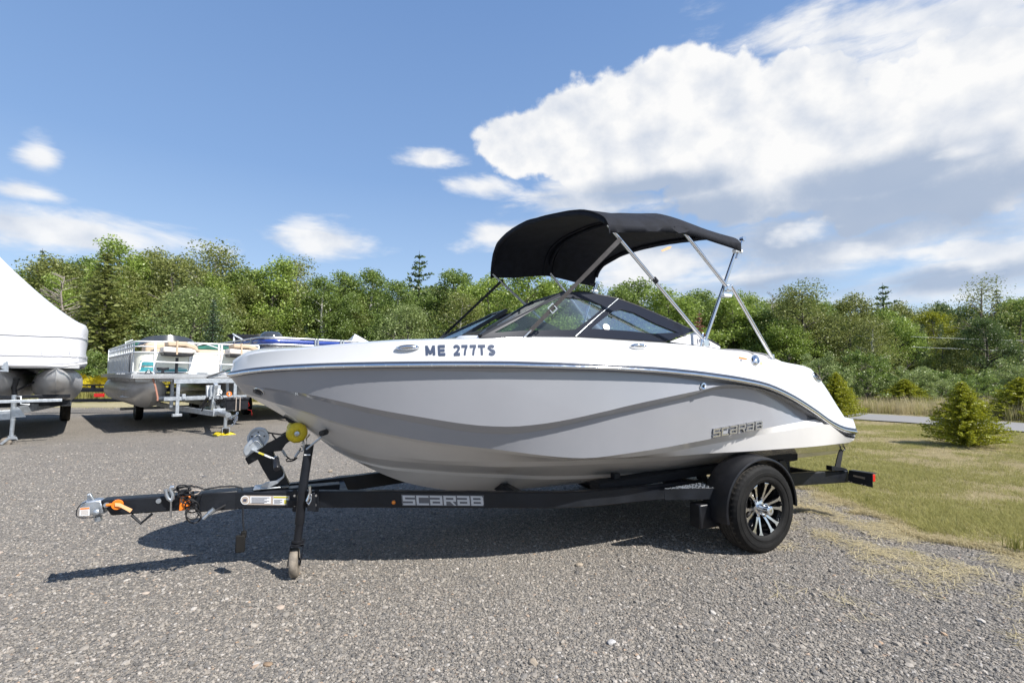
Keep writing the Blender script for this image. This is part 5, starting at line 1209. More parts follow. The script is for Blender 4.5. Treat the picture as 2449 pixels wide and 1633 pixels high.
def limbs(seed, n, top=.95, spread=.42, r0=.022, first=.25, up=.55, gap=0):
    r = random.Random(seed); b = MB(); pts = [Vector((0, 0, -.03))]; x = y = 0
    for i in range(1, 8): x += r.uniform(-.02, .02); y += r.uniform(-.02, .02); pts.append(Vector((x, y, top*i/7)))
    b.tube(pts, [r0*(1 - .85*i/7) for i in range(8)], 6); tips = []
    for k in range(n):
        f = first + (top-first)*(k + r.random())/n; i = min(6, int(f/top*7)); p = pts[i].lerp(pts[i+1], (f/top*7) % 1); a = r.uniform(0, 6.28); L_ = spread*(1.05-f)**.6*r.uniform(.6, 1.1)
        q1 = p + Vector((math.cos(a)*L_*.5, math.sin(a)*L_*.5, L_*up*.6)); q2 = p + Vector((math.cos(a)*L_, math.sin(a)*L_, L_*up*r.uniform(.7, 1.4))); rr = r0*(1-f)*.5 + .0022
        b.tube([p, q1, q2], [rr, rr*.6, .0012], 4); tips += [q1.lerp(q2, .5), q2]
        for _ in range(2):
            a2 = a + r.uniform(-.9, .9); q3 = q1 + Vector((math.cos(a2)*L_*.4, math.sin(a2)*L_*.4, L_*.3*r.uniform(0, 1.4))); b.tube([q1, q3], [rr*.5, .001], 4); tips.append(q3)
    return b, tips
def deciduous(seed, nl=5200, leaf=.022, spread=.30, first=.18, ncl=70, form=1.0, loose=0.0):
    """unit height tree: trunk mesh and leaf centres gathered in clumps round the limb ends"""
    r = np.random.default_rng(seed); b, tips = limbs(seed, 26, .93, spread*1.15, first=first)
    cl = []
    for t in tips: cl.append((t, .055 + .05*r.random()))
    for _ in range(ncl):
        z = first + (1-first)*r.random()**.85; prof = (math.sin(PI*min(1, ((z-first)/(1-first))**.72*.93 + .07)))**.65; a = r.uniform(0, 6.28); rad = spread*form*prof*(.75 + .35*r.random()) * (1 + .25*math.sin(3*a + seed)); cl.append((Vector((rad*math.cos(a), rad*math.sin(a), z*.97)), .045 + .05*r.random()))
    w = np.array([c[1]**2 for c in cl]); w /= w.sum(); idx = r.choice(len(cl), nl, p=w); c = np.array([tuple(q[0]) for q in cl])[idx]; rad = np.array([q[1] for q in cl])[idx]
    d = r.normal(size=(nl, 3)); d /= np.linalg.norm(d, axis=1)[:, None]; d *= (rad * r.random(nl)**.45 * (1 + loose))[:, None]; d[:, 2] *= .72
    cen = c + d; cen = cen[cen[:, 2] > .03]; return b, cen, leaf
def spruce(seed, whorls=26, width=.17, droop=.25, gap=.0, leaf=.02, first=.04, dens=3.6):
    r = random.Random(seed); b = MB(); b.tube([(0, 0, -.02), (0, 0, .5), (0, 0, 1)], [.016, .009, .001], 6); cen = []
    for k in range(whorls):
        z = first + (1-first)*(k/whorls)**.92; L_ = width*(1 - (k/whorls))**.85 + .008; nb = 9
        for j in range(nb):
            if r.random() < gap: continue
            a = j*6.283/nb + k*.7 + r.uniform(-.25, .25); l = L_*r.uniform(.75, 1.15); e = Vector((math.cos(a)*l, math.sin(a)*l, z - droop*l + .35*l*l)); 
            if k % 2 == 0: b.tube([(0, 0, z), tuple(e)], [.003*(1-z) + .0006, .0005], 3)
            n = max(3, int(l/leaf*dens))
            for i in range(n):
                t = (i + r.random())/n; p = Vector((0, 0, z)).lerp(e, t) + Vector((r.gauss(0, leaf*.35), r.gauss(0, leaf*.35), r.gauss(0, leaf*.22) + .03*l*t)); cen.append(tuple(p))
    return b, np.array(cen), leaf
TREE = {}
def kind(key, gen, lm, bark, aspect=.6):
    b, cen, leaf = gen; me = quads_mesh('crown', cen, leaf, LM[lm], aspect, seed=len(TREE)); tm = b.mesh('trunk'); tm.materials.append(M[bark])
    TREE[key] = (me, tm)
kind('maple', deciduous(1, 15000, .0175, .30), 'bright', 'bark'); kind('maple2', deciduous(2, 15000, .0175, .27, .12), 'green', 'bark'); kind('birch', deciduous(3, 10000, .0155, .24, .2, 60, 1.0, .35), 'olive', 'birch')
kind('poplar', deciduous(4, 14000, .0155, .20, .1, 90), 'green', 'birch'); kind('olive', deciduous(5, 15000, .017, .30, .1, 90), 'olive', 'bark'); kind('ash', deciduous(6, 12000, .0165, .32, .25, 60, 1., .2), 'pale', 'bark')
kind('loose', deciduous(7, 7500, .015, .28, .42, 30, .9, .3), 'olive', 'barkd'); kind('dark', deciduous(8, 14000, .017, .30, .08, 90), 'dark', 'barkd'); kind('lime', deciduous(9, 12000, .017, .34, .2, 70), 'lime', 'bark')
kind('spruce', spruce(11, 34, .17), 'blue', 'barkd', .45); kind('pine', spruce(12, 16, .30, -.15, .35, .026, .2), 'dark', 'barkd', .6); kind('cedar', spruce(13, 34, .14, -.4, .1, .022), 'olive', 'barkd', .6)
kind('fir', spruce(14, 36, .50, -.05, .03, .036, .03, 9), 'lime', 'barkd', .38); kind('shrub', deciduous(15, 7000, .035, .62, .02, 90), 'green', 'bark'); kind('shrub2', deciduous(16, 7000, .032, .62, .02, 90), 'pale', 'bark'); kind('rust', spruce(17, 22, .16, .3, .3, .024), 'rust', 'dead', .6)
kind('lace', deciduous(18, 5200, .013, .22, .1, 60, 1., .5), 'olive', 'bark'); kind('oak', deciduous(19, 8500, .022, .46, .35, 60, 1.1), 'dark', 'barkd')
bb, _t = limbs(21, 70, .97, .30, .016, .15, .5); bm_ = bb.mesh('branches'); bm_.materials.append(M['dead'])
def place_tree(name, key, loc, h, wf, label, cat='tree', group=None, rz=None):
    o = thing(name, label, cat, loc, rz if rz is not None else rng.uniform(0, 6.28), group); o.scale = (h*wf, h*wf, h)
    if key == 'bare':
        c = bpy.data.objects.new('branches', bm_); C.objects.link(c); c.parent = o; return o
    me, tm = TREE[key]
    for nm, d in (('crown', me), ('trunk', tm)): c = bpy.data.objects.new(nm, d); C.objects.link(c); c.parent = o
    return o
def tree_px(name, key, x, ytop, Y, wf, label, cat='tree', group=None, sink=0.):
    X = (x - 1224.5)/F * Y * 1.0; d = ray(x, ytop); k = Y / d.y; X = d.x*k; top = EYE + d.z*k; base = hgt(X, Y) - sink
    return place_tree(name, key, (X, Y, base), top - base, wf, label, cat, group)
T_ = [  # name, kind, picture x, top y, distance, width factor, label
 ('spruce', 'spruce', 102, 580, 40, .8, 'lone dark spruce tip rising above the left end of the treeline'),
 ('maple_tree', 'maple2', 60, 632, 34, 1.2, 'green tree crown showing over the white wrapped boat cover'),
 ('bare_tree', 'bare', 160, 640, 27, 1.3, 'tangle of bare grey branches between the wrapped boat and the tall trees'),
 ('broadleaf_tree', 'olive', 130, 600, 33, 1.1, 'broad olive green tree behind the bare grey branches'),
 ('broadleaf_tree', 'green_', 205, 600, 38, 1.0, ''),
 ('maple_tree', 'maple', 290, 570, 32, .9, 'tallest bright green maple crown on the left, above the cream pontoon boat'),
 ('cedar', 'cedar', 258, 590, 28, 1.9, 'tall yellowish cedar standing in front of the tallest left maple'),
 ('broadleaf_tree', 'olive', 372, 585, 34, 1.0, 'olive green tree with spiky top right of the tallest left maple'),
 ('broadleaf_tree', 'olive', 430, 598, 32, 1.0, 'rounded olive tree left of the tree with pale exposed limbs'),
 ('birch_tree', 'birch', 525, 576, 30, 1.15, 'tall airy birch with pale limbs showing through its crown'),
 ('ash_tree', 'ash', 455, 670, 26, 1.25, 'pale silvery leaved tree low in the woods over the cream pontoon boat'),
 ('spruce', 'spruce', 512, 700, 25, 1.1, 'small dark spruce standing low in front of the woods, over the blue striped pontoon boat'),
 ('maple_tree', 'maple2', 590, 625, 31, 1.0, 'mid green tree right of the airy birch'),
 ('broadleaf_tree', 'maple', 655, 612, 31, 1.0, 'full green tree over the blue striped pontoon boat'),
 ('birch_tree', 'birch', 705, 618, 33, 1.0, 'airy birch right behind the full green tree over the blue striped boat'),
 ('poplar_tree', 'poplar', 765, 655, 31, 1.1, 'slim poplar in the dip of the skyline left of the big pine'),
 ('broadleaf_tree', 'maple2', 820, 645, 33, 1.0, 'dense green tree above the small white tent peak'),
 ('broadleaf_tree', 'poplar', 880, 640, 34, 1.2, 'narrow leaved green tree immediately left of the big pine'),
 ('pine_tree', 'pine', 1003, 596, 33, .95, 'big dark pine with layered boughs standing above the treeline'),
 ('broadleaf_tree', 'poplar', 945, 668, 30, 1.2, 'green tree at the foot of the big pine, left side'),
 ('ash_tree', 'ash', 985, 725, 26, 1.2, 'pale leaved bushy tree under the big pine'),
 ('maple_tree', 'maple2', 1085, 640, 31, 1.1, 'green tree right of the big pine'),
 ('broadleaf_tree', 'maple', 1165, 652, 29, 1.2, 'bright green tree behind the front bow of the black canopy'),
 ('broadleaf_tree', 'maple', 1262, 640, 27, 1.1, 'bright sunlit tree seen just under the canopy\'s far edge'),
 ('birch_tree', 'birch', 1110, 700, 26, 1.2, 'olive birch low behind the white bow, above the registration letters'),
 ('poplar_tree', 'poplar', 1330, 668, 32, 1.2, 'dark green poplar seen between the two far canopy poles'),
 ('maple_tree', 'maple2', 1405, 668, 31, 1.1, 'green tree behind the far rear canopy pole'),
 ('maple_tree', 'maple2', 1525, 662, 31, 1.1, 'rounded green tree seen between the near canopy poles over the windscreen'),
 ('poplar_tree', 'poplar', 1470, 680, 30, 1.2, 'narrow green tree left of the rounded one over the windscreen'),
 ('broadleaf_tree', 'maple', 1600, 690, 29, 1.2, 'yellow green tree over the rear half of the windscreen'),
 ('rusty_spruce', 'rust', 1672, 738, 25, 1.1, 'dead rust brown spruce behind the canopy pole mount'),
 ('maple_tree', 'maple2', 1668, 688, 31, 1.0, 'green tree behind the crossing canopy poles'),
 ('broadleaf_tree', 'maple', 1752, 712, 30, 1.2, 'bright green tree right of the crossing canopy poles'),
 ('bare_tree', 'bare', 1852, 692, 30, .8, 'thin leafless tree left of the tall open crowned tree'),
 ('open_tree', 'loose', 1925, 670, 27, 1.05, 'tall open crowned tree with a dark bare trunk above the stern'),
 ('broadleaf_tree', 'maple2', 1825, 735, 29, 1.2, 'green tree behind the sun pad'),
 ('broadleaf_tree', 'maple', 1880, 760, 27, 1.2, 'bright green tree behind the stern shoulder of the boat'),
 ('birch_tree', 'olive', 2040, 700, 28, .95, 'pointed olive green tree right of the tall open crowned tree'),
 ('pine_tree', 'pine', 2110, 672, 32, .9, 'dark ragged conifer top standing out on the right skyline'),
 ('birch_tree', 'birch', 2085, 760, 25, 1.2, 'brownish green tree full of pale leaves below the ragged conifer'),
 ('broadleaf_tree', 'maple', 2140, 740, 27, 1.0, 'bright green tree below and right of the ragged conifer'),
 ('broadleaf_tree', 'lime', 2235, 742, 31, .9, 'lime yellow tree in the gap of the right woods'),
 ('oak_tree', 'oak', 2290, 730, 33, .85, 'dark spreading oak on the skyline right of the lime yellow tree'),
 ('birch_tree', 'lace', 2352, 663, 26, 1.0, 'lacy thin leaved birch, highest crown near the right border'),
 ('spruce', 'spruce', 2383, 685, 29, .9, 'slender dark spruce tip beside the lacy birch'),
 ('broadleaf_tree', 'dark', 2360, 760, 24, 1.1, 'dense dark tree mass under the lacy birch'),
 ('broadleaf_tree', 'maple2', 2438, 710, 27, 1.1, 'green tree cut off by the right border of the picture'),
 ('broadleaf_tree', 'olive', 2265, 800, 25, 1.1, 'low olive tree with a crooked trunk in the right woods'),
]
for nm, key, x, yt, Y, wf, lab in T_:
    if key == 'green_': key, lab = 'maple2', 'green tree between the broad olive tree and the tall yellowish cedar'
    tree_px(nm, key, x, yt + (14 if x < 700 else 4), Y, wf, lab, sink=.1)
# shrubs along the woods' foot
def shrub_px(x, ytop, Y, key, wf, lab, name='shrub', group=None): return tree_px(name, key, x, ytop, Y, wf, lab, 'shrub', group, .15)
SH = [(1840, 880, 19.5, 'shrub', 1.0, 'leafy bush right behind the stern light'), (1960, 855, 20.5, 'shrub2', .95, 'grey green bush with pale leaves behind the stern'), (2060, 850, 21, 'shrub', 1.0, 'dark dense bush beyond the dry grass, right of the stern'),
      (2180, 885, 20.5, 'shrub2', 1.1, 'low grey green willow bush between the two young firs'), (2262, 905, 19.5, 'shrub2', 1.1, 'low round grey green bush just left of the near young fir\'s top'), (2345, 905, 17.5, 'shrub', 1.0, 'low round green bush right of the near young fir'), (2425, 870, 19.5, 'shrub2', 1.0, 'grey green bush behind the fir at the right border')]
for a in SH: shrub_px(*a)
FIR = [(2310, 916, 8.3, 1.0, 'young yellow green fir on the lawn in front of the road'), (2168, 908, 14.5, 1.75, 'round yellow green young fir in the dry grass beyond the road'), (2446, 905, 12.5, 1.5, 'yellow green fir cut by the right border, beyond the road'), (2003, 893, 12.2, 1.0, 'yellow green young fir partly hidden by the white stern')]
FB = {2310: 1070, 2168: 984, 2446: 1006, 2003: 1003}
for x, yt, Y, wf, lab in FIR:
    p = gp(x, FB[x]); d = ray(x, yt); top = EYE + d.z * p.y / d.y; place_tree('young_fir', 'fir', p, (top - p.z)*1.03, wf*1.1, lab, 'fir', 'young firs by the road')
# the rest of the wood reads as one mass: copies of the same trees behind and between the ones above
def protos_of(keys):
    out = []
    for k in keys:
        me = TREE[k][0]; o = bpy.data.objects.new('mass_' + k, me); out.append(o)
    return out
SKY = [(-900, 600), (-200, 630), (0, 635), (60, 650), (150, 622), (300, 612), (420, 628), (520, 628), (640, 652), (700, 652), (760, 680), (860, 660), (940, 680), (1050, 660), (1200, 670), (1400, 685), (1600, 700), (1760, 688), (1900, 690), (2000, 700), (2060, 698), (2150, 705), (2300, 716), (2449, 695), (3300, 680)]
P, Rr, S = [], [], []
for i in range(900):
    x = rng.uniform(-900, 3300); Y = rng.uniform(29, 50); d = ray(x, 700); X = (x-1224.5)/F*Y; yt = float(np.interp(x, [a for a, _ in SKY], [b_ for _, b_ in SKY])) + rng.uniform(0, 55) + (8 if Y > 36 else 25)
    dd = ray(x, yt); h = EYE + dd.z*Y/dd.y - hgt(X, Y); P.append((X, Y, hgt(X, Y) - .2)); w_ = h*rng.uniform(.62, .95); S.append((w_, w_, h)); Rr.append((0, 0, rng.uniform(0, 6.28)))
scatter('woods', P, Rr, S, protos_of(['maple2', 'poplar', 'olive', 'maple', 'birch', 'spruce', 'cedar']), kind='stuff')
P, Rr, S = [], [], []
for i in range(260):
    x = rng.uniform(-500, 2900); left = x < 1000; Y = rng.uniform(22.5, 27) if left else rng.uniform(20.5, 25.5); X = (x-1224.5)/F*Y; h = rng.uniform(1.0, 2.3) if left else rng.uniform(.9, 2.0); P.append((X, Y, hgt(X, Y) - .15)); S.append((h*rng.uniform(.9, 1.3),)*2 + (h,)); Rr.append((0, 0, rng.uniform(0, 6.28)))
scatter('undergrowth', P, Rr, S, protos_of(['shrub', 'shrub2', 'shrub', 'dark']), kind='stuff')
# tall dry grass beyond the road, goldenrod along the left edge
tall = [tuft(30+k, 26, .75, .22, .006, M['gd'], .35) for k in range(2)] + [tuft(34, 20, .55, .22, .007, M['gg'], .35)]
def field(n, xr, f0, f1):
    P, Rr, S = [], [], []
    while len(P) < n:
        x = rng.uniform(*xr); u = rng.random(); ya, yb = f0(x), f1(x); y = ya + (yb-ya)*u; p = gp(x, y); P.append(tuple(p)); s = rng.uniform(.55, 1.1); S.append((s, s, s)); Rr.append((0, 0, rng.uniform(0, 6.28)))
    return P, Rr, S
scatter('tall_dry_grass', *field(5200, (1600, 2560), lambda x: 955 - (x < 1900)*4, lambda x: np.interp(x, [1600, 2041, 2160, 2300, 2449, 2560], [975, 986, 992, 1000, 1011, 1019])), tall, kind='stuff')
gr = [tuft(40+k, 22, .95, .3, .012, M['gg'], .3) for k in range(2)]
def golden(seed):
    r = random.Random(seed); V, Fx = [], []
    for _ in range(26):
        a = r.uniform(0, 6.28); d = r.uniform(0, .3); x, y = d*math.cos(a), d*math.sin(a); h = r.uniform(.7, 1.05)
        for _ in range(9):
            k = len(V); s = .028; px, py, pz = x + r.gauss(0, .04), y + r.gauss(0, .04), h + r.gauss(0, .04); V += [(px-s, py, pz), (px, py-s*.6, pz-s*.4), (px+s, py, pz), (px, py+s*.6, pz+s*.6)]; Fx.append((k, k+1, k+2, k+3))
    return proto('golden', V, Fx, M['gy'])
PP = field(1500, (-250, 1000), lambda x: 944, lambda x: 962); scatter('weeds', *PP, gr, kind='stuff'); 
PG = [[q for i, q in enumerate(L_) if i % 2 == 0] for L_ in PP]; scatter('goldenrod', *PG, [golden(1), golden(2)], kind='stuff')
PG2 = field(60, (2020, 2449), lambda x: 958, lambda x: 962); scatter('goldenrod_by_road', *PG2, [golden(1)], kind='stuff')
# overhead wires in the right woods
for y in (805, 829.5):
    a = ray(2180, y)*24; c_ = ray(2600, y + 12)*24; b = MB(); b.tube([EYEV + a, EYEV + a.lerp(c_, .5) - Vector((0, 0, .05)), EYEV + c_], .004, 4); o = b.build('overhead_wire', 'galv'); tag(o, 'thin pale wire crossing the right woods, %s of two' % ('upper' if y < 810 else 'lower'), 'wire')

# ================================================================ the boats parked behind, each on its own trailer
class Fr:
    """local frame of a parked boat: x along its bow edge to the right, y back along its side, z up"""
    def __init__(s, x, y, ang): s.M = Matrix.Translation((x, y, 0)) @ Matrix.Rotation(ang, 4, 'Z'); s.I = s.M.inverted(); s.loc = (x, y, 0); s.ang = ang; s.o = s.I @ EYEV; s.R = s.I.to_3x3()
    def y(s, px, py, v): d = s.R @ ray(px, py); return s.o + d * ((v - s.o.y) / d.y)
    def x(s, px, py, v): d = s.R @ ray(px, py); return s.o + d * ((v - s.o.x) / d.x)
    def z(s, px, py, v): d = s.R @ ray(px, py); return s.o + d * ((v - s.o.z) / d.z)
def pontoon(fr, root, cx, y0, y1, cz, r, nose, lift=.75, m='alu', name='pontoon_tube'):
    b = MB(); rows = []; N = 28
    for i in range(13):
        u = i/12; k = (1 - (1-u)**2)**.62; yy = y0 + nose*u
        rr = max(.004, r*k); dz = r*lift*(1-u)**1.6
        T1 = cz + r*(.88 + .12*u); B1 = cz - r + 1.3*r*(1-u)**1.7; rows.append([Vector((cx + rr*math.cos(2*PI*j/N), yy, (T1+B1)/2 + (T1-B1)/2*math.sin(2*PI*j/N))) for j in range(N)])
    rows.append([Vector((cx + r*math.cos(2*PI*j/N), y1, cz + r*math.sin(2*PI*j/N))) for j in range(N)])
    b.grid(rows, True); b.f.append(tuple(range(13*N, 14*N))); o = b.build(name, m, root, smooth=30)
    b = MB(); b.tube([Vector((cx, y0 - .004, cz + r*.86))] + [Vector((cx, y0 + nose*u, cz - r + 1.3*r*(1-u)**1.7 - .004)) for u in [0, .1, .2, .4, .6, .8, 1]], .010, 5); b.build('keel_seam', m, o, smooth=60)
    for zz in (.25, -.25):
        b = MB(); b.prism([(cx - r*.97, y0 + nose*.75, cz + r*zz), (cx - r*.95, y0 + nose*1.9, cz + r*zz), (cx - r*1.12, y0 + nose*1.9, cz + r*zz - .03), (cx - r*.6, y0 + nose*.5, cz + r*zz + .02)], (0, 0, -.008)); b.build('spray_strake', m, o)
    for k in range(5):
        yy = y0 + nose + .1 + k*1.0; q = MB(); q.box((cx, yy, cz + r + .05), (.3, .22, .12)); q.build('bracket', m, o)
    return o
def rail(pts, r, name, m, parent, closed=False, n=6):
    b = MB(); b.tube(pts, r, n, closed=closed); return b.build(name, m, parent, smooth=50)
def wheel_thing(parent, c, r, w, m='tread', axis_=(1, 0, 0)):
    o = bpy.data.objects.new('wheel', None); C.objects.link(o); o.parent = parent
    b = MB(); b.lathe(c, axis_, [(r*.55, -w/2), (r*.9, -w*.5), (r, -w*.36), (r, -w*.1), (r*.985, -w*.09), (r*.985, -w*.05), (r, -w*.04), (r, w*.04), (r*.985, w*.05), (r*.985, w*.09), (r, w*.1), (r, w*.36), (r*.9, w*.5), (r*.55, w/2)], 48, mod=lambda k, rr, h: 1 - (.012 if (rr > r*.98 and k % 2) else 0)); b.build('tyre', m, o, smooth=30)
    b = MB(); b.lathe(c, axis_, [(.001, -w*.3), (r*.5, -w*.35), (r*.57, -w*.42), (r*.57, w*.42), (r*.5, w*.35), (.001, w*.3)], 24); b.build('rim', 'galv', o, smooth=35); return o

# ---- cream pontoon boat
f1_ = Fr(-7.36, 9.45, math.radians(44.6)); W_, L_b = 2.45, 5.9
cb = thing('pontoon_boat', 'cream pontoon boat with teal graphics and folded fishing seats, on a galvanised trailer', 'boat', f1_.loc, f1_.ang)
DZ = 1.205
b = MB(); b.box((W_/2, L_b/2 - .02, DZ - .05), (W_, L_b, .07)); dck = b.build('deck', 'white', cb, bevel=.01)
b = MB()
for zz in (0, -.03, -.06): b.box((W_/2, -.045, DZ - .02 + zz), (W_ + .06, .03, .018)); b.box((-.035, L_b/2, DZ - .02 + zz), (.03, L_b, .018))
b.build('deck_trim', 'alu', dck, kind='stuff')
b = MB(); b.box((W_/2, L_b/2, DZ - .010), (W_ - .1, L_b - .1, .008)); b.build('deck_carpet', 'galv', dck)
for k in range(9): b = MB(); b.box((W_/2, .25 + k*.65, DZ - .12), (W_ - .1, .06, .09)); b.build('cross_beam', 'alu', cb)
for cx in (.36, W_ - .36): pontoon(f1_, cb, cx, .12, 6.1, .80, .325, 1.05)
rail([f1_.y(358.5 + .1, 899, .1), f1_.y(364, 901, .05) , f1_.y(372, 925, .05), f1_.y(377, 950, .05), f1_.y(376.5, 958, .05)], .016, 'mooring_strap', 'orange', cb).data.materials[0] = mat('faded_pink_strap', (.42, .20, .14), .7)
# fence: front run with a gate, side run of vertical bars
ZT, ZM, ZL = DZ + .66, DZ + .44, DZ + .03
fen = bpy.data.objects.new('fence', None); C.objects.link(fen); fen.parent = cb
fy = .42     # the front fence stands back from the deck edge
def panel(x0, x1, y_, z0, z1, m, name='fence_panel', th=.02):
    b = MB(); b.box(((x0+x1)/2, y_, (z0+z1)/2), (x1-x0, th, z1-z0)); return b.build(name, m, fen, bevel=.003)
cor = [Vector((.06 + .30*(1-math.cos(a)), fy + .30 - .30*math.sin(a), 0)) for a in [PI/2*k/6 for k in range(7)]]
rail([Vector((.06, 5.4, ZT))] + [p + Vector((0, 0, ZT)) for p in cor] + [Vector((W_ - .1, fy, ZT))], .019, 'top_rail', 'white', fen)
rail([Vector((.06, 5.4, ZM))] + [p + Vector((0, 0, ZM)) for p in cor] + [Vector((W_ - .1, fy, ZM))], .017, 'middle_rail', 'white', fen)
rail([Vector((.06, 5.4, ZM + .12))] + [p + Vector((0, 0, ZM + .12)) for p in cor] + [Vector((.36, fy, ZM + .12))], .014, 'short_rail', 'white', fen)
rail([Vector((.06, 5.4, ZL))] + [p + Vector((0, 0, ZL)) for p in cor] + [Vector((W_ - .1, fy, ZL))], .016, 'lower_rail', 'white', fen)
b = MB(); b.grid([[p + Vector((.012, .012, ZL)) for p in cor], [p + Vector((.012, .012, ZM)) for p in cor]]); b.build('corner_panel', 'creampanel', fen, smooth=40)
posts = [.36, .97, 1.0, 1.46, 1.52, 1.95, 2.35]
for x in (.37, .99, 1.03, 1.53, 1.585, 2.35): b = MB(); b.box((x, fy, (ZT + DZ)/2), (.034, .036, ZT - DZ)); b.build('fence_post', 'white', fen)
for x0, x1 in ((.39, .97), (1.05, 1.51), (1.605, 2.33)): panel(x0, x1, fy + .012, ZL, ZM, 'creampanel')
for i in range(17): y_ = fy + .32 + i*.30; b = MB(); b.box((.06, y_, (ZT + DZ)/2), (.02, .02, ZT - DZ)); b.build('fence_bar', 'white', fen)
b = MB(); b.box((.085, fy + .32 + 2.4, (ZL+ZM)/2), (.012, 4.8, ZM - ZL)); b.build('fence_panel', 'creampanel', fen)
def graph(pts, y_, m): b = MB(); b.prism([Vector((x, y_ , z)) for x, z in pts], (0, .002, 0)); return b.build('graphic', m, fen)
graph([(.43, DZ+.05), (.96, DZ+.05), (.93, DZ+.11), (.8, DZ+.13), (.62, DZ+.10), (.45, DZ+.12)], fy - .0015, 'teal'); graph([(.43, DZ+.10), (.93, DZ+.095), (.93, DZ+.105), (.43, DZ+.115)], fy - .0035, 'white')
graph([(1.62, DZ+.04), (2.3, DZ+.04), (2.3, DZ+.10), (1.9, DZ+.07), (1.62, DZ+.09)], fy - .0015, 'teal')
for z0 in (.04, .17):
    b = MB(); b.grid([[p + Vector((-.006, -.006, DZ + z0)) for p in cor[3:]], [p + Vector((-.006, -.006, DZ + z0 + .09)) for p in cor[3:]]]); b.build('graphic', 'teal', fen)
rail([Vector((.05, fy + .32, ZM - .02)), Vector((.0, fy + .30, ZM - .06)), Vector((.0, fy + .29, DZ + .03))], .012, 'power_cord', 'black', fen)
rail([f1_.y(334, 884, .1), f1_.y(338, 866, .1), f1_.y(344, 864, .1), f1_.y(400, 866, .1), f1_.y(560, 872, .1), f1_.y(566, 890, .1)], .014, 'bow_hand_rail', 'white', cb)
rail([f1_.y(519, 866, .1), f1_.y(515, 886, .1)], .012, 'rail_leg', 'white', cb)
# fishing seats, folded, on posts
def fish_seat(x, y_, px):
    s = bpy.data.objects.new('fishing_seat', None); C.objects.link(s); s.parent = cb
    b = MB(); b.tube([(x, y_, DZ), (x, y_, DZ + .33)], .028, 10); b.build('seat_post', 'black', s, smooth=50)
    b = MB(); b.prism([(x-.25, y_-.2, DZ+.37), (x+.1, y_-.2, DZ+.35), (x+.25, y_-.2, DZ+.37), (x+.27, y_-.2, DZ+.43), (x-.27, y_-.2, DZ+.45)], (0, .4, 0)); b.build('seat_shell', 'darkmetal', s, bevel=.015)
    b = MB(); b.prism([(x-.28, y_-.21, DZ+.43), (x+.22, y_-.21, DZ+.41), (x+.31, y_-.21, DZ+.44), (x+.30, y_-.21, DZ+.49), (x+.18, y_-.21, DZ+.53), (x-.27, y_-.21, DZ+.55)], (0, .42, 0)); b.build('seat_cushion', 'vinylpale', s, bevel=.03)
    b = MB(); b.prism([(x-.20, y_-.2, DZ+.56), (x+.10, y_-.2, DZ+.56), (x+.24, y_-.2, DZ+.51), (x+.33, y_-.2, DZ+.44), (x+.36, y_-.2, DZ+.48), (x+.29, y_-.2, DZ+.60), (x+.12, y_-.2, DZ+.66), (x-.2, y_-.2, DZ+.66)], (0, .4, 0)); b.build('folded_back', 'vinyltan', s, bevel=.03)
    b = MB(); b.box((x-.04, y_, DZ+.53), (.03, .44, .28)); b.build('seat_belt', 'vinyltan', s)
fish_seat(.72, .22, 0); fish_seat(1.92, .22, 0)
b = MB(); b.box((.47, .12, DZ + .10), (.20, .06, .06)); b.box((.47, .12, DZ + .04), (.05, .05, .08)); b.build('docking_light', 'black', cb, bevel=.01)
for x in (.22,): b = MB(); b.tube([(x - .05, -.0, DZ + .02), (x, -.0, DZ + .07), (x + .05, 0, DZ + .02)], .014, 6); b.build('bow_cleat', 'black', cb, smooth=50)
# furniture behind the fence
b = MB(); b.box((.72, 1.15, DZ + .33), (.9, .55, .66)); b.build('console', 'vinyltan', cb, bevel=.04)
b = MB(); rows = [[Vector((.74 + .58*math.cos(a)*(1 - .1*k), 1.05 + .1*k + .28*(1-math.sin(a)), DZ + .62 + .24*k*math.sin(a)**.6)) for a in [PI*j/16 for j in range(17)]] for k in (0, .5, 1)]; b.grid(rows); wsn = b.build('windscreen', 'smoke', cb, smooth=50)
b = MB(); rows = [[Vector((.74 + .57*math.cos(a)*(1 - .07*k), 1.02 + .1*k + .28*(1-math.sin(a)), DZ + .60 + .17*k*math.sin(a)**.6)) for a in [PI*j/16 for j in range(17)]] for k in (0, .5, 1)]; b.grid(rows); b.build('screen_base', 'vinyltan', cb, smooth=50)
for x0, x1, y_ in ((.35, 1.0, .75), (1.2, 2.1, 1.0), (1.3, 2.2, 3.6)):
    b = MB(); b.box(((x0+x1)/2, y_, DZ + .28), (x1-x0, .5, .5)); b.build('bench', 'vinyltan', cb, bevel=.05)
    b = MB(); b.box(((x0+x1)/2, y_ + .22, DZ + .50), (x1-x0, .12, .12)); b.build('bench_back', 'vinyltan', cb, bevel=.05)
b = MB(); b.tube([(.15, 2.4, DZ+.68), (.5, 2.5, DZ+.74), (.9, 2.5, DZ+.72)], [.05, .09, .06], 9); b.build('folded_canopy', 'green', cb, smooth=50)
b = MB(); b.tube([(1.3, 1.9, DZ+.60), (1.8, 1.9, DZ+.62), (2.3, 1.9, DZ+.60)], [.05, .10, .06], 9); b.build('folded_canopy', 'green', cb, smooth=50)
rail([(1.0, 1.7, DZ+.55), (1.5, 1.6, DZ+.72), (2.2, 1.7, DZ+.50)], .012, 'canopy_bow', 'white', cb)
rail([(.1, 2.3, DZ+.5), (.07, 2.2, DZ+.72), (.2, 2.2, DZ+.78)], .014, 'canopy_bow', 'white', cb)
rail([f1_.y(494, 902, -.1), f1_.y(551, 882, -.1)], .018, 'boarding_pole', 'black', cb)
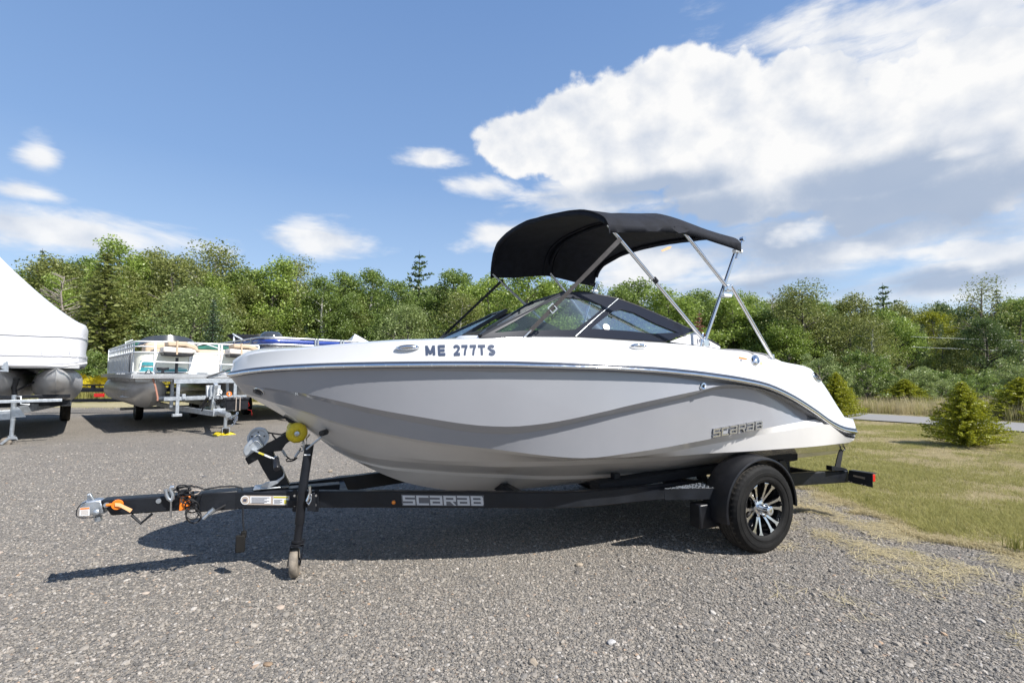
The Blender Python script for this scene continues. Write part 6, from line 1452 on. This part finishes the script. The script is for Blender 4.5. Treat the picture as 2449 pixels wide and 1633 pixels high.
# its trailer
ct_ = thing('pontoon_trailer', 'galvanised pontoon trailer with winch mast, under the cream boat', 'trailer', f1_.loc, f1_.ang)
def gbar(a, b_, w, h, name='frame_beam', m='galv', up=(0, 0, 1)): q = MB(); q.bar(a, b_, w, h, up); return q.build(name, m, ct_, bevel=.003)
cx = W_/2
gbar((cx - .42, -.15, .74), (cx - .42, 5.6, .62), .06, .10); gbar((cx + .42, -.15, .74), (cx + .42, 5.6, .62), .06, .10)
gbar((cx - .42, .9, .47), (cx - .42, 5.2, .47), .06, .10); gbar((cx + .42, .9, .47), (cx + .42, 5.2, .47), .06, .10)
gbar((cx - .42, .9, .47), (cx - .04, -.95, .42), .07, .10, 'tongue_beam'); gbar((cx + .42, .9, .47), (cx + .04, -.95, .42), .07, .10, 'tongue_beam')
gbar((cx, -.8, .44), (cx, -1.35, .44), .08, .08, 'tongue')
for y_ in (-.1, .5, 2.2, 4.2): gbar((cx - .75, y_, .70 if y_ < 1 else .58), (cx + .75, y_, .70 if y_ < 1 else .58), .05, .07, 'crossmember')
for x in (cx - .52, cx + .52):
    for y_ in (-.1, .5): gbar((x, y_, 1.06), (x, y_, .40 if y_ < 0 else .48), .06, .06, 'guide_post', up=(0, 1, 0))
q = MB(); q.box((cx - .52, -.1, .37), (.16, .12, .05)); q.build('post_foot', 'galv', ct_, bevel=.004)
gbar((cx - .60, -.1, 1.05), (cx + .55, -.1, 1.05), .08, .09, 'mast_bar'); q = MB(); q.box((cx - .605, -.1, 1.05), (.004, .05, .06)); q.build('bar_opening', 'black', ct_)
for y_ in (4.1,):
    q = MB(); q.tube([(cx - 1.0, y_, .30), (cx + 1.0, y_, .30)], .035, 8); q.build('axle', 'galv', ct_, smooth=50)
for sx_ in (-1, 1): wheel_thing(ct_, (cx + sx_*.62, 4.1, .26), .26, .16, 'rubber')
# mast with winch, jack, chains
gbar((cx, -.55, .48), (cx, -.75, 1.0), .07, .10, 'winch_mast', up=(0, 1, 0)); gbar((cx - .08, -.62, .86), (cx + .1, -.62, .86), .16, .22, 'winch_frame')
q = MB(); q.lathe(f1_.y(522.5, 937.5, -.72), (0, -1, 0), [(.001, 0), (.068, 0), (.07, -.01), (.07, -.12), (.001, -.12)], 20); wch = q.build('winch_drum', 'white', ct_, smooth=35)
for k in range(4): a = PI/4 + k*PI/2; q = MB(); c_ = f1_.y(522.5, 937.5, -.722) + Vector((.04*math.cos(a), -.003, .04*math.sin(a))); q.bar(c_ - Vector((math.cos(a)*.02, 0, math.sin(a)*.02)), c_ + Vector((math.cos(a)*.02, 0, math.sin(a)*.02)), .012, .012); q.build('drum_slot', 'darkmetal', wch)
q = MB(); q.prism([f1_.y(x, y, -.60) for x, y in ((495,922),(509,921),(506,948),(495,950))], (0, .1, 0)); q.build('motor_housing', 'white', ct_, bevel=.01)
rail([f1_.y(497, 951, -.6), f1_.y(480, 975, -.4)], .03, 'crank_arm', 'darkmetal', ct_); rail([f1_.y(505, 955, -.7), f1_.y(490, 970, -.6), f1_.y(482, 982, -.5)], .012, 'crank_arm', 'black', ct_)
q = MB(); q.tube([f1_.y(548, 942, -.7) + Vector((.04*math.cos(a), 0, .04*math.sin(a))) for a in [2*PI*k/10 for k in range(10)]], .014, 6, closed=True); q.build('orange_hook', 'orange', ct_, smooth=50)
for k in range(5): r = random.Random(k); q = MB(); q.tube([f1_.y(510 + 6*k + r.uniform(-3, 3), 945, -.66), f1_.y(514 + 5*k, 955 + r.uniform(-3, 4), -.7), f1_.y(520 + 4*k, 968, -.66)], .008, 5); q.build('wiring', 'darkmetal', ct_, smooth=50)
jx = f1_.y(539.5, 1000, -1.02); jb_ = f1_.y(537.5, 1034, -1.02)
rail([Vector((jx.x, -1.02, .56)), Vector((jx.x, -1.02, .14))], .032, 'jack_tube', 'zinc', ct_, n=12)
q = MB(); q.lathe((jx.x, -1.02, .078), (.9, .4, 0), [(.001, -.03), (.07, -.03), (.075, 0), (.07, .03), (.001, .03)], 20); q.build('jack_wheel', 'tread', ct_, smooth=40)
q = MB(); q.prism([(jx.x - .07, -1.08, .04), (jx.x - .07, -1.08, .15), (jx.x + .07, -1.08, .15), (jx.x + .07, -1.08, .04), (jx.x + .055, -1.08, .04), (jx.x + .055, -1.08, .13), (jx.x - .055, -1.08, .13), (jx.x - .055, -1.08, .04)], (0, .008, 0)); q.build('jack_fork', 'zinc', ct_)
gbar((cx - .12, -1.12, .50), (cx + .28, -1.12, .50), .03, .05, 'side_bracket')
q = MB(); q.tube([(cx + .0, -1.25, .44), (cx + .02, -1.62, .43)], [.055, .05], 12); q.build('coupler', 'zinc', ct_, smooth=50)
r = random.Random(5)
for k in range(16):
    a = k*.55; c_ = Vector((cx + .12 + .10*math.cos(a) + r.uniform(-.02, .02), -1.42 + .05*math.sin(a*2), .44 - .06*math.sin(a) - .012*k)); t_ = Vector((r.uniform(-1, 1), r.uniform(-.3, .3), r.uniform(-1, 1))).normalized(); u_ = t_.cross(Vector((0, 1, 0))).normalized()
    q = MB(); q.tube([c_ + t_*.026*math.cos(w) + u_*.015*math.sin(w) for w in [2*PI*j/8 for j in range(8)]], .006, 5, closed=True); q.build('chain_link', 'chrome', ct_, smooth=50)
q = MB(); q.prism([(jx.x - .20, -1.12, .0), (jx.x + .18, -1.12, 0), (jx.x + .11, -1.02, .04), (jx.x - .11, -1.02, .04)], (0, .22, 0)); pad = q.build('wheel_chock', 'yellow', None, bevel=.006); pad.matrix_world = f1_.M; tag(pad, 'yellow plastic pad under the jack wheel of the galvanised trailer', 'chock')
# battery box on the tongue
bx = thing('battery_box', 'black plastic battery box strapped on the tongue of the galvanised trailer', 'box', f1_.loc, f1_.ang)
c_ = f1_.y(564, 968, -1.05); q = MB(); q.box((c_.x, -1.05, .585), (.40, .22, .20)); q.build('box_body', 'plastic', bx, bevel=.015)
q = MB(); q.box((c_.x, -1.05, .70), (.43, .25, .06)); q.build('box_lid', 'plastic', bx, bevel=.02)
for k in (-.03, .04): q = MB(); q.box((c_.x + k, -1.05, .605), (.012, .262, .262)); q.build('box_strap', 'tan', bx)
for k in (-.10, .12): q = MB(); q.box((c_.x + k, -1.15, .715), (.05, .05, .05)); q.build('lid_clip', 'black', bx, bevel=.005)
rail([(c_.x + .2, -1.1, .66), (c_.x + .23, -1.12, .56), (c_.x + .14, -1.13, .50), (c_.x + .27, -1.13, .46), (c_.x + .28, -1.13, .36)], .003, 'red_cable', 'red', bx)

# ---- blue striped pontoon boat behind it
f2_ = Fr(-6.0, 11.6, math.radians(44.6)); bbt = thing('pontoon_boat', 'grey pontoon boat with blue striped fence, parked behind the white bow', 'boat', f2_.loc, f2_.ang); D2, WB, LB = 1.42, 2.7, 6.8
b = MB(); b.box((WB/2, LB/2, D2 - .05), (WB, LB, .09)); b.build('deck', 'alu', bbt, bevel=.01)
for cx2 in (.4, WB - .4): pontoon(f2_, bbt, cx2, .3, 6.8, .98, .33, 1.0)
Z2 = D2 + .70; cor2 = [Vector((.06 + .42*(1-math.cos(a)), .2 + .42 - .42*math.sin(a), 0)) for a in [PI/2*k/8 for k in range(9)]]
path = [Vector((.06, 6.4, 0)), Vector((.06, 3.5, 0))] + cor2 + [Vector((1.6, .2, 0)), Vector((WB, .2, 0))]
def band(z0, z1, m, name, off=0.): b = MB(); b.grid([[p + Vector((off, off, z0)) for p in path], [p + Vector((off, off, z1)) for p in path]]); o = b.build(name, m, bbt, smooth=30); o.modifiers.new('s', 'SOLIDIFY').thickness = .02; return o
band(D2 + .02, Z2 - .21, 'silverpanel', 'fence_panel'); band(Z2 - .17, Z2 - .05, 'blue', 'blue_band')
for z in (Z2 - .02, Z2 - .19, D2 + .02): rail([p + Vector((-.005, -.005, z)) for p in path], .022, 'fence_rail', 'zinc', bbt)
for p in [Vector((.06, y_, 0)) for y_ in (1.0, 1.8, 2.6, 3.4, 4.2, 5.2)]: b = MB(); b.box(p + Vector((-.012, 0, (D2 + Z2)/2)), (.05, .05, Z2 - D2)); b.build('fence_post', 'zinc', bbt)
for x in (1.35, 1.42, 2.05, 2.12): b = MB(); b.box((x, .185, (D2 + Z2)/2), (.04, .05, Z2 - D2)); b.build('fence_post', 'zinc', bbt)
for x0, x1, y_ in ((.3, 1.1, .9), (1.7, 2.5, 1.0)):
    b = MB(); b.box(((x0+x1)/2, y_, D2 + .36), (x1-x0, .9, .68)); b.build('bench', 'vinylgrey', bbt, bevel=.06)
b = MB(); b.prism([f2_.y(x, y, 3.2) for x, y in ((557,797),(572,799),(618,800),(625,803),(640,812),(590,813),(572,808))], (0, .8, .0)); b.build('folded_canopy', 'canvas', bbt, bevel=.03)
for k in range(4): rail([f2_.y(556 + 2*k, 798 + 1.5*k, 3.1 - .02*k), f2_.y(581 + 2*k, 812 + 1.5*k, 3.1 - .02*k)], .018, 'canopy_tube', 'galv', bbt)
rail([f2_.y(560, 803, 3.1), f2_.y(559, 826, 3.1)], .025, 'canopy_leg', 'white', bbt)
q = MB(); q.lathe(f2_.y(649, 809, 2.0), (0, 0, 1), [(.30, 0), (.28, .10), (.2, .17), (.001, .2)], 22); q.build('console_screen', 'smoke', bbt, smooth=50)
for k in range(2): rail([f2_.y(613, 813, 2.4), f2_.y(615, 800 + 3*k, 2.4), f2_.y(633, 800 + 3*k, 2.4), f2_.y(635, 812, 2.4)], .02, 'canopy_bracket', 'darkmetal', bbt)
wheelt = thing('pontoon_trailer', 'trailer under the blue striped pontoon boat', 'trailer', f2_.loc, f2_.ang)
wheelt['label'] = 'dark shaded trailer under the blue striped pontoon boat'
for x in (WB/2 - .45, WB/2 + .45): b = MB(); b.box((x, 3.2, .52), (.08, 6.4, .12)); b.build('frame_beam', 'galv', wheelt)
for y_ in (.6, 2.4, 4.4): b = MB(); b.box((WB/2, y_, .60), (1.9, .08, .08)); b.build('crossmember', 'galv', wheelt)
for sx_ in (-1, 1): wheel_thing(wheelt, (WB/2 + sx_*.68, 3.4, .30), .30, .18, 'rubber')
# peaked pale tarp beyond it
f3_ = Fr(-5.2, 15.4, math.radians(30)); tp_ = thing('covered_boat', 'small white tarp peak of a covered boat behind the blue striped one', 'boat', f3_.loc, f3_.ang)
b = MB(); pk = f3_.y(848, 799, .9); base = [f3_.y(822, 826, .1), f3_.y(905, 826, .1)]; zb = base[0].z - .25
x0, x1 = base[0].x, base[1].x + .9
rim_ = [Vector((x0, 0, zb)), Vector(((x0+x1)/2, -.25, zb)), Vector((x1, 0, zb)), Vector((x1 + .1, 1.2, zb)), Vector((x1, 4, zb)), Vector((x0, 4, zb)), Vector((x0 - .1, 1.2, zb))]
rr_ = []
for j in range(5):
    u = j/4; rr_.append([Vector(p).lerp(pk, u) - Vector((0, 0, .10*math.sin(PI*u))) + Vector((0, 0, .02*math.sin(i*2.4 + j))) for i, p in enumerate(rim_)])
b.grid(rr_, True); b.build('tarp', 'wrap', tp_, smooth=50)
b = MB(); b.grid([[p - Vector((0, 0, .5)) + Vector((.2 if p.x < 0 else -.2, 0, 0)) for p in rim_], rim_], True); b.build('hull', 'gelcoat', tp_, smooth=40)
for y_ in (.5, 3.4): b = MB(); b.box(((x0+x1)/2, y_, (zb - .5)/2), (.9, .12, zb - .5)); b.build('cradle', 'galv', tp_)

# ---- shrink wrapped boat at the left border
f4_ = Fr(-8.62, 8.0, math.atan2(.66, .75) ); f4_ = Fr(-8.62, 8.0, math.radians(41.5)); wb = thing('wrapped_boat', 'large boat shrink wrapped in white film, cut by the left border', 'boat', f4_.loc, f4_.ang)
HW = 1.20; b = MB()
zc0, zc1 = 1.36, 2.12
def outline(n=40):
    """rounded plan outline of the wrapped deck"""
    out = []
    L4 = 6.6
    for k in range(n):
        a = 2*PI*k/n; c, s = math.cos(a), math.sin(a); e = .28
        out.append((HW*math.copysign(abs(c)**e, c), L4/2 + (L4/2)*math.copysign(abs(s)**.16, s)))
    return out
ol = outline(72)
def ringz(f, z, wob=0.): return [Vector((x*f, 3.3 + (y-3.3)*(1 - (1-f)*HW/3.3), z + wob*math.sin(i*1.9) * math.sin(i*.7))) for i, (x, y) in enumerate(ol)]
rows = [ringz(.90, zc0 + .06), ringz(.975, zc0 - .03, .015), ringz(1.01, zc0 + .05, .012), ringz(.985, zc0 + .25), ringz(.995, zc0 + .52), ringz(1.0, zc1 - .08), ringz(.975, zc1 - .0)]
peak = (-.12, .62, 3.36)
for j in range(1, 15):
    u = j/14; rows_ = []
    for i, (x, y) in enumerate(ol):
        x2, y2 = x*.975, 3.3 + (y-3.3)*.985; ridge_y = min(max(y2, peak[1]), 5.2); tgt = Vector((peak[0], ridge_y, peak[2] - .22*(ridge_y - peak[1])))
        p = Vector((x2, y2, zc1)).lerp(tgt, u); p.z = zc1 + (tgt.z - zc1)*(u**1.25); rows_.append(p)
    rows.append(rows_)
b.grid(rows, True); cov = b.build('film_cover', 'wrap', wb, smooth=45)
for k in range(12):
    a = rng.uniform(0, .4); x = HW*(1 - a*.3)*.99; b = MB(); y_ = .02 + .05*k; 
for zz, ff in ((zc0 + .50, 1.003), (zc0 + .16, 1.012)):
    q = MB(); q.tube(ringz(ff, zz, .006), .006, 5, closed=True); q.build('film_seam', 'wrap', wb, smooth=50)
rq = random.Random(4)
for k in range(26):
    i0 = rq.randrange(72); a_ = ringz(1.0, zc0 + .04)[i0]; b2_ = ringz(.997, zc0 + rq.uniform(.12, .42))[(i0 + rq.choice((-1, 0, 1))) % 72]; q = MB(); q.tube([a_, a_.lerp(b2_, .5) + Vector((0, -.004, 0)), b2_], [.010, .007, .001], 4); q.build('film_crease', 'wrap', wb, smooth=60)
q = MB(); q.tube([f4_.y(208, 868, .02), f4_.y(150, 876, -.03), f4_.y(90, 873, -.03), f4_.y(20, 872, -.03), f4_.y(-60, 872, -.03)], .018, 6); q.build('film_band', 'wrap', wb, smooth=50)
for cx4 in (.80, 0, -.80): pontoon(f4_, wb, cx4, .02, 6.8, .98, .36, 1.2)
b = MB(); b.grid([[Vector((-.62, .5, 1.34)), Vector((-.3, .1, 1.2)), Vector((0, .05, 1.3)), Vector((.4, .3, 1.34))], [Vector((-.62, 5, 1.3)), Vector((-.3, 5, .95)), Vector((.0, 5, .9)), Vector((.4, 5, 1.3))]]); b.build('underskin', 'alu', wb, smooth=50)
b = MB(); b.box((0, 3.3, 1.33), (2.2, 6.4, .06)); b.build('deck', 'alu', wb)
b = MB(); b.prism([f4_.y(x, y, -.06) for x, y in ((2,880),(9,868),(17,864),(20,870),(20,889),(0,888),(0,884),(10,884))], (0, .08, 0)); b.build('bow_bracket', 'zinc', wb)
tw = thing('tandem_trailer', 'galvanised trailer under the white wrapped boat, with a jack wheel at its tongue', 'trailer', f4_.loc, f4_.ang)
def tb_(a, c, w, h, name='frame_beam', m='galv', up=(0, 0, 1)): q = MB(); q.bar(a, c, w, h, up); return q.build(name, m, tw, bevel=.004)
jw0 = f4_.z(14, 1056, .05); jx4 = jw0.x + .06; jy = jw0.y
j1 = f4_.y(34, 944, jy); j2 = f4_.y(27, 1044, jy)
rail([j1, f4_.y(31, 1006, jy)], .036, 'jack_tube', 'zinc', tw, n=12); rail([f4_.y(31, 1004, jy), j2], .030, 'jack_leg', 'zinc', tw, n=12)
rail([j1 + Vector((.03, -.03, -.03)), j1 + Vector((.09, -.05, -.03)), j1 + Vector((.09, -.05, -.16)), j1 + Vector((.20, -.05, -.17))], .011, 'jack_crank', 'zinc', tw)
q = MB(); q.lathe(j2 + Vector((-.06, 0, -.085)), (.5, 1, 0), [(.001, -.03), (.055, -.03), (.078, -.02), (.08, .0), (.078, .02), (.055, .03), (.001, .03)], 24); q.build('jack_wheel', 'greywheel', tw, smooth=40)
q = MB(); q.prism([j2 + Vector(v) for v in ((-.02, -.06, .02), (.07, -.06, .0), (.09, -.06, -.06), (.06, -.06, -.04), (-.02, -.06, -.04), (-.1, -.06, -.12), (-.13, -.06, -.10))], (0, .01, 0)); q.prism([j2 + Vector(v) for v in ((-.04, -.06, .01), (.05, -.06, .01), (.05, .05, .01), (-.04, .05, .01))], (0, 0, .01)); q.build('jack_fork', 'zinc', tw)
tb_(Vector((jx4 - .6, jy + .05, .50)), Vector((jx4 + .02, jy + .05, .50)), .09, .16, 'tongue', 'zinc')
A4 = f4_.y(36, 983, jy); B4 = f4_.y(152, 960, 1.6)
tb_(A4, B4, .07, .13, 'tongue_beam', 'galv'); tb_(B4, B4 + Vector((.04, 4, .03)), .07, .13)
tb_(Vector((-.95, .8, .66)), Vector((1.0, .8, .66)), .07, .10, 'crossmember', 'frame'); tb_(Vector((-.95, .4, .80)), Vector((1.0, .4, .80)), .07, .06, 'crossmember', 'frame'); tb_(Vector((-.9, 2.2, .58)), Vector((1.0, 2.2, .58)), .07, .10, 'crossmember', 'galv'); tb_(Vector((-.9, .0, .74)), Vector((.9, .0, .74)), .06, .05, 'crossmember', 'galv')
q = MB(); q.prism([A4 + Vector(v) for v in ((-.03, -.05, .06), (.05, -.05, .06), (.14, -.05, -.10), (-.03, -.05, -.10))], (0, .01, 0)); q.build('gusset', 'zinc', tw)
q = MB(); q.tube([Vector((.30, .5, .62)), Vector((.26, .45, .95)), Vector((.27, .45, 1.12))], [.045, .035, .06], 8); q.build('guide_roller', 'black', tw, smooth=50); rail([Vector((.26, .45, .75)), Vector((0, .5, .66))], .02, 'guide_arm', 'black', tw); rail([Vector((.28, .45, .9)), Vector((.5, .6, 1.05))], .016, 'guide_arm', 'black', tw)
wt_ = f4_.z(155, 1006, .0); wheel_thing(tw, (wt_.x, wt_.y, .31), .31, .20, 'tread'); wheel_thing(tw, (wt_.x - 2.0, wt_.y, .31), .31, .20, 'tread')
q = MB(); q.prism([f4_.y(x, y, wt_.y - .38) for x, y in ((150,956),(173,948),(173,956),(150,958))], (0, .7, 0)); fd = q.build('mudguard', 'galv', tw); q = MB(); q.box(f4_.y(166, 952.5, wt_.y - .39), (.04, .02, .03)); q.build('side_marker', 'red', fd)
for x in (.80, -.80): q = MB(); q.box((x, 3.0, .63), (.16, 4.6, .05)); q.build('bunk', 'wood', tw, bevel=.01)

# ---- black flat trailer far behind, between the boats
f5_ = Fr(-13.9, 14.6, math.radians(8)); bt5 = thing('flat_trailer', 'black flat trailer with red tail lamp, seen in the gap between the left boats', 'trailer', f5_.loc, f5_.ang)
for z, h in ((.86, .04), (.70, .09), (.40, .10)): q = MB(); q.box((2.3, 0, z), (5.2, .08, h)); q.build('side_beam', 'frame', bt5, bevel=.004)
for k in range(14): q = MB(); q.box((.1 + k*.36, 0, .78), (.09, .06, .14)); q.build('stake', 'frame', bt5)
for y_ in (.7, 1.4): q = MB(); q.box((2.3, y_, .70), (5.2, .08, .09)); q.build('side_beam', 'frame', bt5)
q = MB(); q.box(f5_.y(237, 945, -.06), (.28, .04, .11)); q.build('tail_lamp', 'red', bt5, bevel=.01)
wheel_thing(bt5, (4.8, -.05, .27), .27, .18, 'rubber', (0, 1, 0))
